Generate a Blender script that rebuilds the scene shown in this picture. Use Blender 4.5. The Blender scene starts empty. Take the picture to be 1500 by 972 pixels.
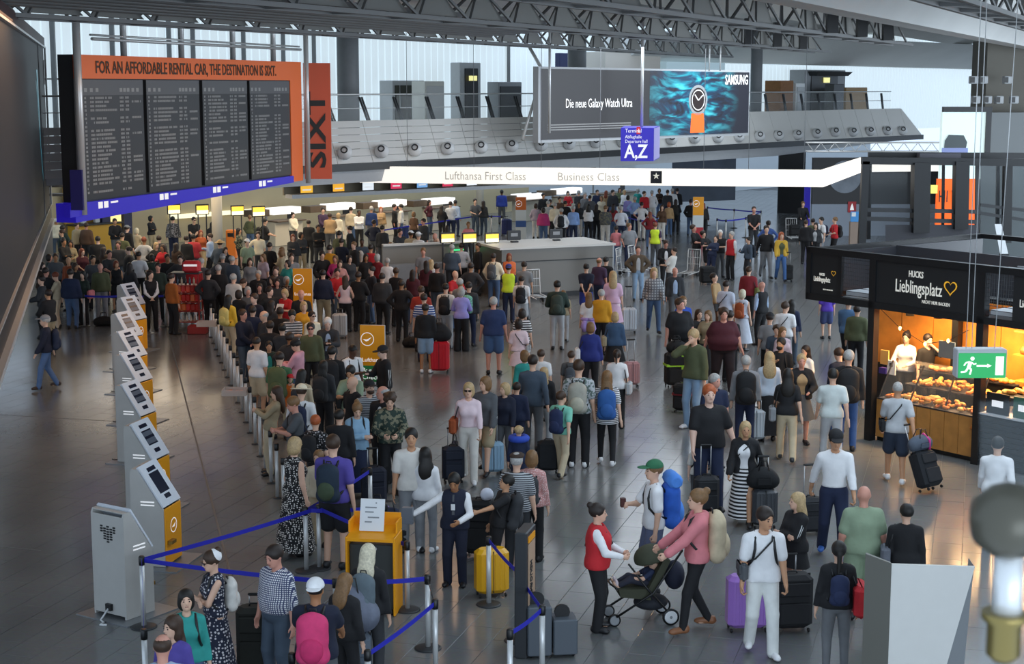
import bpy, math, random
import numpy as np
from mathutils import Matrix, Vector
# ------------------------------------------------------------------ camera, world, light
SC = bpy.context.scene
COL = SC.collection
FPX, CX, CY, CAMH = 2360.0, 750.0, 486.0, 7.15
PITCH = math.atan(360.0 / FPX)
cam_d = bpy.data.cameras.new('camera')
cam = bpy.data.objects.new('camera', cam_d)
COL.objects.link(cam)
cam.location = (0, 0, CAMH)
cam.rotation_euler = (math.pi / 2 - PITCH, 0, 0)
cam_d.sensor_width = 36.0
cam_d.lens = FPX * 36.0 / 1500.0
cam_d.clip_start = 0.1
cam_d.clip_end = 400
cam_d.dof.use_dof = True
cam_d.dof.focus_distance = 32.0
cam_d.dof.aperture_fstop = 8.0
SC.camera = cam
SC.view_settings.view_transform = 'Standard'
SC.view_settings.look = 'None'
SC.view_settings.gamma = 1.0
SC.view_settings.exposure = 0.12
W = bpy.data.worlds.new('daylight')
SC.world = W
W.use_nodes = True
_nt = W.node_tree
_bg = _nt.nodes['Background']
_bg.inputs[0].default_value = (0.64, 0.80, 1.0, 1)
_bg.inputs[1].default_value = 1.3
def area(name, loc, size, power, color, rot=(0, 0, 0)):
 d = bpy.data.lights.new(name, 'AREA')
 d.shape = 'RECTANGLE'
 d.size, d.size_y = size
 d.energy = power
 d.color = color
 o = bpy.data.objects.new(name, d)
 COL.objects.link(o)
 o.location = loc
 o.rotation_euler = rot
 return o
A24 = math.radians(-23.7)
area('skylight_right', (14, 36, 8.45), (9, 34), 1900, (0.72, 0.86, 1.0), (0, 0, A24))
area('skylight_centre', (5, 27, 8.45), (4, 30), 560, (0.72, 0.86, 1.0), (0, 0, A24))
area('skylight_middle', (7, 62, 8.45), (4, 26), 900, (0.84, 0.92, 1.0), (0, 0, A24))
area('front_fill', (17, -9, 4.6), (34, 8), 3000, (0.76, 0.88, 1.0), (math.radians(94), 0, math.radians(6)))  # fill light added behind the camera, standing in for a glazed front
area('gallery_wash', (38, 52, 5.0), (44, 7), 6500, (0.78, 0.89, 1.0), (math.radians(90), 0, math.radians(48.6)))  # wash added to brighten the gallery parapet, in place of daylight from the right
area('warm_fill_near_left', (-9, 27, 8.4), (3, 16), 120, (1.0, 0.52, 0.26), (0, 0, A24))  # unseen warm fill, added to tint the near left floor
area('hall_lamp_left', (-5, 40, 8.45), (3, 26), 560, (1.0, 0.60, 0.34), (0, 0, A24))
area('hall_lamp_counter', (-9, 66, 4.0), (4, 26), 900, (1.0, 0.80, 0.55), (0, 0, A24))
# ------------------------------------------------------------------ pixel -> place helpers (frame taken as 1500 x 972)
_S, _C = math.sin(PITCH), math.cos(PITCH)
def ray(px, py):
 u, v = px - CX, CY - py
 return Vector((u, FPX * _C + v * _S, -FPX * _S + v * _C))
def G(px, py, z=0.0):
 r = ray(px, py)
 t = (z - CAMH) / r.z
 return Vector((r.x * t, r.y * t, z))
def D(px, py, y):
 r = ray(px, py)
 t = y / r.y
 return Vector((r.x * t, y, CAMH + r.z * t))
# ------------------------------------------------------------------ colours and materials
def lin(c):
 if isinstance(c, str):
  c = c.lstrip('#')
  c = tuple(int(c[i:i + 2], 16) / 255 for i in (0, 2, 4))
 return tuple(x / 12.92 if x <= 0.04045 else ((x + 0.055) / 1.055) ** 2.4 for x in c[:3])
_MATS = {}
def mat(name, color=None, rough=0.5, metal=0.0, emit=None, estr=1.0, noise=0.0, nscale=6.0, bump=0.0, alpha=None, trans=0.0, spec=None, coat=0.0):
 if name in _MATS:
  return _MATS[name]
 m = bpy.data.materials.new(name)
 m.use_nodes = True
 nt = m.node_tree
 b = nt.nodes['Principled BSDF']
 b.inputs['Roughness'].default_value = rough
 b.inputs['Metallic'].default_value = metal
 if spec is not None:
  b.inputs['Specular IOR Level'].default_value = spec
 if coat:
  b.inputs['Coat Weight'].default_value = coat
  b.inputs['Coat Roughness'].default_value = 0.1
 if trans:
  b.inputs['Transmission Weight'].default_value = trans
 src = None
 if color == 'object':
  oi = nt.nodes.new('ShaderNodeObjectInfo')
  src = oi.outputs['Color']
 else:
  c = (*lin(color or '#808080'), 1)
  b.inputs['Base Color'].default_value = c
 if noise or bump:
  tc = nt.nodes.new('ShaderNodeTexCoord')
  n = nt.nodes.new('ShaderNodeTexNoise')
  n.inputs['Scale'].default_value = nscale
  n.inputs['Detail'].default_value = 4
  nt.links.new(tc.outputs['Object'], n.inputs['Vector'])
  if noise:
   mr = nt.nodes.new('ShaderNodeMapRange')
   mr.inputs['From Min'].default_value = 0.25
   mr.inputs['From Max'].default_value = 0.75
   mr.inputs['To Min'].default_value = 1 - noise
   mr.inputs['To Max'].default_value = 1 + noise
   nt.links.new(n.outputs['Fac'], mr.inputs['Value'])
   vm = nt.nodes.new('ShaderNodeVectorMath')
   vm.operation = 'SCALE'
   if src is not None:
    nt.links.new(src, vm.inputs[0])
   else:
    vm.inputs[0].default_value = lin(color or '#808080')
   nt.links.new(mr.outputs['Result'], vm.inputs['Scale'])
   src = vm.outputs[0]
  if bump:
   bp = nt.nodes.new('ShaderNodeBump')
   bp.inputs['Strength'].default_value = bump
   bp.inputs['Distance'].default_value = 0.02
   nt.links.new(n.outputs['Fac'], bp.inputs['Height'])
   nt.links.new(bp.outputs['Normal'], b.inputs['Normal'])
 if src is not None:
  nt.links.new(src, b.inputs['Base Color'])
 if emit is not None:
  b.inputs['Emission Color'].default_value = (*lin(emit), 1)
  b.inputs['Emission Strength'].default_value = estr
 if alpha is not None:
  b.inputs['Alpha'].default_value = alpha
 _MATS[name] = m
 return m
def pattern_mat(name, kind, second='#f0f0f0', scale=30.0, axis=2, rough=0.85, first='object'):
 """cloth print: stripes, checks, dots or blotches of a second colour over the object's own colour"""
 if name in _MATS:
  return _MATS[name]
 m = bpy.data.materials.new(name)
 m.use_nodes = True
 nt = m.node_tree
 L = nt.links.new
 b = nt.nodes['Principled BSDF']
 b.inputs['Roughness'].default_value = rough
 oi = nt.nodes.new('ShaderNodeObjectInfo')
 tc = nt.nodes.new('ShaderNodeTexCoord')
 mix = nt.nodes.new('ShaderNodeMix')
 mix.data_type = 'RGBA'
 if first == 'object':
  L(oi.outputs['Color'], mix.inputs['A'])
 else:
  mix.inputs['A'].default_value = (*lin(first), 1)
 mix.inputs['B'].default_value = (*lin(second), 1)
 def stripe(ax, sc, width=0.5):
  sp = nt.nodes.new('ShaderNodeSeparateXYZ')
  L(tc.outputs['Object'], sp.inputs[0])
  mu = nt.nodes.new('ShaderNodeMath'); mu.operation = 'MULTIPLY'; mu.inputs[1].default_value = sc
  L(sp.outputs[ax], mu.inputs[0])
  fr = nt.nodes.new('ShaderNodeMath'); fr.operation = 'FRACT'
  L(mu.outputs[0], fr.inputs[0])
  gt = nt.nodes.new('ShaderNodeMath'); gt.operation = 'GREATER_THAN'; gt.inputs[1].default_value = width
  L(fr.outputs[0], gt.inputs[0])
  return gt.outputs[0]
 if kind == 'stripe':
  f = stripe(axis, scale)
 elif kind == 'thin':
  f = stripe(axis, scale, 0.75)
 elif kind == 'check':
  a, c = stripe(2, scale, 0.6), stripe(0, scale, 0.6)
  mx = nt.nodes.new('ShaderNodeMath'); mx.operation = 'MAXIMUM'
  L(a, mx.inputs[0]); L(c, mx.inputs[1])
  f = mx.outputs[0]
 elif kind == 'dots':
  v = nt.nodes.new('ShaderNodeTexVoronoi')
  v.inputs['Scale'].default_value = scale
  v.inputs['Randomness'].default_value = 0.5
  L(tc.outputs['Object'], v.inputs['Vector'])
  lt = nt.nodes.new('ShaderNodeMath'); lt.operation = 'LESS_THAN'; lt.inputs[1].default_value = 0.36
  L(v.outputs['Distance'], lt.inputs[0])
  f = lt.outputs[0]
 else:
  n = nt.nodes.new('ShaderNodeTexNoise')
  n.inputs['Scale'].default_value = scale
  n.inputs['Detail'].default_value = 2
  L(tc.outputs['Object'], n.inputs['Vector'])
  gt = nt.nodes.new('ShaderNodeMath'); gt.operation = 'GREATER_THAN'; gt.inputs[1].default_value = 0.52
  L(n.outputs['Fac'], gt.inputs[0])
  f = gt.outputs[0]
 L(f, mix.inputs['Factor'])
 L(mix.outputs['Result'], b.inputs['Base Color'])
 _MATS[name] = m
 return m
# ------------------------------------------------------------------ object helpers
def tag(o, label=None, cat=None, group=None, kind=None):
 if label: o['label'] = label
 if cat: o['category'] = cat
 if group: o['group'] = group
 if kind: o['kind'] = kind
 return o
def thing(name, label, cat, loc=(0, 0, 0), rz=0.0, group=None):
 o = bpy.data.objects.new(name, None)
 COL.objects.link(o)
 o.location = loc
 o.rotation_euler = (0, 0, rz)
 return tag(o, label, cat, group)
def link(name, me, parent=None, loc=(0, 0, 0), rot=(0, 0, 0), color=None):
 o = bpy.data.objects.new(name, me)
 COL.objects.link(o)
 if parent is not None:
  o.parent = parent
 o.location = loc
 o.rotation_euler = rot
 if color is not None:
  o.color = (*lin(color), 1)
 return o
def copy_tree(o, parent=None):
 kids = list(o.children)
 c = o.copy()
 COL.objects.link(c)
 c.parent = parent
 for k in kids:
  copy_tree(k, c)
 return c
class MB:
 """collects boxes, bars, tubes and lathes into one mesh"""
 def __init__(self):
  self.v, self.f, self.smooth = [], [], []
 def _add(self, vs, fs, sm=False):
  n = len(self.v)
  self.v += [tuple(p) for p in vs]
  self.f += [tuple(i + n for i in f) for f in fs]
  self.smooth += [sm] * len(fs)
  return self
 def hexa(self, p):
  return self._add(p, [(0, 3, 2, 1), (4, 5, 6, 7), (0, 1, 5, 4), (1, 2, 6, 5), (2, 3, 7, 6), (3, 0, 4, 7)])
 def box(self, c, s, M=None):
  x, y, z = s[0] / 2, s[1] / 2, s[2] / 2
  p = [Vector(q) for q in ((-x, -y, -z), (x, -y, -z), (x, y, -z), (-x, y, -z), (-x, -y, z), (x, -y, z), (x, y, z), (-x, y, z))]
  if M is not None:
   p = [M @ q for q in p]
  c = Vector(c)
  return self.hexa([q + c for q in p])
 def rbox(self, c, s, r=0.02, M=None):
  """box with chamfered vertical and horizontal edges"""
  x, y, z = s[0] / 2, s[1] / 2, s[2] / 2
  r = min(r, x * .9, y * .9, z * .9)
  rings = []
  for zz, k in ((-z, r), (-z + r, 0), (z - r, 0), (z, r)):
   a, b2 = x - k, y - k
   q = r
   rings.append([(-a + q, -b2), (a - q, -b2), (a, -b2 + q), (a, b2 - q), (a - q, b2), (-a + q, b2), (-a, b2 - q), (-a, -b2 + q)])
   rings[-1] = [Vector((p[0], p[1], zz)) for p in rings[-1]]
  vs = [q for rg in rings for q in rg]
  if M is not None:
   vs = [M @ q for q in vs]
  c = Vector(c)
  vs = [q + c for q in vs]
  fs = [tuple(range(7, -1, -1)), tuple(range(24, 32))]
  for k in range(3):
   for i in range(8):
    j = (i + 1) % 8
    fs.append((k * 8 + i, k * 8 + j, k * 8 + 8 + j, k * 8 + 8 + i))
  return self._add(vs, fs)
 def quad(self, a, b, c, d):
  return self._add([a, b, c, d], [(0, 1, 2, 3)])
 def poly(self, pts):
  return self._add(pts, [tuple(range(len(pts)))])
 def bar(self, a, b, w, h=None, up=(0, 0, 1)):
  a, b = Vector(a), Vector(b)
  h = h or w
  d = (b - a).normalized()
  u = Vector(up)
  s = d.cross(u)
  if s.length < 1e-4:
   s = d.cross(Vector((1, 0, 0)))
  s.normalize()
  t = s.cross(d)
  s, t = s * w / 2, t * h / 2
  return self.hexa([a - s - t, a + s - t, a + s + t, a - s + t, b - s - t, b + s - t, b + s + t, b - s + t])
 def tube(self, pts, r, n=8, cap=True):
  pts = [Vector(p) for p in pts]
  rr = r if isinstance(r, (list, tuple)) else [r] * len(pts)
  rings = []
  ref = None
  for i, p in enumerate(pts):
   d = (pts[min(i + 1, len(pts) - 1)] - pts[max(i - 1, 0)])
   d.normalize()
   if ref is None:
    ref = d.orthogonal().normalized()
   s = (ref - d * ref.dot(d))
   if s.length < 1e-5:
    s = d.orthogonal()
   s.normalize()
   ref = s
   t = d.cross(s)
   rings.append([p + (s * math.cos(2 * math.pi * k / n) + t * math.sin(2 * math.pi * k / n)) * rr[i] for k in range(n)])
  vs = [q for rg in rings for q in rg]
  fs = []
  for i in range(len(pts) - 1):
   for k in range(n):
    j = (k + 1) % n
    fs.append((i * n + k, i * n + j, i * n + n + j, i * n + n + k))
  self._add(vs, fs, True)
  if cap:
   m = len(self.v) - len(vs)
   self.f += [tuple(m + k for k in range(n - 1, -1, -1)), tuple(m + len(vs) - n + k for k in range(n))]
   self.smooth += [False, False]
  return self
 def lathe(self, prof, c=(0, 0, 0), n=16, M=None):
  """profile of (radius, z)"""
  c = Vector(c)
  vs, fs = [], []
  for r, z in prof:
   for k in range(n):
    a = 2 * math.pi * k / n
    q = Vector((r * math.cos(a), r * math.sin(a), z))
    vs.append((M @ q if M is not None else q) + c)
  for i in range(len(prof) - 1):
   for k in range(n):
    j = (k + 1) % n
    fs.append((i * n + k, i * n + j, i * n + n + j, i * n + n + k))
  self._add(vs, fs, True)
  m = len(self.v) - len(vs)
  self.f += [tuple(m + k for k in range(n - 1, -1, -1)), tuple(m + len(vs) - n + k for k in range(n))]
  self.smooth += [False, False]
  return self
 def mesh(self, name, m=None):
  me = bpy.data.meshes.new(name)
  me.from_pydata(self.v, [], self.f)
  if m:
   me.materials.append(m)
  if any(self.smooth):
   me.polygons.foreach_set('use_smooth', self.smooth)
  me.update()
  return me
 def build(self, name, m, parent=None, world=False, color=None):
  o = link(name, self.mesh(name, m), parent, color=color)
  if parent is not None and world:
   o.location = -parent.location
  return o
def text(body, m, origin, right, up, size, parent=None, name='lettering', align='LEFT', sx=1.0, bold=0.0, spacing=1.0):
 cu = bpy.data.curves.new(name, 'FONT')
 cu.body = body
 cu.size = size
 cu.align_x = align
 cu.offset = bold
 cu.extrude = 0.004
 cu.space_character = spacing
 cu.resolution_u = 2
 cu.materials.append(m)
 to = bpy.data.objects.new(name, cu)
 me = bpy.data.meshes.new_from_object(to)
 bpy.data.objects.remove(to)
 o = bpy.data.objects.new(name, me)
 COL.objects.link(o)
 tag(o, kind='stuff')
 r, u = Vector(right).normalized(), Vector(up).normalized()
 n = r.cross(u)
 o0 = Vector(origin)
 M = Matrix(((r.x * sx, u.x, n.x, o0.x), (r.y * sx, u.y, n.y, o0.y), (r.z * sx, u.z, n.z, o0.z), (0, 0, 0, 1)))
 if parent is not None:
  o.parent = parent
  M = Matrix.Translation(-Vector(parent.location)) @ M
 o.matrix_local = M
 return o
def rotz(a):
 return Matrix.Rotation(a, 3, 'Z')
UPV = Vector((0, 0, 1))
# ------------------------------------------------------------------ the hall: floor, walls, gallery, roof
RND = random.Random(7)
ORD = 'first second third fourth fifth sixth seventh eighth ninth tenth eleventh twelfth thirteenth fourteenth fifteenth sixteenth seventeenth eighteenth nineteenth twentieth twenty-first twenty-second twenty-third'.split()
A1 = math.radians(16.1)
E1 = Vector((math.sin(A1), math.cos(A1), 0))
E2 = Vector((math.cos(A1), -math.sin(A1), 0))
def stone(name, c1, c2, rough):
 m = mat(name, c1, rough=rough)
 nt = m.node_tree
 b = nt.nodes['Principled BSDF']
 ge = nt.nodes.new('ShaderNodeNewGeometry')
 n = nt.nodes.new('ShaderNodeTexNoise'); n.inputs['Scale'].default_value = .5; n.inputs['Detail'].default_value = 6
 nt.links.new(ge.outputs['Position'], n.inputs['Vector'])
 r = nt.nodes.new('ShaderNodeValToRGB')
 r.color_ramp.elements[0].position = .3; r.color_ramp.elements[1].position = .7
 r.color_ramp.elements[0].color = (*lin(c1), 1); r.color_ramp.elements[1].color = (*lin(c2), 1)
 nt.links.new(n.outputs['Fac'], r.inputs['Fac'])
 n2 = nt.nodes.new('ShaderNodeTexNoise'); n2.inputs['Scale'].default_value = 14; n2.inputs['Detail'].default_value = 5
 nt.links.new(ge.outputs['Position'], n2.inputs['Vector'])
 mx = nt.nodes.new('ShaderNodeMix'); mx.data_type = 'RGBA'; mx.blend_type = 'OVERLAY'; mx.inputs['Factor'].default_value = .16
 nt.links.new(r.outputs['Color'], mx.inputs['A']); nt.links.new(n2.outputs['Color'], mx.inputs['B'])
 nt.links.new(mx.outputs['Result'], b.inputs['Base Color'])
 mr = nt.nodes.new('ShaderNodeMapRange')
 mr.inputs['To Min'].default_value = rough - .07; mr.inputs['To Max'].default_value = rough + .1
 nt.links.new(n.outputs['Fac'], mr.inputs['Value'])
 nt.links.new(mr.outputs['Result'], b.inputs['Roughness'])
 return m
M_TILE = stone('floor_stone', '#686a6b', '#737473', .18)
M_GROUT = mat('floor_joint', '#575a5c', rough=.5)
M_BLACK = mat('black_metal', '#121315', rough=.4)
M_DARK = mat('dark_grey_metal', '#2c2e31', rough=.5)
M_GREY = mat('grey_paint', '#8a8d90', rough=.5, noise=.04)
M_LGREY = mat('light_grey_paint', '#b9bcbf', rough=.45, noise=.03)
M_WHITE = mat('white_paint', '#dfe1e2', rough=.4)
M_STEEL = mat('steel', '#d2d3d2', rough=.32, metal=.35)
M_BLUEBELT = mat('blue_belt', '#2226b0', rough=.6)
M_ORANGE = mat('orange_board', '#fd7836', rough=.45)
M_ORANGE2 = mat('yellow_orange_board', '#f0a012', rough=.4)
M_BLUE = mat('blue_sign', '#2a1fae', rough=.4, emit='#2a1fae', estr=.35)
M_TXT_W = mat('white_print', '#f2f2f2', rough=.5, emit='#ffffff', estr=.35)
M_TXT_G = mat('pale_grey_print', '#b4b2aa', rough=.6, emit='#bcbab2', estr=.35)
M_TXT_D = mat('dark_print', '#4a3322', rough=.6)
M_GLASS = mat('clear_glass', '#dfe8ea', rough=.05, alpha=.10)
floor = MB().quad((-70, 4, -.006), (70, 4, -.006), (70, 150, -.006), (-70, 150, -.006)).build('floor', M_GROUT)
tag(floor, kind='structure')
TL, TW, GAP = .9, .45, .007
cells = []
for i in range(0, 130):
 for j in range(-130, 160):
  c = E1 * ((i + .5 + (.5 if j % 2 else 0)) * TL) + E2 * ((j + .5) * TW)
  if 17.5 < c.y < 112 and abs(c.x) < .335 * c.y + 1.5:
   cells.append(c)
cells.sort(key=lambda c: c.length)
inview = [c for c in cells if abs(c.x) < .315 * c.y and c.y > 19.6]
near = inview[:300]
nearset = set((round(c.x, 3), round(c.y, 3)) for c in near)
tm = MB()
Rt = Matrix((E2, E1, UPV)).transposed()
tm.rbox((0, 0, -.004), (TW - GAP, TL - GAP, .008), .0025, Rt)
tile_me = tm.mesh('tile', M_TILE)
for c in near:
 link('tile', tile_me, floor, (c.x, c.y, 0))
rest = MB()
a, b_ = E2 * (TW - GAP) / 2, E1 * (TL - GAP) / 2
for c in cells:
 if (round(c.x, 3), round(c.y, 3)) not in nearset:
  p = [c - a - b_, c + a - b_, c + a + b_, c - a + b_]
  rest.quad(*p)
  if c.y < 48:
   q = [v + Vector((0, 0, -.006)) for v in p]
   for k in range(4):
    rest.quad(p[k], q[k], q[(k + 1) % 4], p[(k + 1) % 4])
tag(rest.build('tiles', M_TILE, floor), kind='stuff')
# expansion joints let into the left half of the floor
ej = MB()
ej.bar(G(232, 430) + Vector((0, 0, .001)), G(345, 870) + Vector((0, 0, .001)), .035, .004)
ej.bar(G(0, 607) + Vector((0, 0, .001)), G(172, 617) + Vector((0, 0, .001)), .02, .004)
ej.bar(G(0, 800) + Vector((0, 0, .001)), G(60, 806) + Vector((0, 0, .001)), .02, .004)
ej.build('expansion_joint', M_GROUT, floor)
# gallery line
F0, F1 = G(485, 245, 4.3), G(1342, 200, 4.3)
U3 = (F1 - F0).normalized()
N3 = Vector((-U3.y, U3.x, 0))
GLEN = (F1 - F0).length
def gal(t, off, z):
 p = F0 + U3 * t + N3 * off
 return Vector((p.x, p.y, z))
M_CREAM = mat('cream_wall', '#b8a988', rough=.7, noise=.05, nscale=.6)
M_CLAD = mat('pale_wall', '#b4bbc2', rough=.5)
wb = MB()
wb.box((0, 0, 0), (0, 0, 0))
wb = MB()
wb.hexa([gal(-45, 18, 0), gal(33, 18, 0), gal(33, 18.4, 0), gal(-45, 18.4, 0), gal(-45, 18, 4.3), gal(33, 18, 4.3), gal(33, 18.4, 4.3), gal(-45, 18.4, 4.3)])
tag(wb.build('wall_back', M_CREAM), kind='structure')
wr = MB()
wr.hexa([gal(33, 18, 0), gal(75, 18, 0), gal(75, 18.4, 0), gal(33, 18.4, 0), gal(33, 18, 4.3), gal(75, 18, 4.3), gal(75, 18.4, 4.3), gal(33, 18.4, 4.3)])
tag(wr.build('wall_right', M_CLAD), kind='structure')
# upper wall of upright channel glass with the daylight behind it
M_CHAN = mat('channel_glass', '#aab6bd', rough=.35, emit='#d2e3ec', estr=.72)
cg = MB()
t = -45.0
zt = 10.4
while t < 72:
 w = .42
 p = [gal(t, 8.0, 4.3), gal(t + .04, 7.90, 4.3), gal(t + w - .04, 7.90, 4.3), gal(t + w, 8.0, 4.3)]
 for k in range(3):
  q0, q1 = p[k], p[k + 1]
  cg.quad(q0, q1, q1 + UPV * (zt - 4.3), q0 + UPV * (zt - 4.3))
 t += w
win = cg.build('window_1', M_CHAN)
tag(win, kind='structure')
mul = MB()
for px in (78, 165, 248, 283, 357, 415, 460, 745):
 y0 = 60
 p = D(px, 80, 60)
 # foot on the wall line: intersect the ray with the upper wall
 r = Vector((p.x, p.y, 0)).normalized()
 q = gal(0, 7.8, 0); q.z = 0
 s_ = (q.x * N3.x + q.y * N3.y) / (r.x * N3.x + r.y * N3.y)
 f = r * s_
 mul.bar((f.x, f.y, 4.3), (f.x, f.y, 10.4), .16, .16)
for z in (7.4,):
 mul.bar(gal(-45, 7.8, z), gal(-3, 7.8, z), .06, .06)
mul.build('window_frame', M_GREY, win)
# gallery slab with its panelled parapet
slab = MB()
slab.hexa([gal(-40, .6, 4.15), gal(GLEN, .6, 4.15), gal(GLEN - 1, 8.0, 4.15), gal(-40, 8.0, 4.15), gal(-40, .6, 4.5), gal(GLEN, .6, 4.5), gal(GLEN - 1, 8.0, 4.5), gal(-40, 8.0, 4.5)])
gal_o = slab.build('floor_gallery', M_LGREY)
tag(gal_o, kind='structure')
ZTOP = 5.92
M_PANEL = mat('parapet_panel', '#dddcd8', rough=.5, noise=.03, nscale=.5)
npan = 26
for k in range(-12, npan):
 t0, t1 = GLEN * k / npan + .012, GLEN * (k + 1) / npan - .012
 m = MB()
 e1 = 0
 rows = 6 if k < 9 else 1
 for r_ in range(rows):
  za, zb = 4.42 + (ZTOP - 4.42) * r_ / rows + .008, 4.42 + (ZTOP - 4.42) * (r_ + 1) / rows - .008
  fa, fb = (za - 4.42) / 1.5, (zb - 4.42) / 1.5
  sk0 = sk1 = 0.0
  ta0, ta1, tb0, tb1 = t0, t1, t0, t1
  if k == npan - 1:
   ta1, tb1 = t1 - fa * 1.6, t1 - fb * 1.6
  oa, ob = -.35 + fa * .55, -.35 + fb * .55
  m.hexa([gal(ta0, oa, za), gal(ta1, oa, za), gal(ta1, oa + .1, za), gal(ta0, oa + .1, za), gal(tb0, ob, zb), gal(tb1, ob, zb), gal(tb1, ob + .1, zb), gal(tb0, ob + .1, zb)])
 m.build('panel', M_PANEL, gal_o)
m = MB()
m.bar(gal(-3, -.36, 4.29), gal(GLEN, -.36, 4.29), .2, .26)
m.build('black_strip', M_BLACK, gal_o)  # solid black bar along the foot of the parapet
m = MB()
m.hexa([gal(-6, -.2, 3.72), gal(GLEN - 16, -.2, 3.72), gal(GLEN - 16, .2, 3.72), gal(-6, .2, 3.72), gal(-6, -.32, 4.22), gal(GLEN - 1, -.32, 4.22), gal(GLEN - 1, .2, 4.22), gal(-6, .2, 4.22)])
m.build('fascia', M_LGREY, gal_o)
# railing on the gallery
rail = thing('gallery_railing', 'steel handrail with slanted posts and glass along the edge of the upper gallery', 'railing', gal(0, .4, ZTOP))
m = MB(); m.tube([gal(-40, .4, 6.85), gal(GLEN - 2.5, .4, 6.85)], .03, 6); m.build('handrail', M_STEEL, rail, True)
m = MB(); m.tube([gal(-40, .4, 6.35), gal(GLEN - 2.5, .4, 6.35)], .015, 6); m.build('mid_rail', M_STEEL, rail, True)
t = -14.0
while t < GLEN - 3:
 m = MB()
 m.bar(gal(t, .3, 6.75), gal(t + .55, .45, 5.9), .07, .05)
 m.bar(gal(t + .12, .3, 6.75), gal(t + .67, .45, 5.9), .05, .05)
 m.build('slanted_post', M_DARK, rail, True)
 t += 1.75
m = MB(); m.quad(gal(-3, .36, 5.9), gal(GLEN - 2.6, .36, 5.9), gal(GLEN - 2.6, .36, 6.8), gal(-3, .36, 6.8)); m.build('glass_pane', M_GLASS, rail, True)
# ball spotlights along the parapet
spx = [(505, 223), (559, 221), (608, 219), (656, 217), (705, 215), (750, 213), (793, 212), (834, 210), (873, 208), (912, 207), (984, 204), (1018, 202), (1052, 201), (1083, 200), (1113, 199), (1141, 198), (1169, 197), (1197, 195), (1224, 193), (1250, 193), (1275, 192), (1300, 191), (1322, 191)]
sp0 = None
for i, (px, py) in enumerate(spx):
 r = ray(px, py); q = gal(0, -.42, 0)
 s_ = (q.x * N3.x + q.y * N3.y) / (r.x * N3.x + r.y * N3.y)
 p = Vector((r.x * s_, r.y * s_, CAMH + r.z * s_))
 if sp0 is None:
  sp0 = thing('ball_spotlight', 'x', 'spotlight', p)
  Mx = Matrix.Rotation(math.radians(65), 3, 'X')
  MB().lathe([(.001, -.27), (.16, -.23), (.25, -.1), (.27, .02), (.22, .12), (.12, .2), (.001, .22)], n=14, M=Mx).build('ball_housing', M_WHITE, sp0)
  MB().lathe([(.12, .16), (.13, .24), (.09, .24), (.085, .18), (.001, .18)], n=12, M=Mx).build('lens_ring', M_DARK, sp0)
  MB().bar((0, .1, 0), (0, .5, .05), .14).build('bracket', M_WHITE, sp0)
  o = sp0
 else:
  o = copy_tree(sp0); o.location = p
 tag(o, '%s white ball spotlight from the left on the gallery parapet' % ORD[i], 'spotlight', 'ball spotlights along the gallery parapet')
# things standing on the gallery
def on_wall(px, py, off=7.7):
 r = ray(px, py); q = gal(0, off, 0)
 s_ = (q.x * N3.x + q.y * N3.y) / (r.x * N3.x + r.y * N3.y)
 return Vector((r.x * s_, r.y * s_, CAMH + r.z * s_))
AG = math.atan2(U3.y, U3.x)
RG = rotz(AG)
def gallery_box(name, label, cat, px0, py0, px1, py1, m, off=7.0, depth=.8, door=None, doorm=None):
 a, b = on_wall(px0, py1, off), on_wall(px1, py0, off)
 c = Vector(((a.x + b.x) / 2, (a.y + b.y) / 2, 4.5))
 w = math.hypot(b.x - a.x, b.y - a.y)
 h = b.z - 4.5
 o = thing(name, label, cat, c, AG)
 MB().rbox((0, 0, h / 2), (w, depth, h), .02).build('body', m, o)
 for i, (x0, x1) in enumerate(door or ()):
  MB().rbox((-w / 2 + w * (x0 + x1) / 2, -depth / 2 - .02, h * .47), (w * (x1 - x0) - .04, .05, h * .92), .01).build('door', doorm, o)
 return o
M_DOORD = mat('dark_olive_door', '#3b3d35', rough=.5)
gallery_box('lift_cabin', 'wide dark double doored lift front in the glass wall of the gallery', 'lift', 566, 118, 612, 172, M_LGREY, 7.2, .8, ((.05, .2), (.22, .98)), M_DOORD)
gallery_box('white_cabinet', 'tall white cabinet standing beside the dark lift front on the gallery', 'cabinet', 613, 119, 641, 172, mat('bright_white', '#f0efe8', rough=.5), 5.8, .8, ((.05, .95),), M_WHITE)
o = gallery_box('gallery_doorway', 'pale framed doorway with black opening and lit exit sign on the gallery', 'doorway', 667, 92, 697, 172, M_LGREY, 7.3, .6, ((.2, .85),), M_BLACK)
MB().box((0, -.45, 3.0), (.5, .05, .22)).build('exit_sign', mat('lit_exit', '#d8d88a', emit='#e8e29a', estr=.9), o)
gallery_box('grey_cabinet', 'grey cabinet on the gallery left of the black advertising screen', 'cabinet', 722, 120, 756, 172, M_GREY, 7.2, .7, ((.05, .95),), M_DARK)
gallery_box('beige_wall_box', 'beige box shaped room on the gallery above the black screen', 'cabin', 868, 78, 950, 172, mat('beige_board', '#c9c2b8', rough=.6), 6.5, 1.5)
gallery_box('glass_room', 'pale blue glass room on the gallery above the underwater picture', 'cabin', 958, 92, 1045, 172, mat('blue_glass_wall', '#9fb4bd', rough=.3, emit='#b8d4e0', estr=.35), 6.5, 1.5)
gallery_box('navy_panel', 'narrow navy blue panel behind the round column on the gallery', 'panel', 816, 78, 832, 172, mat('navy_panel', '#222c55', rough=.5), 6.8, .3)
o = gallery_box('gallery_portal', 'black portal with slanted grey hood and exit light on the gallery', 'doorway', 1166, 103, 1228, 165, M_GREY, 7.0, 1.0, ((.15, .8),), M_BLACK)
MB().box((0, -.6, 3.0), (.7, .05, .3)).build('exit_sign', _MATS['lit_exit'], o)
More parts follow.
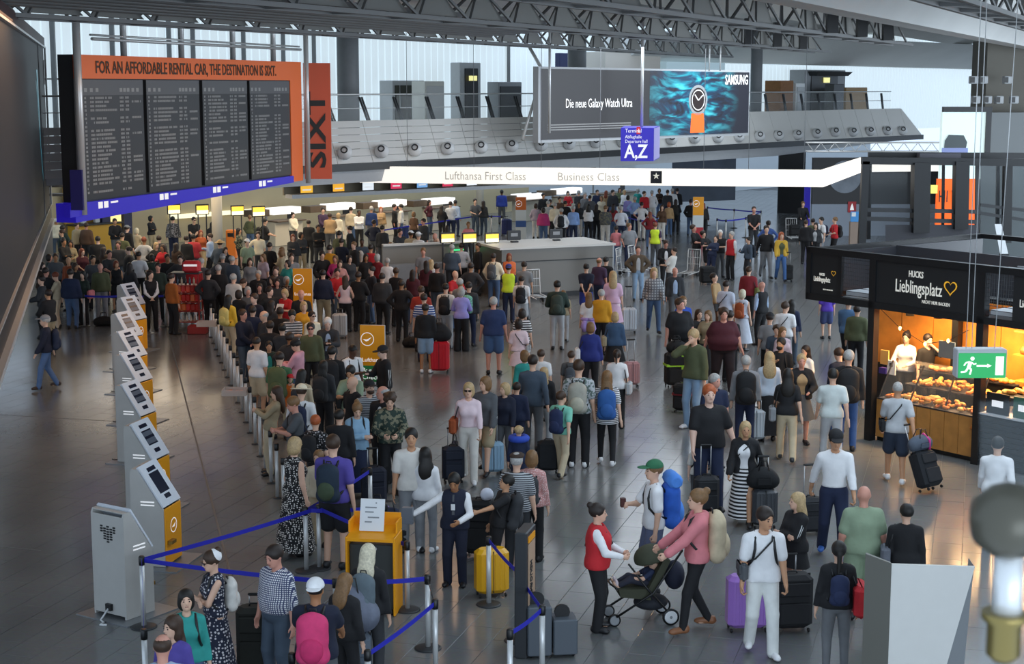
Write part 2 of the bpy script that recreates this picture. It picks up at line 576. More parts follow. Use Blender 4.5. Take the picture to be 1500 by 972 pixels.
MB().hexa([Vector(q) for q in ((-1.9, -1.0, 3.25), (1.9, -1.0, 3.25), (1.9, -.2, 3.25), (-1.9, -.2, 3.25), (-2.1, -1.2, 3.5), (2.1, -1.2, 3.5), (2.1, -.2, 3.5), (-2.1, -.2, 3.5))]).build('hood', M_DARK, o)
gallery_box('wooden_crate', 'orange brown wooden crate on the gallery left of the black portal', 'crate', 1131, 118, 1151, 162, mat('brown_wood', '#8a5a2c', rough=.6, noise=.15), 4.5, 1.0)
gallery_box('white_locker', 'white locker beside the wooden crate on the gallery', 'cabinet', 1156, 122, 1170, 162, M_WHITE, 4.5, .8, ((.08, .92),), M_LGREY)
gallery_box('stacked_table', 'brown table top laid flat on the gallery right of the portal', 'table', 1230, 128, 1262, 162, mat('tan_wood', '#9a7d55', rough=.6), 5.5, .8)
gallery_box('black_case', 'black slatted case next to the portal on the gallery', 'case', 1214, 123, 1230, 162, M_BLACK, 4.8, .6)
# round columns
M_COL = mat('column_paint', '#74777a', rough=.55, noise=.04)
for i, (px, off, r_, z0, z1) in enumerate(((510, 3.0, .42, 4.5, 10.5), (845, 3.0, .42, 4.5, 10.5), (1108, 3.0, .3, 4.5, 10.5))):
 r = ray(px, 120); q = gal(0, off, 0); s_ = (q.x * N3.x + q.y * N3.y) / (r.x * N3.x + r.y * N3.y)
 o = MB().lathe([(r_, z0), (r_, z1)], (r.x * s_, r.y * s_, 0), 20).build('column_%d' % (i + 1), M_COL)
 tag(o, kind='structure')
q = D(44, 60, 60)
o = MB().lathe([(.5, 0), (.5, 10.5)], (q.x, q.y, 0), 20).build('column_4', M_COL); tag(o, kind='structure')
for i, (px, py) in enumerate(((318, 382), (703, 330))):
 p = G(px, py) if i else D(318, 330, 60)
 o = MB().lathe([(.2, 0), (.2, 4.2)], (p.x, p.y, 0), 14).build('column_%d' % (5 + i), mat('pale_column', '#b9b3a4', rough=.5)); tag(o, kind='structure')
pc = D(1470, 160, 74)
pier = MB().box((pc.x + 1.2, pc.y + 1, 4.6), (4.2, 2.4, 9.2)).build('pillar_right', mat('pier_concrete', '#6d6a62', rough=.7, noise=.08, nscale=1))
tag(pier, kind='structure')
o = MB().box((D(1500, 200, 72).x - .1, 72, 3.4), (3.4, .6, 5.2)).build('wall_pier', mat('pier_panel', '#7d8284', rough=.5)); tag(o, kind='structure')
# roof: folded ceiling bays between lattice trusses that all run away to the right
UR = Vector((math.sin(math.radians(23.7)), math.cos(math.radians(23.7)), 0))
NR = Vector((UR.y, -UR.x, 0))
def rf(s_, n, z):
 p = UR * s_ + NR * n
 return Vector((p.x, p.y, z))
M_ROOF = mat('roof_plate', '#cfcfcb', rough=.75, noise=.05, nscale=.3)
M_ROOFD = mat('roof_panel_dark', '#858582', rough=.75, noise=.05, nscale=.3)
M_TRUSS = mat('truss_paint', '#6c6d6d', rough=.5)
M_CONC = mat('concrete_beam', '#d0d1cf', rough=.75, noise=.05, nscale=.4)
TN = [-23.3, -16.1, -10.7, -4.5, 2.0, 8.5]
TE = [80, 70, 59, 62, 60, 60]
ceil_m = MB()
edges = [-48] + TN + [16, 24, 40]
for k in range(len(edges) - 1):
 a, b = edges[k], edges[k + 1]
 mid = (a + b) / 2
 s0, s1 = 2, 112
 if k == 0:
  s0, s1 = 2, 70
  ceil_m.quad(rf(s0, a, 11.2), rf(s1, a, 11.2), rf(s1, b, 9.75), rf(s0, b, 9.75))
  continue
 ceil_m.quad(rf(s0, a, 9.75), rf(s1, a, 9.75), rf(s1, mid, 10.9), rf(s0, mid, 10.9))
 ceil_m.quad(rf(s0, mid, 10.9), rf(s1, mid, 10.9), rf(s1, b, 9.75), rf(s0, b, 9.75))
ceil_o = ceil_m.build('ceiling', M_ROOF)
tag(ceil_o, kind='structure')
bm_ = MB()
bm_.hexa([rf(12, -8.3, 8.75), rf(112, -8.3, 8.75), rf(112, -6.9, 8.6), rf(12, -6.9, 8.6), rf(12, -8.9, 9.75), rf(112, -8.9, 9.75), rf(112, -6.0, 9.75), rf(12, -6.0, 9.75)])
bm_.build('beam', M_CONC, ceil_o)
fm = MB()
fm.hexa([gal(26, 6.2, 8.45), gal(80, 6.2, 8.3), gal(80, 8.4, 8.3), gal(26, 8.4, 8.45), gal(26, 3.0, 9.8), gal(80, 3.0, 9.8), gal(80, 8.4, 9.8), gal(26, 8.4, 9.8)])
fm.build('roof_edge', M_CONC, ceil_o)
for ti, (n, s_end) in enumerate(zip(TN[:4], TE[:4])):
 s0 = {0: 14, 1: 16, 2: 18, 3: 20}[ti]
 zb, zu = 8.6, 9.66 if ti > 1 else 9.45
 tr = thing('roof_truss', ['lowest dark lattice roof truss along the glass wall, farthest back', 'second dark lattice roof truss above the row of screens',
                              'third roof truss with large open triangles above the picture screen', 'black lattice truss in the upper right corner of the hall'][ti], 'truss', rf(s0, n, zb), 0, None)
 m = MB()
 m.bar(rf(s0, n - .35, zb), rf(s_end, n - .35, zb), .10, .10); m.bar(rf(s0, n + .35, zb), rf(s_end, n + .35, zb), .09, .09)
 m.build('bottom_chord', M_TRUSS, tr, True)
 m = MB(); m.bar(rf(s0, n, zu), rf(s_end, n, zu), .18, .18); m.build('top_chord', M_TRUSS, tr, True)
 pitch = 2.5 if ti else 2.2
 s = s0
 k = 0
 while s + pitch <= s_end + .1:
  d = MB()
  for sd in (-.35, .35):
   d.bar(rf(s, n + sd, zb), rf(s + pitch / 2, n, zu), .055)
   d.bar(rf(s + pitch / 2, n, zu), rf(s + pitch, n + sd, zb), .055)
  d.bar(rf(s, n - .35, zb), rf(s, n + .35, zb), .08)
  d.bar(rf(s, n - .35, zb), rf(s + pitch, n + .35, zb), .05)
  d.build('diagonal', M_TRUSS, tr, True)
  if ti < 3:
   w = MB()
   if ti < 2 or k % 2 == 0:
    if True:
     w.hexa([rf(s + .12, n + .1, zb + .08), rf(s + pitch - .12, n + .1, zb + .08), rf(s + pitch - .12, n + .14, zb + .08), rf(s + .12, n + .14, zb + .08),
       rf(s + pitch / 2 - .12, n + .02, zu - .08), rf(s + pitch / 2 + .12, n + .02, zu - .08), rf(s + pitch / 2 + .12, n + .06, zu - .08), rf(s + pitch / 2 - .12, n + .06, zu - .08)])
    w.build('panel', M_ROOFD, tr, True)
  s += pitch
  k += 1
 if ti in (1, 2):
  for q in range(3):
   d = MB()
   d.bar(rf(s_end - 14 + q * 4, n + .6, zb), rf(s_end - 14 + q * 4, n + .6, zb + .9), .3)
   d.build('loudspeaker', M_BLACK, tr, True)
# extra purlins and bundles of pipes under the left part of the roof
pipes = thing('pipe_bundle', 'bundle of dark parallel pipes running under the left part of the roof', 'pipes', rf(20, -19.8, 9.0))
for k in range(5):
 m = MB(); m.tube([rf(16, -21.8 + k * .42, 8.75 + .03 * k), rf(48, -21.8 + k * .42, 8.75 + .03 * k)], .06, 6); m.build('pipe', M_TRUSS, pipes, True)
# ------------------------------------------------------------------ departure board
BA, BB = G(118, 297, 4.2), G(427, 257.5, 4.2)
UB = (BB - BA).normalized()
NB = Vector((UB.y, -UB.x, 0))      # towards the hall
BL = (BB - BA).length
def bp(t, z, off=0.0):
 p = BA + UB * t + NB * off
 return Vector((p.x, p.y, z))
zT = CAMH + (126 - 79.3) / 2388 * BA.y * 1.0
zT = D(118, 79.5, BA.y).z
zH = D(118, 115, BA.y).z
board = thing('departure_board', 'huge flap departure board with four dark panels under an orange header', 'departure board', (BA.x, BA.y, 4.2))
m = MB(); m.hexa([bp(0, 4.2, -.5), bp(BL, 4.2, -.5), bp(BL, 4.2, -.06), bp(0, 4.2, -.06), bp(0, zT, -.5), bp(BL, zT, -.5), bp(BL, zT, -.06), bp(0, zT, -.06)])
m.build('casing', M_DARK, board, True)
m = MB(); m.hexa([bp(0, zH, -.06), bp(BL + .8, zH, -.06), bp(BL + .8, zH, .02), bp(0, zH, .02), bp(0, zT, -.06), bp(BL + .8, zT, -.06), bp(BL + .8, zT, .02), bp(0, zT, .02)][0:0] or
    [bp(0, zH, .02), bp(BL + .9, zH, .02), bp(BL + .9, zH, -.06), bp(0, zH, -.06), bp(0, zT, .02), bp(BL + .9, zT, .02), bp(BL + .9, zT, -.06), bp(0, zT, -.06)])
hd = m.build('header_panel', M_ORANGE, board, True)
m = MB(); m.hexa([bp(BL, 4.0, .02), bp(BL + .9, 4.0, .02), bp(BL + .9, 4.0, -.06), bp(BL, 4.0, -.06), bp(BL, zH, .02), bp(BL + .9, zH, .02), bp(BL + .9, zH, -.06), bp(BL, zH, -.06)])
m.build('end_panel', M_ORANGE, board, True)
M_FLAP = mat('flap_panel', '#2b2d2f', rough=.35)
M_FLAPH = mat('flap_header', '#5a5d60', rough=.4)
M_FLAPT = mat('flap_print', '#9b9d9c', rough=.6)
px_edges = [(121, 210), (215, 292), (297, 362), (366, 424)]
def t_of(px):
 r = ray(px, 200)
 # intersection of the view ray (in plan) with the board line
 den = r.x * UB.y - r.y * UB.x
 k = (BA.x * UB.y - BA.y * UB.x) / den
 p = Vector((r.x * k, r.y * k, 0))
 return (p - Vector((BA.x, BA.y, 0))).dot(UB)
for (x0, x1) in px_edges:
 t0, t1 = t_of(x0), t_of(x1)
 m = MB(); m.hexa([bp(t0, 4.25, .03), bp(t1, 4.25, .03), bp(t1, 4.25, -.06), bp(t0, 4.25, -.06), bp(t0, zH - .02, .03), bp(t1, zH - .02, .03), bp(t1, zH - .02, -.06), bp(t0, zH - .02, -.06)])
 fp = m.build('flap_panel', M_FLAP, board, True)
 m = MB(); m.hexa([bp(t0, zH - .42, .035), bp(t1, zH - .42, .035), bp(t1, zH - .42, .02), bp(t0, zH - .42, .02), bp(t0, zH - .03, .035), bp(t1, zH - .03, .035), bp(t1, zH - .03, .02), bp(t0, zH - .03, .02)])
 hdp = link('column_heading', m.mesh('column_heading', M_FLAPH), fp)
 m = MB()
 W_ = t1 - t0
 cols = ((.03, .06), (.12, .17), (.20, .56), (.60, .66), (.69, .74), (.80, .95))
 z = zH - .52
 while z > 4.36:
  full = RND.random() < .82
  for ci, (ca, cb) in enumerate(cols):
   if (not full and ci > 0) or (ci == 5 and RND.random() < .55):
    continue
   x = ca
   lim = cb if ci != 2 else ca + (cb - ca) * RND.uniform(.45, 1)
   while x < lim:
    w = .016
    if RND.random() < .93:
     m.quad(bp(t0 + W_ * x, z, .034), bp(t0 + W_ * (x + w * .72), z, .034), bp(t0 + W_ * (x + w * .72), z + .058, .034), bp(t0 + W_ * x, z + .058, .034))
    x += w
  z -= .105
 o = link('flap_lettering', m.mesh('flap_lettering', M_FLAPT), fp); tag(o, kind='stuff')
 m = MB()
 for ca in (.03, .12, .21, .60, .66, .72, .80, .88):
  m.quad(bp(t0 + W_ * ca, zH - .34, .038), bp(t0 + W_ * (ca + .045), zH - .34, .038), bp(t0 + W_ * (ca + .045), zH - .24, .038), bp(t0 + W_ * ca, zH - .24, .038))
 link('heading_lettering', m.mesh('heading_lettering', M_FLAPT), fp)
hz = zH + (zT - zH) * .24
text('FOR AN AFFORDABLE RENTAL CAR, THE DESTINATION IS SIXT.', M_TXT_D, bp(t_of(142), hz, .03), UB, UPV, (zT - zH) * .75, board, sx=(t_of(411) - t_of(142)) / ((zT - zH) * .75 * 29.4), bold=.006)
# blue strip with the small symbols
m = MB(); m.hexa([bp(-.35, 3.72, .06), bp(BL + .05, 3.98, .06), bp(BL + .05, 3.98, -.5), bp(-.35, 3.72, -.5), bp(-.35, 4.2, .06), bp(BL + .05, 4.2, .06), bp(BL + .05, 4.2, -.5), bp(-.35, 4.2, -.5)])
strip = m.build('blue_strip', M_BLUE, board, True)
m = MB()
for px in (137, 228, 307, 375):
 t0 = t_of(px)
 for k in range(2):
  m.quad(bp(t0 + k * .28, 4.0, .065), bp(t0 + k * .28 + .22, 4.0, .065), bp(t0 + k * .28 + .22, 4.17, .065), bp(t0 + k * .28, 4.17, .065))
 m.quad(bp(t0 + .62, 4.1, .065), bp(t0 + 1.0, 4.1, .065), bp(t0 + 1.0, 4.15, .065), bp(t0 + .62, 4.15, .065))
link('symbols', m.mesh('symbols', M_TXT_W), strip)
# tall side panel at the far end, turned to the viewer
sA, sB = D(447, 262, BB.y + 1.2), D(486, 262, BB.y + 1.5)
zs = D(447, 92, BB.y + 1.2).z
sidep = thing('rental_advert_panel', 'tall shaded orange advertising panel with dark upright lettering beside the departure board', 'advert panel', (sA.x, sA.y, sA.z))
m = MB(); m.hexa([sA, sB, sB + Vector((0, .12, 0)), sA + Vector((0, .12, 0)), Vector((sA.x, sA.y, zs)), Vector((sB.x, sB.y, zs)), Vector((sB.x, sB.y + .12, zs)), Vector((sA.x, sA.y + .12, zs))])
m.build('panel', mat('shaded_orange_board', '#d8552c', rough=.5), sidep, True)  # darker copy of the board orange: its shade is put into the colour
dl = (sB - sA); dl.z = 0
wS = dl.length
text('SIXT', mat('black_print', '#1d1a18', rough=.6), sA + dl * .78 + Vector((0, -.03, .35)), (0, 0, 1), (-dl.normalized().x, -dl.normalized().y, 0), wS * .92, sidep, sx=(zs - sA.z) * .74 / (wS * .92 * 2.25), bold=.02)
# hangers of the board
hang = board
for t_, w in ((-.05, .2), (BL + 1.1, .17)):
 m = MB(); p0 = bp(t_, 3.9, .12 if t_ > 0 else .1); m.tube([p0, Vector((p0.x, p0.y, 9.9))], w / 2, 10); m.build('pole', M_STEEL, hang, True)
for px in (200, 283, 357, 415):
 p0 = bp(t_of(px), zT, -.3); m = MB(); m.tube([p0, Vector((p0.x, p0.y, 9.9))], .09, 8); m.build('pole', M_STEEL, hang, True)
m = MB()
m.tube([bp(t_of(150), zT + .42, -.2), bp(BL + 1.4, zT + .42, -.2)], .045, 8); m.tube([bp(t_of(150), zT + .52, -.25), bp(BL + 1.4, zT + .52, -.25)], .03, 8)
m.build('pipe', M_STEEL, hang, True)
# second blue strip under the board at its near end
sg = thing('gate_sign', 'narrow blue hanging sign with white symbols below the near end of the departure board', 'sign', D(103, 318, 40))
a0, a1 = D(103, 319, 40.2), D(193, 303.5, 45)
m = MB(); m.hexa([a0, a1, a1 + Vector((-.2, .2, 0)), a0 + Vector((-.2, .2, 0)), a0 + UPV * .3, a1 + UPV * .33, a1 + Vector((-.2, .2, .33)), a0 + Vector((-.2, .2, .3))])
m.build('panel', M_BLUE, sg, True)
text('ALL-E', M_TXT_W, a0 + (a1 - a0) * .36 + UPV * .05 + Vector((.02, -.02, 0)), a1 - a0, UPV, .26, sg)
for w in ((116, 300, .3), ):
 m = MB(); p = D(103, 300, 40); m.box((p.x + .1, p.y + .3, p.z + .35), (.3, .12, 1.0)); m.build('end_board', mat('deep_blue', '#1d1a66', rough=.5), sg, True)
# ------------------------------------------------------------------ big screen on the left
zb1, zt1 = 3.4, None
P1_, P0_ = G(73, 300, 3.4), G(-40, 575, 3.4)
UL = (P0_ - P1_).normalized()
zt1 = D(69, 70, P1_.y).z
scr = thing('video_wall', 'huge dark video wall in a black and silver frame at the left edge', 'screen', (P1_.x, P1_.y, 3.4))
nL = Vector((-UL.y, UL.x, 0))
if nL.x < 0: nL = -nL
def lp(t, z, off=0.0):
 p = P1_ + UL * t + nL * off
 return Vector((p.x, p.y, z))
SL = 33.0
M_SCR = mat('dark_screen', '#222326', rough=.5, spec=.15, emit='#2a2c2f', estr=.4)
m = MB()
m.hexa([lp(0, 3.4, 0), lp(SL, 3.4, 0), lp(SL, 3.4, -.7), lp(0, 3.4, -.7), lp(0, zt1, 0), lp(SL, zt1, 0), lp(SL, zt1, -.7), lp(0, zt1, -.7)])
m.build('screen', M_SCR, scr, True)
m = MB(); m.hexa([lp(-.05, 2.95, .02), lp(SL, 2.95, .02), lp(SL, 2.95, -.9), lp(-.05, 2.95, -.9), lp(-.05, 3.38, .02), lp(SL, 3.38, .02), lp(SL, 3.38, -.9), lp(-.05, 3.38, -.9)]); m.build('lower_frame', M_BLACK, scr, True)
m = MB(); m.bar(lp(-.05, 2.93, .06), lp(SL, 2.93, .06), .14, .1); m.bar(lp(0, 3.42, .03), lp(SL, 3.42, .03), .05, .03); m.bar(lp(0, zt1, .05), lp(SL, zt1, .05), .08, .05); m.bar(lp(0, 3.4, .05), lp(0, zt1, .05), .06, .05); m.build('silver_edge', M_STEEL, scr, True)
m = MB(); m.bar(lp(.0, zt1 + .18, -.1), lp(SL, zt1 + .18, -.1), .3, .25); m.build('upper_frame', mat('dark_red_frame', '#3a1216', rough=.5), scr, True)
m = MB(); m.bar(lp(5.2, 3.4, .02), lp(5.2, zt1, .02), .04, .02); m.build('panel_joint', M_GREY, scr, True)
# pale light streaks shown on the screen: slim tapered figures of light
m = MB()
t0 = 6.1
for (ta, za, tb, zb, w) in ((6.6, 7.6, 5.9, 5.4, .35), (5.9, 5.4, 5.0, 4.3, .2), (7.5, 7.3, 6.0, 5.4, .10)):
 m.quad(lp(ta + w, za, .012), lp(ta - w, za, .012), lp(tb - .06, zb, .012), lp(tb + .06, zb, .012))
m.build('screen_picture', mat('screen_cyan', '#2f6f80', rough=.3, emit='#4fa8bd', estr=.35), scr, True)
m = MB(); m.quad(lp(.75, 7.2, .02), lp(.2, 7.2, .02), lp(.2, 7.95, .02), lp(.75, 7.95, .02)); m.build('notice', mat('pinkish_grey', '#7d6d6d', rough=.6), scr, True)
# stairs and dark block seen between the screen and the departure board
st = thing('side_stair', 'grey stair flight with dark treads behind the gap left of the departure board', 'stairs', D(90, 290, 56))
for k in range(7):
 m = MB(); p = D(92, 285 - k * 13, 56 + k * .4); m.box((p.x, p.y, p.z), (1.8, .5, .08)); m.build('step', M_DARK, st, True)
# ------------------------------------------------------------------ picture screen, hanging signs, ribbon of light
SA, SB_ = D(791, 205, 62), D(1096, 194.5, 71.5)
zta, ztb = D(791, 100.5, 62).z, D(1096, 106, 71.5).z
led = thing('picture_screen', 'wide hanging screen with black text half and underwater wristwatch picture', 'screen', (SA.x, SA.y, SA.z))
us_ = (SB_ - SA); us_.z = 0
LS = us_.length
us_.normalize()
ns = Vector((us_.y, -us_.x, 0))
def sp_(fx, fy, off=0.0):
 z0 = SA.z + (SB_.z - SA.z) * fx
 z1 = zta + (ztb - zta) * fx
 p = SA + us_ * LS * fx + ns * off
 return Vector((p.x, p.y, z0 + (z1 - z0) * fy))
def slab_(x0, y0, x1, y1, o0, o1):
 return [sp_(x0, y0, o1), sp_(x1, y0, o1), sp_(x1, y0, o0), sp_(x0, y0, o0), sp_(x0, y1, o1), sp_(x1, y1, o1), sp_(x1, y1, o0), sp_(x0, y1, o0)]
m = MB(); m.hexa(slab_(-.006, -.04, 1.004, 1.03, -.3, -.02)); m.build('frame', M_LGREY, led, True)
m = MB(); m.hexa(slab_(0.005, 0, .488, 1, -.1, .01)); m.build('text_half', mat('screen_black', '#1c1a1c', rough=.4, emit='#2a272a', estr=.5), led, True)
m = MB(); m.hexa(slab_(.488, 0, .998, 1, -.1, .012))
mw = mat('screen_water', '#062c40', rough=.4)
nt = mw.node_tree
nn_ = nt.nodes.new('ShaderNodeTexNoise'); nn_.inputs['Scale'].default_value = .9; nn_.inputs['Detail'].default_value = 8; nn_.inputs['Distortion'].default_value = 2.0
ge = nt.nodes.new('ShaderNodeTexCoord')
mp = nt.nodes.new('ShaderNodeMapping'); mp.inputs['Scale'].default_value = (.5, .5, 1.6)
nt.links.new(ge.outputs['Object'], mp.inputs[0])
nt.links.new(mp.outputs[0], nn_.inputs['Vector'])
rp = nt.nodes.new('ShaderNodeValToRGB')
for pos, c in ((.36, '#0b0e1e'), (.48, '#0a3a5a'), (.56, '#0f8a9c'), (.70, '#4fd2e2')):
 e = rp.color_ramp.elements.new(pos); e.color = (*lin(c), 1)
rp.color_ramp.elements.remove(rp.color_ramp.elements[0])
rp.color_ramp.elements.remove(rp.color_ramp.elements[-1])
nt.links.new(nn_.outputs['Fac'], rp.inputs['Fac'])
vd = nt.nodes.new('ShaderNodeVectorMath'); vd.operation = 'DISTANCE'; vd.inputs[1].default_value = sp_(.70, .62)
nt.links.new(ge.outputs['Object'], vd.inputs[0])
md = nt.nodes.new('ShaderNodeMapRange'); md.inputs['From Min'].default_value = .9; md.inputs['From Max'].default_value = 3.3
nt.links.new(vd.outputs['Value'], md.inputs['Value'])
mi = nt.nodes.new('ShaderNodeMix'); mi.data_type = 'RGBA'; mi.inputs['B'].default_value = (*lin('#191a26'), 1)
nt.links.new(md.outputs['Result'], mi.inputs['Factor']); nt.links.new(rp.outputs['Color'], mi.inputs['A'])
nt.links.new(mi.outputs['Result'], nt.nodes['Principled BSDF'].inputs['Emission Color'])
nt.links.new(mi.outputs['Result'], nt.nodes['Principled BSDF'].inputs['Base Color'])
nt.nodes['Principled BSDF'].inputs['Emission Strength'].default_value = .55
pic = m.build('picture_half', mw, led, True)
def disc(cx, cy, r, off, m, name, r0=0.0, sx=1.0):
 asp = LS / ((zta + ztb - SA.z - SB_.z) / 2)
 b = MB(); n = 28
 for k in range(n):
  a0, a1 = 2 * math.pi * k / n, 2 * math.pi * (k + 1) / n
  q = [(r0, a0), (r, a0), (r, a1), (r0, a1)]
  b.quad(*[sp_(cx + rr * math.sin(a) / asp * sx, cy + rr * math.cos(a), off) for rr, a in q])
 return link(name, b.mesh(name, m), pic)
M_SCW = mat('screen_white', '#e8e8e8', emit='#f2f2f2', estr=.75)
M_SCO = mat('screen_orange', '#e8641e', emit='#f2661e', estr=.8)
M_SCK = mat('screen_dark_dial', '#241210', emit='#241210', estr=.5)
M_SCG = mat('screen_grey_ring', '#8d9296', emit='#9aa0a4', estr=.55)
b = MB(); b.quad(sp_(.690, .03, .02), sp_(.765, .03, .02), sp_(.757, .34, .02), sp_(.695, .34, .02)); link('watch_strap', b.mesh('watch_strap', M_SCO), pic)
disc(.728, .55, .24, .02, M_SCG, 'watch_case')
disc(.728, .55, .195, .024, M_SCK, 'watch_dial')
disc(.728, .55, .165, .028, M_SCW, 'minute_ring', .15)
b = MB()
b.quad(sp_(.726, .54, .03), sp_(.730, .55, .03), sp_(.712, .64, .03), sp_(.708, .63, .03)); b.quad(sp_(.726, .545, .03), sp_(.730, .54, .03), sp_(.752, .62, .03), sp_(.748, .63, .03)); link('watch_hands', b.mesh('watch_hands', M_SCW), pic)
sw = us_ * 1.0
text('SAMSUNG', M_SCW, sp_(.866, .80, .03), us_, UPV, .58, led, sx=.62, bold=.008)
text('Die neue Galaxy Watch Ultra', M_SCW, sp_(.105, .45, .03), us_, UPV, .50, led, sx=.66, bold=.0)
b = MB()
for k in range(3):
 b.quad(sp_(.03, .13 + k * .035, .02), sp_(.40, .135 + k * .035, .02), sp_(.40, .15 + k * .035, .02), sp_(.03, .145 + k * .035, .02))
b.build('small_print', mat('screen_grey_print', '#8a8a8a', emit='#8a8a8a', estr=.35), led, True)
for px in (805, 940, 1038, 1054):
 m = MB(); p = D(px, 150, 60 + (px - 790) * .031); m.tube([(p.x, p.y, D(px, 195, p.y).z if px < 950 else D(px, 104, p.y).z), (p.x, p.y, 9.6)], .05 if px in (805, 940) else .03, 8); m.build('hanger', M_STEEL, led, True)
m = MB(); p1, p2 = D(792, 98, 63), D(776, 70, 64); m.tube([p1, p2], .07, 6); m.build('stay', M_STEEL, led, True)
m = MB(); p1, p2 = D(765, 205, 62), D(792, 115, 63); m.tube([p1, p2], .06, 6); m.build('stay', M_STEEL, led, True)
cs = thing('hall_sign', 'blue cube shaped hanging sign with large white letters above the light ribbon', 'sign', D(937, 236, 54))
a0, a1, a2 = D(909, 236, 54), D(957, 236, 54), D(965.5, 232, 56.5)
zt_ = D(909, 187, 54).z
m = MB(); m.hexa([a0, a1, Vector((a2.x, a2.y, a0.z)), Vector((a0.x + .3, a2.y, a0.z)), Vector((a0.x, a0.y, zt_)), Vector((a1.x, a1.y, zt_)), Vector((a2.x, a2.y, zt_)), Vector((a0.x + .3, a2.y, zt_))])
m.build('box', M_BLUE, cs, True)
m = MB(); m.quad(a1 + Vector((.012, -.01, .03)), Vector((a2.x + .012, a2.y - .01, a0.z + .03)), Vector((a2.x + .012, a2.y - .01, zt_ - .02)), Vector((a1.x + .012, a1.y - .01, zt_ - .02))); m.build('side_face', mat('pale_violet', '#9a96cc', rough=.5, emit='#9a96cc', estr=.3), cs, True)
text('A,Z', M_TXT_W, a0 + Vector((.13, -.03, .12)), (1, 0, 0), UPV, .62, cs, sx=.80, bold=.012)
text('Terminal', M_TXT_W, a0 + Vector((.14, -.03, .95)), (1, 0, 0), UPV, .18, cs, sx=.85)
text('Abflughalle\nDeparture hall', M_TXT_W, a0 + Vector((.14, -.03, .76)), (1, 0, 0), UPV, .15, cs, sx=.85)
m = MB(); p = a0 + Vector((.52, -.02, .9)); m.quad(p, p + Vector((.13, 0, 0)), p + Vector((.13, 0, .24)), p + Vector((0, 0, .24))); m.build('red_field', mat('red_field', '#c0203a', emit='#c0203a', estr=.4), cs, True)
text('1', M_TXT_W, a0 + Vector((.55, -.035, .95)), (1, 0, 0), UPV, .18, cs)
m = MB(); p = D(940, 186, 55); m.tube([(p.x, p.y, zt_), (p.x, p.y, 9.6)], .05, 8); m.build('pole', M_STEEL, cs, True)
M_RIB = mat('light_ribbon', '#a8a59e', rough=.4, emit='#fffaf0', estr=.85)
rib = thing('light_ribbon_sign', 'long glowing white sign ribbon with pale grey lettering over the counters', 'sign', D(527, 268, 58.6))
zr = 3.65
R0, R1, R2, R3 = G(527, 267.5, zr), G(1206, 274, zr), G(1263, 252, zr), G(1425, 250, zr)
hts = .6
pts = [R0, R1, R2, R3]
m = MB()
for k in range(3):
 a, b = pts[k], pts[k + 1]
 d = (b - a).normalized(); n_ = Vector((-d.y, d.x, 0)) * .12
 m.hexa([a, b, b + n_, a + n_, a + UPV * hts, b + UPV * hts, b + n_ + UPV * hts, a + n_ + UPV * hts])
m.build('ribbon', M_RIB, rib, True)
dr = (R1 - R0).normalized()
for s_, px in (('Lufthansa First Class', 656), ('Business Class', 824)):
 k = (px - 527) / (1206 - 527)
 pz = R0.lerp(R1, k) + Vector((dr.y, -dr.x, 0)) * .02 + UPV * .15
 text(s_, M_TXT_G, pz, dr, UPV, .42, rib, sx=.86 if px < 700 else .92)
pz = R0.lerp(R1, (960 - 527) / 679) + Vector((dr.y, -dr.x, 0)) * .02
m = MB(); m.quad(pz + UPV * .08, pz + dr * .4 + UPV * .08, pz + dr * .4 + UPV * .52, pz + UPV * .52)
bd = m.build('badge', M_BLACK, rib, True)
m = MB()
c0 = pz + dr * .2 + UPV * .34 + Vector((dr.y, -dr.x, 0)) * .01
for k in range(5):
 a = 2 * math.pi * k / 5
 m.poly([c0 + dr * (r_ * math.sin(a + q)) + UPV * (r_ * math.cos(a + q)) for r_, q in ((.05, -.63), (.13, 0), (.05, .63))] + [c0])
link('star', m.mesh('star', mat('badge_gold', '#e8e2cc', emit='#e8e2cc', estr=.4)), bd)
m = MB()
for px in (1036, 1100, 1178, 600, 700, 800, 886):
 p = R0.lerp(R1, (px - 527) / 679); m.tube([p + UPV * .6, (p.x, p.y, 9.4)], .012, 4)
m.build('wire', M_GREY, rib, True)
tr2 = thing('stage_truss', 'thin silver lattice truss hanging below the right end of the gallery', 'truss', D(1182, 215, 70))
a, b = D(1182, 222, 70), D(1405, 222, 70)
m = MB()
for dz, dy in ((0, 0), (.38, 0), (.38, .4), (0, .4)):
 m.tube([a + Vector((0, dy, dz)), b + Vector((0, dy, dz))], .03, 6)
m.build('chord', M_STEEL, tr2, True)
m = MB()
for k in range(22):
 p, q = a.lerp(b, k / 22), a.lerp(b, (k + 1) / 22)
 m.tube([p + Vector((0, 0, 0 if k % 2 else .38)), q + Vector((0, 0, .38 if k % 2 else 0))], .018, 5)
m.build('web', M_STEEL, tr2, True)
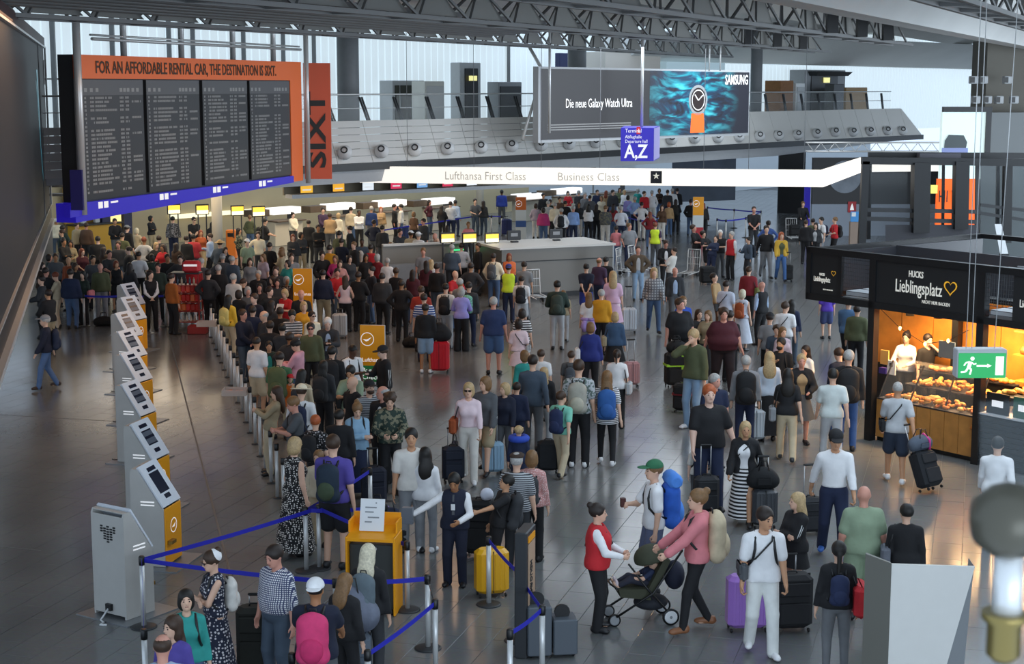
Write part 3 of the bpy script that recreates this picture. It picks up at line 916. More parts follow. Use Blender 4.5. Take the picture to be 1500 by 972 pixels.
# ------------------------------------------------------------------ people: body and clothes grown as one smooth surface each
class Field:
 def __init__(s, lo, hi, h):
  s.h = h
  s.lo = np.array(lo, np.float32) - h * 1.5
  n = np.ceil((np.array(hi) + h * 1.5 - s.lo) / h).astype(int) + 1
  s.ax = [(s.lo[i] + h * np.arange(n[i])).astype(np.float32) for i in range(3)]
  s.F = np.full(tuple(n), 1.0, np.float32)
 def _sl(s, lo, hi):
  out = []
  for i in range(3):
   a = max(0, int(math.floor((lo[i] - s.lo[i]) / s.h)))
   b = min(len(s.ax[i]), int(math.ceil((hi[i] - s.lo[i]) / s.h)) + 1)
   if b <= a:
    return None
   out.append(slice(a, b))
  return tuple(out)
 def grid(s, sl):
  return s.ax[0][sl[0]][:, None, None], s.ax[1][sl[1]][None, :, None], s.ax[2][sl[2]][None, None, :]
 def dist(s, p, k):
  m = k * 1.5 + s.h * 2.5
  if p[0] == 'c':
   _, a, b, r1, r2 = p
   R = max(r1, r2) + m
   sl = s._sl(np.minimum(a, b) - R, np.maximum(a, b) + R)
   if sl is None: return None, None
   x, y, z = s.grid(sl)
   ba = b - a
   bb = float(ba @ ba) + 1e-9
   x, y, z = x - a[0], y - a[1], z - a[2]
   t = np.clip((x * ba[0] + y * ba[1] + z * ba[2]) / bb, 0, 1)
   return sl, np.sqrt((x - t * ba[0]) ** 2 + (y - t * ba[1]) ** 2 + (z - t * ba[2]) ** 2) - (r1 + (r2 - r1) * t)
  _, c, r, R = p
  e = (np.abs(R) @ r) + m
  sl = s._sl(c - e, c + e)
  if sl is None: return None, None
  x, y, z = s.grid(sl)
  x, y, z = x - c[0], y - c[1], z - c[2]
  q = [(x * R[0, i] + y * R[1, i] + z * R[2, i]) / r[i] for i in range(3)]
  k0 = np.sqrt(q[0] ** 2 + q[1] ** 2 + q[2] ** 2) + 1e-6
  k1 = np.sqrt((q[0] / r[0]) ** 2 + (q[1] / r[1]) ** 2 + (q[2] / r[2]) ** 2) + 1e-6
  return sl, k0 * (k0 - 1) / k1
 def add(s, p, k=0.03):
  sl, d = s.dist(p, k)
  if sl is None: return
  F = s.F[sl]
  h = np.clip(0.5 + 0.5 * (F - d) / k, 0, 1)
  s.F[sl] = F + (d - F) * h - k * h * (1 - h)
 def sub(s, p):
  sl, d = s.dist(p, 0.02)
  if sl is None: return
  s.F[sl] = np.maximum(s.F[sl], -d)
 def clip(s, pt, n):
  sl = tuple(slice(0, len(a)) for a in s.ax)
  x, y, z = s.grid(sl)
  s.F = np.maximum(s.F, (x - pt[0]) * n[0] + (y - pt[1]) * n[1] + (z - pt[2]) * n[2])
 def nets(s):
  F = s.F
  neg = F < 0
  nx, ny, nz = F.shape
  cnt = np.zeros((nx - 1, ny - 1, nz - 1), np.int8)
  for i in (0, 1):
   for j in (0, 1):
    for k in (0, 1):
     cnt += neg[i:nx - 1 + i, j:ny - 1 + j, k:nz - 1 + k]
  act = (cnt > 0) & (cnt < 8)
  idx = np.full(act.shape, -1, np.int32)
  ijk = np.argwhere(act)
  if len(ijk) == 0:
   return np.zeros((0, 3), np.float32), np.zeros((0, 4), np.int32)
  idx[act] = np.arange(len(ijk))
  ps = np.zeros((len(ijk), 3), np.float32)
  w = np.zeros(len(ijk), np.float32)
  cor = [(0, 0, 0), (1, 0, 0), (0, 1, 0), (1, 1, 0), (0, 0, 1), (1, 0, 1), (0, 1, 1), (1, 1, 1)]
  val = [F[ijk[:, 0] + c[0], ijk[:, 1] + c[1], ijk[:, 2] + c[2]] for c in cor]
  for a in range(8):
   for b in range(a + 1, 8):
    dd = [cor[b][i] - cor[a][i] for i in range(3)]
    if sum(abs(q) for q in dd) != 1: continue
    m = (val[a] < 0) != (val[b] < 0)
    t = val[a][m] / (val[a][m] - val[b][m])
    ps[m] += np.array(cor[a], np.float32) + t[:, None] * np.array(dd, np.float32)
    w[m] += 1
  V = s.lo + s.h * (ijk + ps / w[:, None])
  Q = []
  for ax in range(3):
   A = [slice(None)] * 3; B = [slice(None)] * 3
   A[ax] = slice(0, -1); B[ax] = slice(1, None)
   na, nb = neg[tuple(A)], neg[tuple(B)]
   for flip in (False, True):
    e = np.argwhere((na & ~nb) if not flip else (~na & nb))
    o1, o2 = [(1, 2), (2, 0), (0, 1)][ax]
    e = e[(e[:, o1] > 0) & (e[:, o2] > 0) & (e[:, o1] < F.shape[o1] - 1) & (e[:, o2] < F.shape[o2] - 1)]
    if len(e) == 0: continue
    c = []
    for d1, d2 in ((0, 0), (-1, 0), (-1, -1), (0, -1)):
     q = e.copy(); q[:, o1] += d1; q[:, o2] += d2
     c.append(idx[q[:, 0], q[:, 1], q[:, 2]])
    if flip: c = c[::-1]
    Q.append(np.stack(c, 1))
  return V.astype(np.float32), np.concatenate(Q).astype(np.int32)
def raw_mesh(name, V, Q, m):
 me = bpy.data.meshes.new(name)
 me.vertices.add(len(V))
 me.vertices.foreach_set('co', np.ascontiguousarray(V, np.float32).ravel())
 me.loops.add(len(Q) * 4)
 me.loops.foreach_set('vertex_index', Q.ravel())
 me.polygons.add(len(Q))
 me.polygons.foreach_set('loop_start', np.arange(0, len(Q) * 4, 4, dtype=np.int32))
 me.polygons.foreach_set('use_smooth', np.ones(len(Q), bool))
 me.materials.append(m)
 me.update(calc_edges=True)
 return me
def A3(*v):
 return np.array(v, np.float32)
def rx(a):
 c, s_ = math.cos(a), math.sin(a)
 return np.array([[1, 0, 0], [0, c, -s_], [0, s_, c]], np.float32)
def rzm(a):
 c, s_ = math.cos(a), math.sin(a)
 return np.array([[c, -s_, 0], [s_, c, 0], [0, 0, 1]], np.float32)
def ik(a, t, l1, l2, hint):
 d = t - a
 L = float(np.linalg.norm(d))
 L2 = min(max(L, 0.08), (l1 + l2) * 0.995)
 d = d / (L + 1e-9)
 x = (L2 * L2 + l1 * l1 - l2 * l2) / (2 * L2)
 y = math.sqrt(max(l1 * l1 - x * x, 0))
 h = hint - d * float(hint @ d)
 h = h / (np.linalg.norm(h) + 1e-9)
 return a + d * x + h * y, a + d * L2
# hand targets for the left side (x mirrored for the right side), in the frame of a person 1.75 m tall who faces -y
ARMS = {
 'down': (A3(.26, -.04, .80), A3(.3, 1, 0)), 'out': (A3(.36, -.02, .86), A3(.3, 1, 0)),
 'pocket': (A3(.20, -.10, .93), A3(1, .8, 0)), 'cross': (A3(-.08, -.21, 1.16), A3(1, .1, -.6)),
 'phone': (A3(.04, -.33, 1.20), A3(.7, .2, -.8)), 'strap': (A3(.11, -.15, 1.27), A3(.8, .2, -.8)),
 'pull': (A3(.30, .27, .82), A3(.3, 1, 0)), 'push': (A3(.19, -.40, 1.03), A3(.5, .6, -.6)),
 'reach': (A3(.34, -.50, 1.10), A3(.4, .6, -.8)), 'clasp': (A3(.02, -.22, .98), A3(1, .3, 0)),
 'face': (A3(.05, -.17, 1.50), A3(.8, -.2, -.8)), 'hip': (A3(.19, .02, 1.02), A3(1, .25, 0)),
 'hold': (A3(.12, -.30, 1.08), A3(.7, .4, -.6)), 'swingf': (A3(.24, -.26, .86), A3(.2, 1, 0)),
 'swingb': (A3(.27, .20, .84), A3(.2, 1, 0)), 'side': (A3(.62, -.16, 1.12), A3(.3, .7, -.7)),
 'low': (A3(.24, -.22, .74), A3(.4, 1, 0)), 'back': (A3(.05, .20, .92), A3(1, .4, 0)),
 'sidelow': (A3(.48, -.06, .86), A3(.4, 1, 0)), 'carry': (A3(.27, -.10, .78), A3(.2, 1, 0)),
}
POSES = {  # left arm, right arm, stride
 'stand': ('down', 'down', 0), 'walk': ('swingf', 'swingb', .24), 'phone': ('down', 'phone', 0), 'phone2': ('phone', 'phone', 0),
 'cross': ('cross', 'cross', 0), 'pocket': ('pocket', 'pocket', 0), 'strap': ('strap', 'strap', 0), 'strapw': ('strap', 'down', .2),
 'pullL': ('pull', 'swingf', .24), 'pullR': ('swingf', 'pull', .24), 'push': ('push', 'push', .2), 'pushs': ('push', 'push', 0),
 'clasp': ('clasp', 'clasp', 0), 'faceR': ('down', 'face', 0), 'faceL': ('face', 'down', 0), 'hip': ('hip', 'hip', 0),
 'hipR': ('down', 'hip', 0), 'hold': ('hold', 'hold', 0), 'reachR': ('down', 'reach', 0), 'reachL': ('reach', 'down', 0),
 'sideR': ('down', 'side', 0), 'sideL': ('side', 'down', 0), 'standL': ('low', 'down', 0), 'standR': ('down', 'low', 0),
 'restL': ('out', 'pocket', 0), 'restR': ('pocket', 'out', 0), 'back': ('back', 'back', 0), 'guard': ('hold', 'side', 0),
 'strapr': ('down', 'strap', 0), 'walkst': ('strap', 'strap', .22), 'carry': ('carry', 'carry', .16), 'pushr': ('sidelow', 'pull', .1),
 'polo': ('out', 'low', .16),
}
HS = 1.07      # heads a little large, as seen from above
class Body:
 """joint positions of one pose"""
 def __init__(s, pose='stand', fem=False, fat=0.0, lean=0.0, yaw=0.0, nod=0.0):
  la, ra, stride = POSES[pose]
  s.fem, s.fat = fem, fat
  s.T = rx(math.radians(-lean)) if lean else np.eye(3, dtype=np.float32)
  s.hip = A3(0, 0, .95)
  tf = lambda p: s.T @ (p - s.hip) + s.hip
  s.tf = tf
  sw = .160 if fem else .180
  s.sh = {1: tf(A3(sw, .0, 1.395)), -1: tf(A3(-sw, .0, 1.395))}
  s.el, s.wr, s.hd = {}, {}, {}
  for k, nm in ((1, la), (-1, ra)):
   t, hint = ARMS[nm]
   mir = A3(k, 1, 1)
   push = A3(k * fat * .10, 0, 0) if abs(t[0]) > .15 else A3(0, -fat * .1, 0)
   e, w = ik(s.sh[k], tf(t * mir + push), .285, .25, s.T @ (hint * mir))
   s.el[k], s.wr[k] = e, w
   d = w - e
   s.hd[k] = d / np.linalg.norm(d)
  s.stride = stride
  s.hj, s.kn, s.an, s.fyaw = {}, {}, {}, {}
  for k in (1, -1):
   st = stride * k
   x0 = .088 + fat * .02
   s.hj[k] = A3(k * x0, .01, .92)
   foot = A3(k * (x0 + .025), -st * .9 if st > 0 else -st, .09 + (.05 if st < 0 else 0))
   kn, an = ik(s.hj[k], foot, .425, .415, A3(k * .12, -1, 0))
   s.kn[k], s.an[k] = kn, an
   s.fyaw[k] = k * math.radians(12)
  s.neck = tf(A3(0, .015, 1.45))
  s.HR = s.T @ rzm(math.radians(yaw)) @ rx(math.radians(nod))
  piv = tf(A3(0, .01, 1.52))
  s.hf = lambda p: s.HR @ (p - A3(0, .01, 1.52)) * HS + piv
  s.hc = s.hf(A3(0, -.012, 1.637))
  s.top = s.hf(A3(0, 0, 1.75))
 def torso(s, g=0.0):
  f, T, fem = s.fat, s.T, s.fem
  E = lambda c, r: ('e', s.tf(A3(*c)), A3(*r) + g, T)
  w = 0.012 if fem else 0.0
  out = [E((0, .012, .95), (.160 + f * .10 + w, .112 + f * .10, .125)),
               E((0, .0 - f * .03, 1.09), (.138 + f * .15 - w, .098 + f * .13, .16)),
               E((0, .005, 1.27), (.158 + f * .10 - w, .108 + f * .09, .18)),
               ('c', s.tf(A3(-.135, .012, 1.385)), s.tf(A3(.135, .012, 1.385)), .058 + g + f * .02, .058 + g + f * .02),
               E((0, .02, 1.425), (.115, .058, .058))]
  if fem:
   out += [E((.07, -.085, 1.27), (.062, .058, .062)), E((-.07, -.085, 1.27), (.062, .058, .062))]
  return out
 def arm(s, k, g=0.0):
  q = 0.92 if s.fem else 1.0
  f = s.fat * .022
  return [('c', s.sh[k], s.el[k], .053 * q + g + f, .042 * q + g + f), ('c', s.el[k], s.wr[k], .042 * q + g + f, .028 * q + g)]
 def leg(s, k, g=0.0, lo=1.0):
  f = s.fat * .035
  return [('c', s.hj[k], s.kn[k], .088 + g + f, .058 * lo + g + f * .5), ('c', s.kn[k], s.an[k], .058 * lo + g + f * .5, .038 * lo + g)]
def fingers(B, k, grip):
 """palm, four fingers with a bend each and a thumb, from the wrist along the forearm"""
 w, d = B.wr[k], B.hd[k]
 inw = A3(-k, 0, 0)
 inw = inw - d * float(inw @ d)
 inw /= np.linalg.norm(inw) + 1e-9              # palm faces the body
 sd = np.cross(d, inw)
 fwd = A3(0, -1, 0)
 if float(sd @ (B.T @ fwd)) < 0: sd = -sd        # thumb side towards the front
 R = np.stack([sd, inw, d], 1).astype(np.float32)
 out = [('e', w + d * .052, A3(.036, .017, .056), R)]
 c1, c2 = (.9, 1.3) if grip else (.25, .45)
 for i, ln in enumerate((.072, .08, .074, .058)):
  b0 = w + d * .093 + sd * (.027 - i * .018)
  a1 = d * math.cos(c1) + inw * math.sin(c1)
  a2 = d * math.cos(c1 + c2) + inw * math.sin(c1 + c2)
  b1 = b0 + a1 * ln * .52
  out += [('c', b0, b1, .0088, .0082), ('c', b1, b1 + a2 * ln * .5, .0082, .007)]
 t0 = w + d * .03 + sd * .026
 t1 = t0 + (sd * .6 + d * .75 + inw * .25) * .04
 out += [('c', t0, t1, .012, .0095), ('c', t1, t1 + (d * .9 + inw * .4) * .03, .0095, .008)]
 return out
def grow(prims, h, k=.03, clips=(), subs=()):
 """prims: list of (prim, blend)"""
 los, his = [], []
 for p, kk in prims:
  if p[0] == 'c':
   R = max(p[3], p[4]); los += [np.minimum(p[1], p[2]) - R]; his += [np.maximum(p[1], p[2]) + R]
  else:
   e = np.abs(p[3]) @ p[2]; los.append(p[1] - e); his.append(p[1] + e)
 fld = Field(np.min(los, 0) - .02, np.max(his, 0) + .02, h)
 for p, kk in prims:
  fld.add(p, kk)
 for p in subs:
  fld.sub(p)
 for pt, n in clips:
  fld.clip(pt, n)
 return fld.nets()
I3 = np.eye(3, dtype=np.float32)
def head_prims(B):
 h, R = B.hf, B.HR
 E = lambda c, r: ('e', h(A3(*c)), A3(*r) * HS, R)
 sx = .96 if B.fem else 1.0
 return [(E((0, .008, 1.655), (.076 * sx, .096, .092)), .02), (E((0, -.022, 1.605), (.062 * sx, .074, .082)), .03),
   (E((0, -.055, 1.555), (.034 * sx, .036, .03)), .03),
   (('c', h(A3(0, -.093, 1.638)), h(A3(0, -.108, 1.607)), .009, .014), .012),
   (E((.074 * sx, .012, 1.63), (.012, .022, .032)), .008), (E((-.074 * sx, .012, 1.63), (.012, .022, .032)), .008),
   (('c', B.neck + A3(0, 0, -.02), h(A3(0, .012, 1.56)), .056 - .006 * B.fem + B.fat * .02, .05), .03)]
def body_mesh(B, h, cov_top, cov_leg, hands, name='person'):
 pr = []
 for p in B.torso(-.012 if cov_top else 0): pr.append((p, .05))
 for k in (1, -1):
  for p in B.leg(k, -.012 if cov_leg else 0): pr.append((p, .03))
  q = B.an[k]
  pr.append((('c', q + A3(0, .02, -.05), q + A3(0, -.12, -.065), .03, .022), .02))
 pr += head_prims(B)
 for k in (1, -1):
  for p in B.arm(k): pr.append((p, .022))
  if hands == 0:
   w, d = B.wr[k], B.hd[k]
   pr.append((('c', w + d * .02, w + d * .13, .032, .024), .02))
 V, Q = grow(pr, h)
 if hands:
  Vs, Qs = [V], [Q]
  n = len(V)
  for k in (1, -1):
   fp = [(p, .006) for p in fingers(B, k, hands == 2)]
   fp.append((('c', B.wr[k] - B.hd[k] * .05, B.wr[k] + B.hd[k] * .02, .03, .025), .02))
   v, q = grow(fp, .0068)
   Vs.append(v); Qs.append(q + n); n += len(v)
  V, Q = np.concatenate(Vs), np.concatenate(Qs)
 return raw_mesh(name, V, Q, mat('skin'))
def cut(B, p):
 return B.tf(A3(*p))
def top_mesh(B, kind, h, m, hem=.90, loose=0.0, opened=False):
 g = .016 + loose
 pr, cl = [], []
 for p in B.torso(g): pr.append((p, .07))
 for k in (1, -1):
  a, b = B.arm(k, g - .002)
  if kind in ('shirt', 'jacket', 'hoodie', 'coat', 'blouse'):
   pr += [(a, .03), (('c', b[1], b[2] - B.hd[k] * .015, b[3], b[4] + .008), .02)]
  elif kind in ('tee', 'polo', 'tdress'):
   e = a[1] + (a[2] - a[1]) * .72
   pr.append((('c', a[1], e, a[3] + .006, a[4] + .016), .03))
  elif kind == 'rolled':
   e = b[1] + (b[2] - b[1]) * .25
   pr += [(a, .03), (('c', b[1], e, b[3], b[4] + .012), .02)]
 nz = B.T @ A3(0, 0, 1)
 subs = []
 if kind in ('tank', 'vest', 'sdress'):
  for k in (1, -1):
   subs.append(('c', cut(B, (k * .235, .0, 1.50)), cut(B, (k * .215, .0, 1.32)), .062, .05))
 if kind == 'hoodie':
  pr.append((('e', cut(B, (0, .09, 1.45)), A3(.10, .06, .07), B.T), .03))
 subs.append(('e', cut(B, (0, -.012, 1.505)), A3(.066, .072, .062 if kind in ('hoodie', 'jacket', 'coat', 'shirt', 'polo') else .078), B.T))
 cl.append((cut(B, (0, 0, 1.50)), nz))
 if kind in ('jacket', 'coat', 'hoodie') and opened:
  subs.append(('c', cut(B, (0, -.205 - B.fat * .08, 1.55)), cut(B, (0, -.215 - B.fat * .14, .6)), .115, .14))
 if hem < .95:
  for k in (1, -1):
   pr.append((('c', B.hj[k] + A3(0, 0, .06), B.hj[k] + (B.kn[k] - B.hj[k]) * .5, .112 + g * .6 + B.fat * .04, .112 + g * .6 + B.fat * .04), .05))
 if kind in ('vest', 'blouse', 'rolled'):
  subs.append(('c', cut(B, (0, -.16, 1.50)), cut(B, (0, -.16, 1.33)), .075, .01))
 hm = {'tdress': None, 'sdress': None, 'coat': .62}.get(kind, hem)
 if hm is None:
  pass
 elif hm < .84:
  pr.append((('c', A3(0, .01, .9), A3(0, .01, hm), .155 + g + B.fat * .1, .17 + g), .06))
  cl.append((A3(0, 0, hm), A3(0, 0, -1)))
 else:
  cl.append((cut(B, (0, 0, hm)), -nz))
 if kind in ('tdress', 'sdress'):
  cl.append((cut(B, (0, 0, .96)), -nz))
 V, Q = grow(pr, h, clips=cl, subs=subs)
 return V, Q
def trouser_mesh(B, kind, h, hem=None):
 g = {'trousers': .018, 'leggings': .008, 'wide': .03, 'shorts': .026, 'jeans': .014}[kind]
 pr, cl = [], []
 for p in B.torso(.008)[:2]: pr.append((p, .05))
 for k in (1, -1):
  a, b = B.leg(k, g, 1.0)
  if kind == 'shorts':
   e = a[1] + (a[2] - a[1]) * .80
   pr.append((('c', a[1], e, a[3], a[4] + .03), .025))
  else:
   ex = {'trousers': .012, 'wide': .035, 'jeans': .008}.get(kind, .002)
   pr += [(a, .025), (('c', b[1], b[2] + A3(0, 0, -.035), b[3], b[4] + ex), .02)]
 cl.append((cut(B, (0, 0, 1.03)), B.T @ A3(0, 0, 1)))
 return grow(pr, h, clips=cl)
def skirt_mesh(B, h, hem, flare, waist=1.04):
 """closed cone of cloth from the waist to the hem, open stride carried in its depth"""
 n = 20
 V, Q = [], []
 zs = [waist, waist - .10, .86, .74, .62, .5, .4, .3, .2, .12]
 zs = [z for z in zs if z > hem + .03] + [hem]
 for z in zs:
  t = (waist - z) / .5
  r = .142 + B.fat * .13 + min(t, .36) * .13 + max(0, t - .3) * flare
  for i in range(n):
   a = 2 * math.pi * i / n
   rr = r * (1 + .035 * math.sin(a * 6 + z * 3) * min(1, t))
   p = A3(rr * math.cos(a), rr * (.76 + B.stride * .5 * min(1, t)) * math.sin(a) + .01, z)
   V.append(B.tf(p) if z > .95 else p)
 for j in range(len(zs) - 1):
  for i in range(n):
   k = (i + 1) % n
   Q.append((j * n + k, j * n + i, j * n + n + i, j * n + n + k))
 return np.array(V, np.float32), np.array(Q, np.int32)
def hair_mesh(B, style, h):
 hf, R = B.hf, B.HR
 E = lambda c, r: ('e', hf(A3(*c)), A3(*r) * HS, R)
 face = [('e', hf(A3(0, -.125, 1.60)), A3(.067, .085, .105) * HS, R)]
 pr = [(E((0, .018, 1.670), (.090, .110, .101)), .02)]
 cl = []
 low = 1.60
 if style == 'short':
  low = 1.60
 elif style == 'buzz':
  pr = [(E((0, .014, 1.664), (.081, .102, .091)), .02)]; low = 1.615
 elif style == 'curly':
  pr = [(E((0, .018, 1.672), (.098, .116, .105)), .02)]
  for i in range(9):
   a = i * .7
   pr.append((E((.08 * math.cos(a), .02 + .085 * math.sin(a), 1.69 + .03 * math.sin(i * 2.1)), (.035, .035, .035)), .015))
  low = 1.585
 elif style == 'bob':
  pr += [(E((0, .03, 1.60), (.098, .088, .10)), .03)]; low = 1.505
 elif style == 'long':
  pr += [(E((0, .045, 1.58), (.098, .075, .14)), .03), (E((0, .085, 1.45), (.105, .05, .14)), .03)]; low = 1.30
 elif style == 'xlong':
  pr += [(E((0, .045, 1.58), (.105, .078, .14)), .03), (E((0, .09, 1.42), (.125, .055, .18)), .03)]; low = 1.22
 elif style == 'pony':
  pr += [(E((0, .118, 1.70), (.03, .035, .03)), .01), (('c', hf(A3(0, .14, 1.69)), hf(A3(0, .15, 1.48)), .03, .018), .02)]; low = 1.47
  face.append(E((.09, -.02, 1.52), (.06, .1, .075))); face.append(E((-.09, -.02, 1.52), (.06, .1, .075))); face.append(E((0, .04, 1.5), (.06, .07, .06)))
 elif style == 'bun':
  pr += [(E((0, .105, 1.735), (.045, .045, .045)), .01)]; low = 1.59
 elif style == 'braid':
  pr += [(('c', hf(A3(0, .11, 1.62)), hf(A3(.01, .135, 1.28)), .034, .02), .02)]; low = 1.26
  face.append(E((.09, -.0, 1.53), (.065, .1, .08))); face.append(E((-.09, -.0, 1.53), (.065, .1, .08)))
 elif style == 'fringe':
  pr = [(E((0, .016, 1.655), (.084, .1, .08)), .02)]; low = 1.575
  face.append(E((0, -.02, 1.73), (.075, .115, .075)))
 nz = R @ A3(0, 0, 1)
 cl.append((hf(A3(0, 0, low)), -nz))
 return grow(pr, h, clips=cl, subs=face)
def hat_mesh(B, style, h):
 hf, R = B.hf, B.HR
 E = lambda c, r: ('e', hf(A3(*c)), A3(*r) * HS, R)
 if style in ('cap', 'capback'):
  pr = [(E((0, .012, 1.685), (.094, .113, .092)), .02)]
  cl = [(hf(A3(0, 0, 1.672)), R @ A3(0, 0, -1))]
  V, Q = grow(pr, h, clips=cl)
  s_ = -1 if style == 'cap' else 1
  v, q = grow([(('e', hf(A3(0, s_ * .125, 1.684)), A3(.083, .094, .013), R), .01)], h * .6)
 elif style == 'bonnet':
  pr = [(E((0, .045, 1.68), (.088, .092, .09)), .02)]
  return grow(pr, h, clips=[(hf(A3(0, -.02, 1.66)), R @ (A3(0, -.86, -.5)))])
 elif style == 'flat':
  return grow([(E((0, -.015, 1.72), (.105, .14, .045)), .02)], h)
 elif style == 'scarf':
  return grow([(E((0, .014, 1.655), (.094, .114, .115)), .02), (E((0, .02, 1.52), (.11, .1, .1)), .04)], h, subs=[('e', hf(A3(0, -.125, 1.62)), A3(.064, .08, .09), R)])
 else:
  V, Q = grow([(E((0, .01, 1.70), (.095, .112, .085)), .02)], h, clips=[(hf(A3(0, 0, 1.685)), R @ A3(0, 0, -1))])
  v, q = grow([(('e', hf(A3(0, .01, 1.69)), A3(.20, .22, .015), R), .01)], h * .8)
 return np.concatenate([V, v]), np.concatenate([Q, q + len(V)])
def shoe_mesh(h):
 key = ('shoe', h)
 if key not in _CACHE:
  pr = [(('c', A3(0, .045, .05), A3(0, -.10, .04), .044, .042), .03), (('c', A3(0, .03, .09), A3(0, .03, .05), .043, .048), .02), (('e', A3(0, -.13, .035), A3(.044, .06, .035), I3), .02)]
  _CACHE[key] = raw_mesh('shoe', *grow(pr, h, clips=[(A3(0, 0, .0), A3(0, 0, -1)), (A3(0, 0, .105), A3(0, 0, 1))]), mat('leather'))
 return _CACHE[key]
_CACHE = {}
mat('skin', 'object', rough=.55, noise=.06, nscale=9)
mat('cloth', 'object', rough=.85, noise=.10, nscale=7, bump=.5)
mat('hair', 'object', rough=.55, noise=.25, nscale=40)
mat('leather', 'object', rough=.45)
mat('eye_dark', '#1a1412', rough=.2)
mat('lips', '#8c4a44', rough=.5)
EYE_M = MB().lathe([(.001, -.006), (.0085, -.003), (.0085, .003), (.001, .006)], n=8).mesh('eye', mat('eye_dark'))
MOUTH_M = MB().rbox((0, 0, 0), (.042, .008, .010), .003).mesh('mouth', mat('lips'))
BROW_M = MB().rbox((0, 0, 0), (.034, .008, .007), .002).mesh('eyebrow', mat('hair'))
GLASS_M = MB().box((-.033, 0, 0), (.05, .006, .034)).box((.033, 0, 0), (.05, .006, .034)).box((0, 0, .006), (.02, .006, .006)).box((.068, .045, .008), (.006, .1, .006)).box((-.068, .045, .008), (.006, .1, .006)).mesh('glasses', mat('eye_dark'))
PAT = {
 'stripe': lambda: pattern_mat('cloth_stripe', 'stripe', '#15171c', 16), 'wstripe': lambda: pattern_mat('cloth_white_stripe', 'thin', '#e8e8ea', 17),
 'thin': lambda: pattern_mat('cloth_thin_stripe', 'stripe', '#30333a', 32), 'check': lambda: pattern_mat('cloth_check', 'check', '#3b4468', 42),
 'plaid': lambda: pattern_mat('cloth_plaid', 'check', '#6c6e74', 14), 'dots': lambda: pattern_mat('cloth_dots', 'dots', '#e6e2dc', 34),
 'flower': lambda: pattern_mat('cloth_flower', 'dots', '#c9c4c6', 26), 'camo': lambda: pattern_mat('cloth_camo', 'blotch', '#7d7a64', 16),
 'leaf': lambda: pattern_mat('cloth_leaf', 'blotch', '#5f6f68', 22), 'dark': lambda: pattern_mat('cloth_dark_print', 'blotch', '#14161a', 15),
 'redprint': lambda: pattern_mat('cloth_red_print', 'dots', '#e0c8c4', 40), 'sequin': lambda: pattern_mat('cloth_sequin', 'dots', '#f4f4f4', 40, rough=.3),
}
LODS = {0: (.0165, .019, .013, 1), 1: (.027, .028, .0195, 0), 2: (.042, .042, .031, 0)}
def cmesh(key, name, fn, m):
 """mesh cached by its shape; a print gets a mesh of its own because the material sits on the mesh"""
 k = (key, m.name)
 if k not in _CACHE:
  V, Q = fn()
  _CACHE[k] = raw_mesh(name, V, Q, m)
 return _CACHE[k]
TOPNAME = {'tee': 'shirt', 'polo': 'shirt', 'shirt': 'shirt', 'rolled': 'shirt', 'blouse': 'blouse', 'jacket': 'jacket', 'hoodie': 'hoodie', 'coat': 'coat', 'tank': 'tank_top', 'vest': 'vest', 'tdress': 'dress', 'sdress': 'dress'}
PEOPLE = []
HEADPT = {}
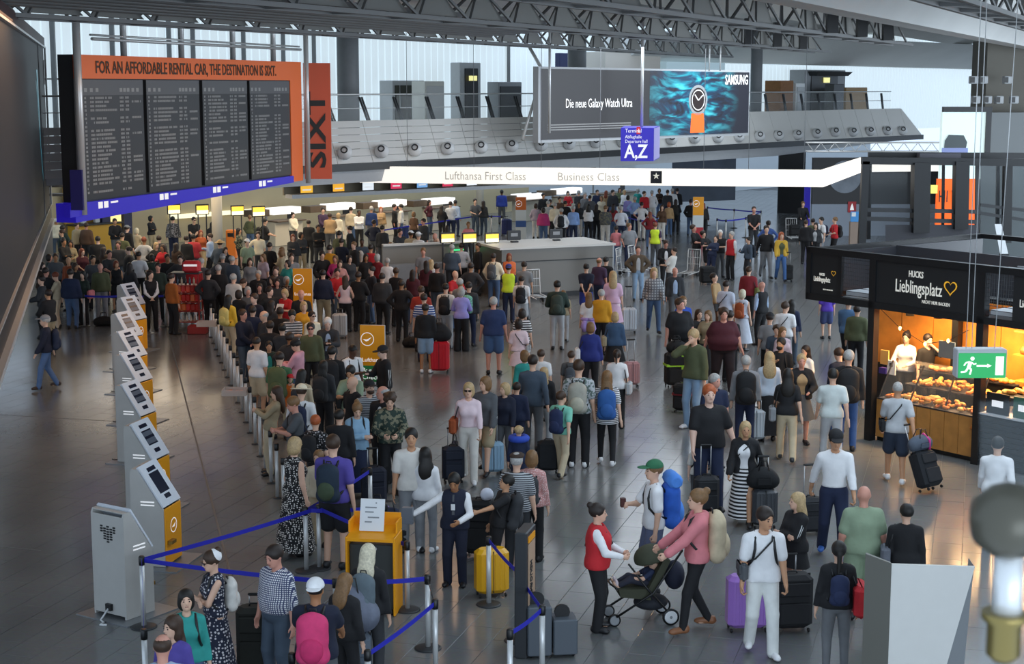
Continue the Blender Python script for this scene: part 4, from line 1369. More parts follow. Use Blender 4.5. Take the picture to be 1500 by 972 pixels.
def make_person(sp):
 lod = sp['lod']
 hb, hc_, hh, hands = LODS[lod]
 fem = sp['fem']; fat = sp['fat']
 pk = (sp['pose'], fem, fat, sp['lean'], sp['yaw'], sp['nod'])
 B = Body(*pk)
 sp['B'] = B
 grip = any(w in sp['pose'] for w in ('push', 'pull', 'phone', 'strap', 'hold', 'carry', 'rest'))
 covt = sp['top'][0] != 'none'
 botk = sp['bot'][0]
 covl = botk in ('trousers', 'wide', 'jeans', 'leggings')
 key = ('body', pk, lod, covt, covl, grip)
 if key not in _CACHE:
  _CACHE[key] = body_mesh(B, hb, covt, covl, (2 if grip else 1) if hands else 0)
 # place: the crown goes to the given pixel; the feet follow from the height (or the height from the feet)
 if sp.get('fy') is not None:
  base = G(sp['hx'], sp['fy'])
  H = D(sp['hx'], sp['hy'], base.y).z / float(B.top[2]) * 1.75
  off = rotz(sp['rot']) @ Vector((float(B.top[0]), float(B.top[1]), 0)) * (H / 1.75)
  base = base - off * .5
 else:
  H = sp['h']
  top = G(sp['hx'], sp['hy'], H * float(B.top[2]) / 1.75 + sp.get('z', 0.0))
  off = rotz(sp['rot']) @ Vector((float(B.top[0]), float(B.top[1]), 0)) * (H / 1.75)
  base = Vector((top.x - off.x, top.y - off.y, 0))
 base.z = sp.get('z', 0.0)
 sc = H / 1.75
 o = link('person', _CACHE[key], None, base, (0, 0, sp['rot']), sp['skin'])
 o.scale = (sc, sc, sc)
 sp['obj'], sp['sc'], sp['H'] = o, sc, H
 PEOPLE.append(sp)
 ck = pk + (lod,)
 # top
 tk, tc, tp = sp['top']
 m = PAT[tp]() if tp else mat('cloth')
 if tk != 'none':
  under = sp.get('under')
  if under:
   k2 = 'tee' if under[1] == 'tee' else 'shirt'
   link('shirt', cmesh(('top', k2, .92, 0) + ck, 'shirt', lambda: top_mesh(B, k2, hc_, None, .98, -.006), mat('cloth')), o, color=under[0])
  hem = sp.get('hem', .90)
  loose = .014 if under else (.012 if tk in ('jacket', 'hoodie', 'coat') else .0)
  link(TOPNAME[tk], cmesh(('top', tk, hem, loose, bool(under)) + ck, TOPNAME[tk], lambda: top_mesh(B, tk, hc_, None, hem, loose, bool(under)), m), o, color=tc)
  if tk in ('tdress', 'sdress'):
   sk = sp.get('skirt', .45)
   link('skirt', cmesh(('skirt', sk) + ck, 'skirt', lambda: skirt_mesh(B, hc_, sk, .10, 1.06), m), o, color=tc)
 if botk in ('skirt', 'skirtlong', 'miniskirt'):
  hem = {'skirt': .5, 'skirtlong': .14, 'miniskirt': .66}[botk]
  link('skirt', cmesh(('skirt', hem) + ck, 'skirt', lambda: skirt_mesh(B, hc_, hem, .05 if botk == 'skirtlong' else .12), PAT[sp['bot'][2]]() if sp['bot'][2] else mat('cloth')), o, color=sp['bot'][1])
 elif botk != 'none':
  link(botk if botk in ('shorts', 'leggings', 'jeans') else 'trousers', cmesh(('bot', botk) + ck, 'trousers', lambda: trouser_mesh(B, botk, hc_), mat('cloth')), o, color=sp['bot'][1])
 for k in (1, -1):
  a = B.an[k]
  s_ = link('shoe', shoe_mesh(.018 if lod == 0 else .028), o, (float(a[0]), float(a[1]), max(0, float(a[2]) - .09)), (0, 0, B.fyaw[k]), sp['shoe'])
 hs, hcol = sp['hair']
 if hs not in ('bald',):
  link('hair', cmesh(('hair', hs) + ck, 'hair', lambda: hair_mesh(B, hs, hh), mat('hair')), o, color=hcol)
 if sp.get('beard'):
  def bm():
   E = lambda c, r: ('e', B.hf(A3(*c)), A3(*r) * HS, B.HR)
   return grow([(E((0, -.045, 1.565), (.064, .068, .05)), .02)], hh, clips=[(B.hf(A3(0, 0, 1.60)), B.HR @ A3(0, 0, 1))])
  link('beard', cmesh(('beard',) + ck, 'beard', bm, mat('hair')), o, color=sp['beard'])
 if sp.get('hat'):
  st, c_ = sp['hat']
  link({'sun': 'sun_hat', 'scarf': 'headscarf', 'flat': 'flat_cap', 'bonnet': 'bonnet'}.get(st, 'cap'), cmesh(('hat', st) + ck, 'cap', lambda: hat_mesh(B, st, hh), mat('cloth')), o, color=c_)
 if lod == 0 or (lod == 1 and abs(((math.degrees(sp['rot']) + 180) % 360) - 180) < 100):
  R4 = Matrix([[float(B.HR[i, j]) for j in range(3)] for i in range(3)]) @ Matrix.Rotation(math.pi / 2, 3, 'X')
  for k in (1, -1):
   p = B.hf(A3(k * .031, -.088, 1.637))
   e = link('eye', EYE_M, o, [float(q) for q in p], R4.to_euler())
   if lod == 0 and not sp.get('glasses'):
    p = B.hf(A3(k * .032, -.094, 1.662))
    link('eyebrow', BROW_M, o, [float(q) for q in p], (R4 @ Matrix.Rotation(-math.pi / 2, 3, 'X')).to_euler(), hcol if hs != 'bald' else '#5a4535')
  if lod == 0:
   p = B.hf(A3(0, -.0925, 1.577))
   link('mouth', MOUTH_M, o, [float(q) for q in p], (R4 @ Matrix.Rotation(-math.pi / 2, 3, 'X')).to_euler())
 if sp.get('glasses'):
  p = B.hf(A3(0, -.101, 1.639))
  link('glasses', GLASS_M, o, [float(q) for q in p], Matrix([[float(B.HR[i, j]) for j in range(3)] for i in range(3)]).to_euler())
 if sp.get('tie'):
  tm = MB().hexa([Vector(q) for q in ((-.012, -.137, 1.40), (.012, -.137, 1.40), (.012, -.128, 1.40), (-.012, -.128, 1.40))] and [Vector(q) for q in ((-.02, -.150, 1.14), (.02, -.150, 1.14), (.02, -.12, 1.14), (-.02, -.12, 1.14), (-.012, -.125, 1.44), (.012, -.125, 1.44), (.012, -.10, 1.44), (-.012, -.10, 1.44))])
  link('tie', tm.mesh('tie', mat('cloth')), o, color=sp['tie'])
 for child in sp.get('stripes', ()):
  pass
 return o
# ------------------------------------------------------------------ barrier posts and belts
POSTS = {}
_pp = None
def post(px, py, label, group=None, key=None, p=None):
 global _pp
 p = p or G(px, py)
 if _pp is None:
  _pp = thing('barrier_post', label, 'barrier post', p)
  MB().lathe([(.175, 0), (.175, .012), (.15, .022), (.045, .03)], n=20).build('base', M_DARK, _pp)
  MB().lathe([(.034, .02), (.034, .90)], n=12).build('pole', M_STEEL, _pp)
  MB().lathe([(.04, .86), (.042, .90), (.042, .97), (.03, .985)], n=12).build('belt_head', M_BLACK, _pp)
  o = _pp
 else:
  o = _pp.copy()
  COL.objects.link(o)
  for ch in _pp.children:
   if not ch.name.startswith('belt.') and ch.name != 'belt' and not ch.name.startswith('strap'):
    c = ch.copy(); COL.objects.link(c); c.parent = o
  o.location = p
 tag(o, label, 'barrier post', group)
 POSTS[key] = (o, p)
 return o
def belt(k0, k1, sag=0.0):
 o, p = POSTS[k0]
 q = POSTS[k1][1]
 m = MB()
 n = 6
 d = (q - p); L = d.length; d = d / L
 s_ = Vector((-d.y, d.x, 0)) * .002
 pts = [p + d * (.04 + (L - .08) * i / n) + UPV * (.925 - sag * math.sin(math.pi * i / n)) for i in range(n + 1)]
 for i in range(n):
  a, b = pts[i], pts[i + 1]
  hw = UPV * .03
  m.hexa([a - hw - s_, b - hw - s_, b - hw + s_, a - hw + s_, a + hw - s_, b + hw - s_, b + hw + s_, a + hw + s_])
 bo = m.build('belt', M_BLUEBELT, o, True)
fg = [('a', 211, 918, 'silver barrier post beside the grey back of the nearest self-service kiosk'),
      ('b', 449, 836, 'barrier post between the dotted dress and the purple shirt youth'), ('c', 468, 832, 'barrier post behind the checked shirt man, right of the dotted dress'),
      ('d', 493, 955, 'barrier post behind the white cap man with the pink backpack'), ('e', 565, 830, 'short looking barrier post behind the yellow orange desk'),
      ('f', 597, 893, 'barrier post right of the yellow orange desk'), ('g', 627, 949, 'barrier post in front of the yellow orange desk, at the belt corner'),
      ('h', 638, 990, 'barrier post at the bottom edge where a black strap comes down'), ('i', 716, 885, 'barrier post standing before the yellow suitcase'),
      ('j', 758, 938, 'barrier post left of the dark information stand'), ('k', 794, 1000, 'barrier post in front of the grey waste bin'),
      ('l', 747, 1040, 'barrier post at the bottom edge left of the waste bin'), ('m', 543, 770, 'barrier post behind the yellow orange desk beside the dark bags')]
for k, x, y, l in fg:
 post(x, y, l, None, k)
post(0, 0, 'barrier post out at the lower left corner of the queue', None, 'n', G(215, 1040))
post(0, 0, 'barrier post below the pink backpack at the picture bottom', None, 'o', G(430, 1080))
post(0, 0, 'barrier post at the bottom edge under the dark luggage', None, 'p', G(540, 1075))
for a, b in (('a', 'c'), ('b', 'm'), ('c', 'f'), ('d', 'g'), ('h', 'p'), ('i', 'j'), ('j', 'k'), ('k', 'l'), ('b', 'e')):
 belt(a, b, .02)
belt('a', 'd', .02)
belt('n', 'a', .1)
m = MB(); p, q = POSTS['g'][1] + UPV * .93, POSTS['h'][1] + UPV * .9; m.tube([p, q], .008, 5); m.build('strap', M_BLACK, POSTS['g'][0], True)
# the long row of posts beside the packed queue
QA, QB = G(310, 494), G(438, 806)
NQ = 21
for k in range(NQ):
 f = k / (NQ - 1)
 pp = QA.lerp(QB, f)
 post(0, 0, '%s silver barrier post from the far end of the long row along the packed queue' % ORD[k], 'barrier posts of the long queue row', ('q', k), pp)
 POSTS[('q', k)][0].children[0].scale = (.45, .45, 1)
for k, (x, y) in enumerate(((66, 478), (124, 478), (184, 478), (243, 478))):
 post(x, y, ['barrier post at the left end of the far belt, by the cream trousers', 'barrier post in the far belt, second from its left end', 'barrier post in the far belt behind the kiosks', 'barrier post left of the red snack trolley'][k], None, ('f', k))
 if k: belt(('f', k - 1), ('f', k), .02)
far = [(1007, 372), (1012, 345), (1036, 362), (1050, 347), (1064, 362), (1075, 345), (1092, 352), (1115, 345)]
for k, (x, y) in enumerate([(1036, 330), (1050, 350), (1063, 352), (1075, 334), (1092, 348), (1114, 337), (968, 352), (938, 352), (950, 338), (913, 344)]):
 post(x, y, 'slender far barrier post %s' % ('behind the black T-shirt man, first from left|in the near blue belt, first from left|in the near blue belt, second from left|in the far blue belt, middle one|in the near blue belt, last one|at the right end of the blue belts|at the feet of the tan blouse person|under the wide light blue shirt|by the white shirt at the crowd edge|by the wire cart at the island end').split('|')[k], 'far barrier posts by the business class queue', ('r', k))
for a, b in ((0, 3), (3, 5), (1, 2), (2, 4), (4, 5), (6, 7), (7, 9), (8, 6)):
 belt(('r', a), ('r', b), .02)
for k, (x, y) in enumerate([(545, 378), (561, 368), (700, 344), (735, 345), (720, 345), (1024, 400)]):
 post(x, y, 'far barrier post %s' % ('left of the deep blue shirt by the lit headers|right of the deep blue shirt by the lit headers|in front of the cobalt blue jacket person|at the left of the small far orange board|between the cobalt jacket and the counter island|beside the far wire cart near the grey trousers').split('|')[k], 'barrier posts before the check-in counters', ('s', k))
belt(('s', 0), ('s', 1)); belt(('s', 1), ('s', 2)); belt(('s', 2), ('s', 3))
# two open trays hooked on the post row
for k, (f, c, l) in enumerate(((.15, '#c98a86', 'clear tray with pink sweets hooked on the far end of the post row'), (.60, '#d9702e', 'clear tray with orange sweets hooked on the middle of the post row'))):
 p = QA.lerp(QB, f) + Vector((-.3, 0, .82))
 t_ = thing('sweet_tray', l, 'tray', p)
 m = MB()
 m.box((0, 0, 0), (.5, .36, .015)).box((-.25, 0, .06), (.012, .36, .12)).box((.25, 0, .06), (.012, .36, .12)).box((0, -.18, .06), (.5, .012, .12)).box((0, .18, .06), (.5, .012, .12)).bar((.25, 0, 0), (.3, 0, 0), .04)
 m.build('tray', mat('tray_plastic', '#cfc8c0', rough=.2, alpha=.6), t_)
 m = MB()
 rr = random.Random(k)
 for _ in range(34):
  m.rbox((rr.uniform(-.2, .2), rr.uniform(-.13, .13), .03 + rr.uniform(0, .03)), (.06, .045, .035), .01, rotz(rr.uniform(0, 3)))
 tag(m.build('sweets', mat('sweets_%d' % k, c, rough=.4), t_), kind='stuff')
# ------------------------------------------------------------------ self-service kiosks
M_KIOSK = mat('kiosk_grey', '#b3b1ac', rough=.42, noise=.03)
M_KTOP = mat('kiosk_white', '#d6dce4', rough=.35)
M_KSCR = mat('kiosk_screen', '#141b30', rough=.12)
def kiosk(name_label, base, rz, h=1.5, dark=False, big=False, plate=True, cable=None):
 """front faces local -y; slanted reading face on top"""
 o = thing('self_service_kiosk', name_label, 'kiosk', base, rz)
 w, dp = .62, .52
 lo, hi = h - .60, h
 yb, yf = dp / 2, -dp / 2
 m = MB()
 for sx in (-1, 1):
  x = sx * (w / 2 - .015)
  a = [(yb, .02), (yf, .02), (yf, lo), (yf + .06, lo + .10), (yb - .14, hi), (yb - .03, hi), (yb, hi - .06)]
  pts = [Vector((x - .015, y, z)) for y, z in a]
  pts2 = [Vector((x + .015, y, z)) for y, z in a]
  n = len(a)
  m._add(pts + pts2, [tuple(range(n - 1, -1, -1)), tuple(range(n, 2 * n))] + [(i, (i + 1) % n, n + (i + 1) % n, n + i) for i in range(n)])
 m.build('side_panel', M_KIOSK, o)
 m = MB(); m.box((0, yb - .012, h / 2), (w - .06, .02, h - .12)); m.box((0, yb - .08, hi - .01), (w - .06, .13, .015)); bk = m.build('back_panel', M_KIOSK, o)
 m = MB(); m.rbox((0, yf - .005, lo / 2 + .02), (w - .05, .03, lo - .03), .008); fr = m.build('front_panel', M_ORANGE2, o)
 # slanted face
 a, b = Vector((0, yf + .045, lo + .085)), Vector((0, yb - .15, hi - .012))
 d = (b - a); L = d.length; d.normalize()
 nrm = Vector((0, -d.z, d.y))
 if nrm.y > 0: nrm = -nrm
 X = Vector((1, 0, 0))
 def q(x0, t0, x1, t1, off, th=.012):
  r = [a + d * (L * t0) + X * x0, a + d * (L * t0) + X * x1, a + d * (L * t1) + X * x1, a + d * (L * t1) + X * x0]
  return [v + nrm * (off - th) for v in r] + [v + nrm * off for v in r]
 m = MB(); m.hexa(q(-w / 2, -.12, w / 2, 1.08, .02, .04)); sl = m.build('slanted_face', M_KTOP, o)
 wd = .16
 if big:
  m = MB(); m.hexa(q(-wd, .22, wd, .80, .024)); link('touch_screen', m.mesh('touch_screen', M_KSCR), sl)
 else:
  m = MB()
  m.hexa(q(-wd, .30, wd, .76, .024)); link('touch_screen', m.mesh('touch_screen', mat('kiosk_screen_on', '#59616e', rough=.2)), sl)
  m = MB(); m.hexa(q(-wd, .30, wd, .34, .027)); m.hexa(q(-wd, .5, wd, .58, .027)); m.hexa(q(-wd, .72, wd, .76, .027)); link('screen_bars', m.mesh('screen_bars', M_KSCR), sl)
 m = MB(); m.hexa(q(-.13, .84, .13, .95, .026)); link('camera_bar', m.mesh('camera_bar', M_KSCR), sl)
 m = MB(); m.hexa(q(-.09, .05, .09, .17, .026)); link('card_reader', m.mesh('card_reader', M_KSCR), sl)
 # ring emblem on the front
 m = MB()
 c = Vector((0, yf - .022, lo * .66))
 n = 20
 for i in range(n):
  a0, a1 = 2 * math.pi * i / n, 2 * math.pi * (i + 1) / n
  m.quad(*[c + Vector((r * math.cos(t), 0, r * math.sin(t))) for r, t in ((.10, a0), (.115, a0), (.115, a1), (.10, a1))])
 m.quad(c + Vector((-.07, 0, -.02)), c + Vector((.02, 0, -.03)), c + Vector((.08, 0, .035)), c + Vector((-.01, 0, .0)))
 link('emblem', m.mesh('emblem', M_TXT_W), fr)
 m = MB(); m.box((-.16, yf - .05, .38), (.16, .09, .05)); link('ticket_slot', m.mesh('ticket_slot', mat('brass', '#9a7a3a', rough=.3, metal=.8)), fr)
 # faint wording on the sides
 m = MB()
 for z in (1.0, .95):
  for sx in (-1, 1):
   x = sx * (w / 2 + .002)
   m.quad((x, -.12, z), (x, .1, z), (x, .1, z + .02), (x, -.12, z + .02))
 m.build('side_print', M_TXT_W, o)
 if dark:
  m = MB()
  for i in range(5):
   for j in range(7 - abs(i - 2) * 2):
    m.box((-.13 + i * .06, yb + .004, h - .22 - j * .035 - (.03 if i % 2 else 0)), (.04, .01, .02))
  tag(link('vent_slots', m.mesh('vent_slots', M_BLACK), bk), kind='stuff')
  m = MB(); m.box((.0, yb + .02, .16), (.1, .05, .09)); link('power_box', m.mesh('power_box', M_BLACK), bk)
  m = MB(); m.tube([(.0, yb + .04, .14), (.02, yb + .16, .01), (-.08, yb + .2, .012), (-.12, yb + .3, .012), (-.2, yb + .26, .012)], .014, 6); link('cable', m.mesh('cable', M_WHITE), bk)
 if plate:
  m = MB(); m.box((0, -.05, .008), (1.0, .95, .016)); m.build('floor_plate', mat('plate_steel', '#85888b', rough=.3, metal=.4), o)
 if cable:
  m = MB(); m.tube([(-.1, yb, .1), (-.12, yb + .08, .014), (-.2, yb + .14, .014), (-.12, yb + .22, .014)], .014, 6); m.build('cable', M_BLACK, o)
 return o
RK = math.radians(78)
KL = [(231, 822, 1.50, 'self-service kiosk with one tall dark screen, second nearest of the row', True),
      (218, 745, 1.5, 'self-service kiosk third from the front, just behind the tall screen kiosk', False),
      (202, 673, 1.5, 'self-service kiosk fourth from the front of the row', False),
      (199, 618, 1.5, 'self-service kiosk fifth from the front, with cable behind it', False),
      (193, 574, 1.45, 'self-service kiosk sixth from the front, narrow white rimmed face', False),
      (188, 541, 1.45, 'self-service kiosk seventh from the front, with thin pole beside it', False),
      (195, 513, 1.45, 'self-service kiosk eighth from the front, second from the far end', False),
      (194, 489, 1.45, 'farthest self-service kiosk of the row, beside the woman in a vest', False)]
for i, (px, py, h, l, big) in enumerate(KL):
 kiosk(l, G(px, py), RK - math.radians(2 * i), h, False, big, True, i in (2, 3, 4, 5))
kiosk('nearest self-service kiosk, seen from its grey vented back', G(183, 897), math.radians(147), 1.5, True, False)
# ------------------------------------------------------------------ check-in counters
M_YEL = mat('yellow_display', '#f2c23a', rough=.4, emit='#f6cc4a', estr=.9)
M_YEL2 = mat('pale_display', '#fff2c0', rough=.4, emit='#fff2c8', estr=1.0)
M_HEADER = mat('lit_header', '#f4f2ee', rough=.4, emit='#fbf8f2', estr=.75)
M_DESK = mat('desk_cream', '#cfc6b2', rough=.5)
M_WOOD = mat('counter_brown', '#5b4a38', rough=.55, noise=.1)
def monitor(label, px, py, z, w=.5, h=.36, group=None, legs=True):
 p = G(px, py, z)
 o = thing('counter_display', label, 'display', (p.x, p.y, z - h / 2), AG * .6, group)
 MB().rbox((0, .03, h / 2), (w + .07, .06, h + .07), .015).build('housing', M_BLACK, o)
 MB().box((0, -.005, h * .68), (w, .02, h * .5)).build('yellow_field', M_YEL, o)
 MB().box((0, -.004, h * .2), (w, .02, h * .42)).build('pale_field', M_YEL2, o)
 if legs:
  for s_ in (-1, 1):
   MB().bar((s_ * w * .35, .05, 0), (s_ * w * .35, .05, -.95), .04).build('leg', M_DARK, o)
 return o
for i, (px, py, l) in enumerate(((255, 306, 'leftmost glowing yellow display over the far left check-in desk'), (296.5, 306.5, 'glowing yellow display second from left over the far desks'),
                                 (348, 308, 'glowing yellow display right of the pale round column'), (379, 309, 'glowing yellow display fourth from left at the far desks'))):
 monitor(l, px, py, 2.15)
for i, (px, l) in enumerate(((656, 'left one of three glowing yellow displays in front of the counter island'), (688, 'middle one of three glowing yellow displays before the counter island'), (721, 'right one of three glowing yellow displays before the counter island'))):
 monitor(l, px, 348, 1.95, .5, .3)
# lit shelf strip on the far wall and the desks
ls = thing('lit_wall_strip', 'glowing pale strip along the cream wall behind the yellow displays', 'light', on_wall(320, 314, 17.8))
a, b = on_wall(250, 314, 17.8), on_wall(390, 311, 17.8)
zz = (a.z + b.z) / 2
m = MB(); m.hexa([Vector((a.x, a.y, zz - .1)), Vector((b.x, b.y, zz - .1)), Vector((b.x - .1, b.y + .1, zz - .1)), Vector((a.x - .1, a.y + .1, zz - .1)), Vector((a.x, a.y, zz + .1)), Vector((b.x, b.y, zz + .1)), Vector((b.x - .1, b.y + .1, zz + .1)), Vector((a.x - .1, a.y + .1, zz + .1))])
m.build('strip', mat('strip_glow', '#f2eecb', emit='#f2eecb', estr=.8), ls, True)
def counter(label, px0, px1, off, header_z, header_px=None, m_head=None, desk=True):
 a, b = on_wall(px0, 320, off), on_wall(px1, 320, off)
 w = math.hypot(b.x - a.x, b.y - a.y)
 c = Vector(((a.x + b.x) / 2, (a.y + b.y) / 2, 0))
 if header_z > 10: header_z = D((px0 + px1) / 2, header_z, c.y - .3).z
 o = thing('check_in_counter', label, 'counter', c, AG)
 MB().rbox((0, 0, .55), (w, .7, 1.1), .02).build('desk', M_DESK, o)
 MB().rbox((0, -.1, 1.12), (w + .06, .95, .05), .01).build('worktop', M_WOOD, o)
 MB().rbox((0, .1, header_z), (w, .7, .30), .02).build('header_box', m_head or M_HEADER, o)
 MB().box((-w / 2 - .5, .3, header_z - .05), (1.0, .6, .3)).build('side_board', M_WOOD, o)
 for s_ in (-1, 1):
  MB().bar((s_ * w * .42, .38, .02), (s_ * w * .42, .38, header_z - .2), .07).build('support', M_GREY, o)
 MB().box((w * .2, -.1, 1.35), (.4, .05, .32)).build('monitor', M_BLACK, o)
 return o
counter('check-in counter with a white lit header box, farthest left under the gallery', 395, 436, 13.2, 309)
counter('check-in counter with a white lit header, second from left under the gallery', 478, 516, 13.2, 303)
counter('check-in counter with a white lit header, third from left under the gallery', 554, 591, 13.2, 298)
counter('check-in counter with a white lit header, fourth from left under the gallery', 626, 662, 13.2, 295)
counter('check-in counter with a white header behind the blue jacketed person', 757, 790, 13.2, 288)
counter('check-in counter with a white header behind the red shirt, above the counter island', 815, 848, 13.2, 280)
counter('check-in counter behind the far right end of the business crowd', 872, 925, 13.2, 2.6, None, M_LGREY)
# ledge with small advertising screens
lg = thing('sign_ledge', 'long pale ledge under the gallery that carries small coloured advert screens', 'ledge', G(428, 292, 3.0))
a, b = G(428, 291, 3.0), G(862, 270, 3.0)
dl = (b - a).normalized(); nl = Vector((-dl.y, dl.x, 0))
m = MB(); m.hexa([a, b, b + nl * .5, a + nl * .5, a + UPV * .14, b + UPV * .14, b + nl * .5 + UPV * .14, a + nl * .5 + UPV * .14]); m.build('board', M_LGREY, lg, True)
m = MB(); m.hexa([a + nl * .6 + UPV * .1, b + nl * .6 + UPV * .1, b + nl * .7 + UPV * .1, a + nl * .7 + UPV * .1, a + nl * .6 + UPV * .72, b + nl * .6 + UPV * .72, b + nl * .7 + UPV * .72, a + nl * .7 + UPV * .72]); m.build('backing', mat('ledge_backing', '#77705f', rough=.7), lg, True)
for px, w, c, l in ((451, .52, '#f0b42a', 'yellow advert screen at the left end of the pale ledge'), (493, .5, '#f0ac24', 'yellow advert screen second from the left on the pale ledge'), (533, .5, '#dfe6ea', 'white advert screen third on the pale ledge'),
                  (572, .5, '#d21e50', 'crimson advert screen fourth on the pale ledge'), (609, .5, '#6a9ccc', 'light blue advert screen on the pale ledge'), (646, .5, '#c81c46', 'crimson advert screen under the glowing ribbon, farther right'),
                  (682, .5, '#e8ecee', 'white advert screen at the right part of the pale ledge'), (748, .5, '#d8b490', 'tan advert screen near the right end of the pale ledge')):
 p = a.lerp(b, (px - 428) / (862 - 428)) + nl * .25 + UPV * .14
 o = thing('advert_screen', l, 'advert screen', p, math.atan2(dl.y, dl.x))
 MB().rbox((0, .02, .24), (w + .06, .06, .46), .01).build('housing', M_DARK, o)
 MB().box((0, -.015, .24), (w, .02, .4)).build('picture', mat('advert_' + c[1:], c, emit=c, estr=.7), o)
 MB().box((0, -.027, .15), (w * .7, .01, .05)).build('caption', M_TXT_W, o)
M_YPAINT = mat('yellow_counter', '#c89a2c', rough=.5)
q = on_wall(140, 360, 17.2)
yc = thing('yellow_counter', 'yellow fronted rental counter under the near end of the departure board', 'counter', (q.x, q.y, 0), AG)
MB().rbox((0, 0, .6), (2.4, .6, 1.2), .02).build('front', M_YPAINT, yc)
MB().rbox((0, -.05, 1.23), (2.5, .75, .06), .01).build('worktop', M_DARK, yc)
MB().box((0, .5, 2.1), (2.4, .1, 1.7)).build('back_board', mat('amber_board', '#a8843c', rough=.6), yc)
for k, x in enumerate((-.6, .1, .6)):
 MB().rbox((x, 0, 1.42), (.25, .2, .32), .03).build('counter_item', M_LGREY, yc)
q = on_wall(169, 340, 17.2)
yp = thing('lit_yellow_panel', 'glowing pale yellow doorway panel between dark blue posts at the far left', 'panel', (q.x, q.y, 0), AG)
MB().box((0, 0, 1.7), (.6, .1, 3.2)).build('panel', mat('panel_glow', '#f6dc8a', emit='#f8e49a', estr=.8), yp)
for x in (-.55, .6):
 MB().box((x, 0, 1.8), (.42, .3, 3.6)).build('post', mat('deep_blue_post', '#1c2145', rough=.5), yp)
ob_ = thing('orange_ticket_box', 'small orange ticket box standing by the far check-in desks', 'ticket box', G(340, 378))
MB().rbox((0, 0, .6), (.42, .4, 1.2), .03).build('body', mat('ticket_orange', '#d8782a', rough=.5), ob_)
MB().box((0, -.205, 1.0), (.26, .02, .16)).build('slot', M_BLACK, ob_)
# counter island of the business class
def island():
 ia, ib = G(735, 438), G(897, 429)
 d = (ib - ia).normalized(); n_ = Vector((-d.y, d.x, 0))
 o = thing('counter_island', 'long grey counter island with white top facing the hall', 'counter', (ia.x, ia.y, 0))
 hi = 1.68
 m = MB(); m.hexa([ia, ib, ib + n_ * 2.4, ia + n_ * 2.4, ia + UPV * hi, ib + UPV * hi, ib + n_ * 2.4 + UPV * hi, ia + n_ * 2.4 + UPV * hi]); m.build('front', mat('island_grey', '#77746e', rough=.35, metal=.2), o, True)
 a, b = ia - d * .1 - n_ * .08, ib + d * .08 - n_ * .08
 m = MB(); m.hexa([a + UPV * hi, b + UPV * hi, b + n_ * 2.6 + UPV * hi, a + n_ * 2.6 + UPV * hi, a + UPV * (hi + .07), b + UPV * (hi + .07), b + n_ * 2.6 + UPV * (hi + .07), a + n_ * 2.6 + UPV * (hi + .07)]); m.build('white_top', mat('island_top', '#d9d8d2', rough=.4), o, True)
 m = MB(); e = ib + n_ * .05; m.hexa([e, e + d * .08, e + d * .08 + n_ * 2.3, e + n_ * 2.3, e + UPV * hi, e + d * .08 + UPV * hi, e + d * .08 + n_ * 2.3 + UPV * hi, e + n_ * 2.3 + UPV * hi]); m.build('end_panel', M_LGREY, o, True)
 m = MB(); m.bar(ia + UPV * 1.25 - n_ * .02, ib + UPV * 1.25 - n_ * .02, .02, .03); m.build('groove', M_DARK, o, True)
 m = MB(); m.bar(ia + UPV * .08 - n_ * .06, ib + UPV * .08 - n_ * .06, .05, .16); m.build('kick_rail', M_DARK, o, True)
 a = ia - d * 3.2 + n_ * 2.3
 ia2 = ia; ia = ia + n_ * 2.3
 o2 = thing('service_desk', 'low grey service desk with pale top under the three yellow displays', 'desk', (a.x, a.y, 0))
 m = MB(); m.hexa([a, ia - d * .15, ia - d * .15 + n_ * .5, a + n_ * .5, a + UPV * 1.05, ia - d * .15 + UPV * 1.05, ia - d * .15 + n_ * .5 + UPV * 1.05, a + n_ * .5 + UPV * 1.05]); m.build('desk', M_GREY, o2, True)
 m = MB(); a2 = a + n_ * .8; m.hexa([a2, ia + n_ * .8 - d * .15, ia + n_ * .9 - d * .15, a2 + n_ * .1, a2 + UPV * hi, ia + n_ * .8 - d * .15 + UPV * hi, ia + n_ * .9 - d * .15 + UPV * hi, a2 + n_ * .1 + UPV * hi]); m.build('back_wall', mat('island_wall', '#8d8a82', rough=.5), o2, True)
 m = MB(); m.bar(a2 + UPV * hi, ia + n_ * .8 - d * .15 + UPV * hi, .2, .07); m.build('top_rail', _MATS['island_top'], o2, True)
 m = MB(); q = ia - d * .7 + n_ * .7; m.bar(q + UPV * 1.42, q + d * .5 + UPV * 1.42, .03, .03); m.build('green_lamp', mat('green_lamp', '#24c46a', emit='#30e080', estr=2.0), o2, True)
 for k, f in enumerate((.27, .655)):
  p = ia2.lerp(ib, f) + n_ * 1.6
  t_ = thing('desk_monitor', ['dark monitor seen from behind, left one on the counter island', 'dark monitor seen from behind, right one on the counter island'][k], 'monitor', (p.x, p.y, hi + .07), math.atan2(d.y, d.x))
  MB().rbox((0, 0, .25), (.52, .07, .34), .02).build('screen_back', M_DARK, t_)
  MB().rbox((0, -.05, .03), (.25, .18, .05), .01).build('foot', M_DARK, t_)
  MB().box((0, -.04, .27), (.26, .02, .12)).build('badge', M_GREY, t_)
island()
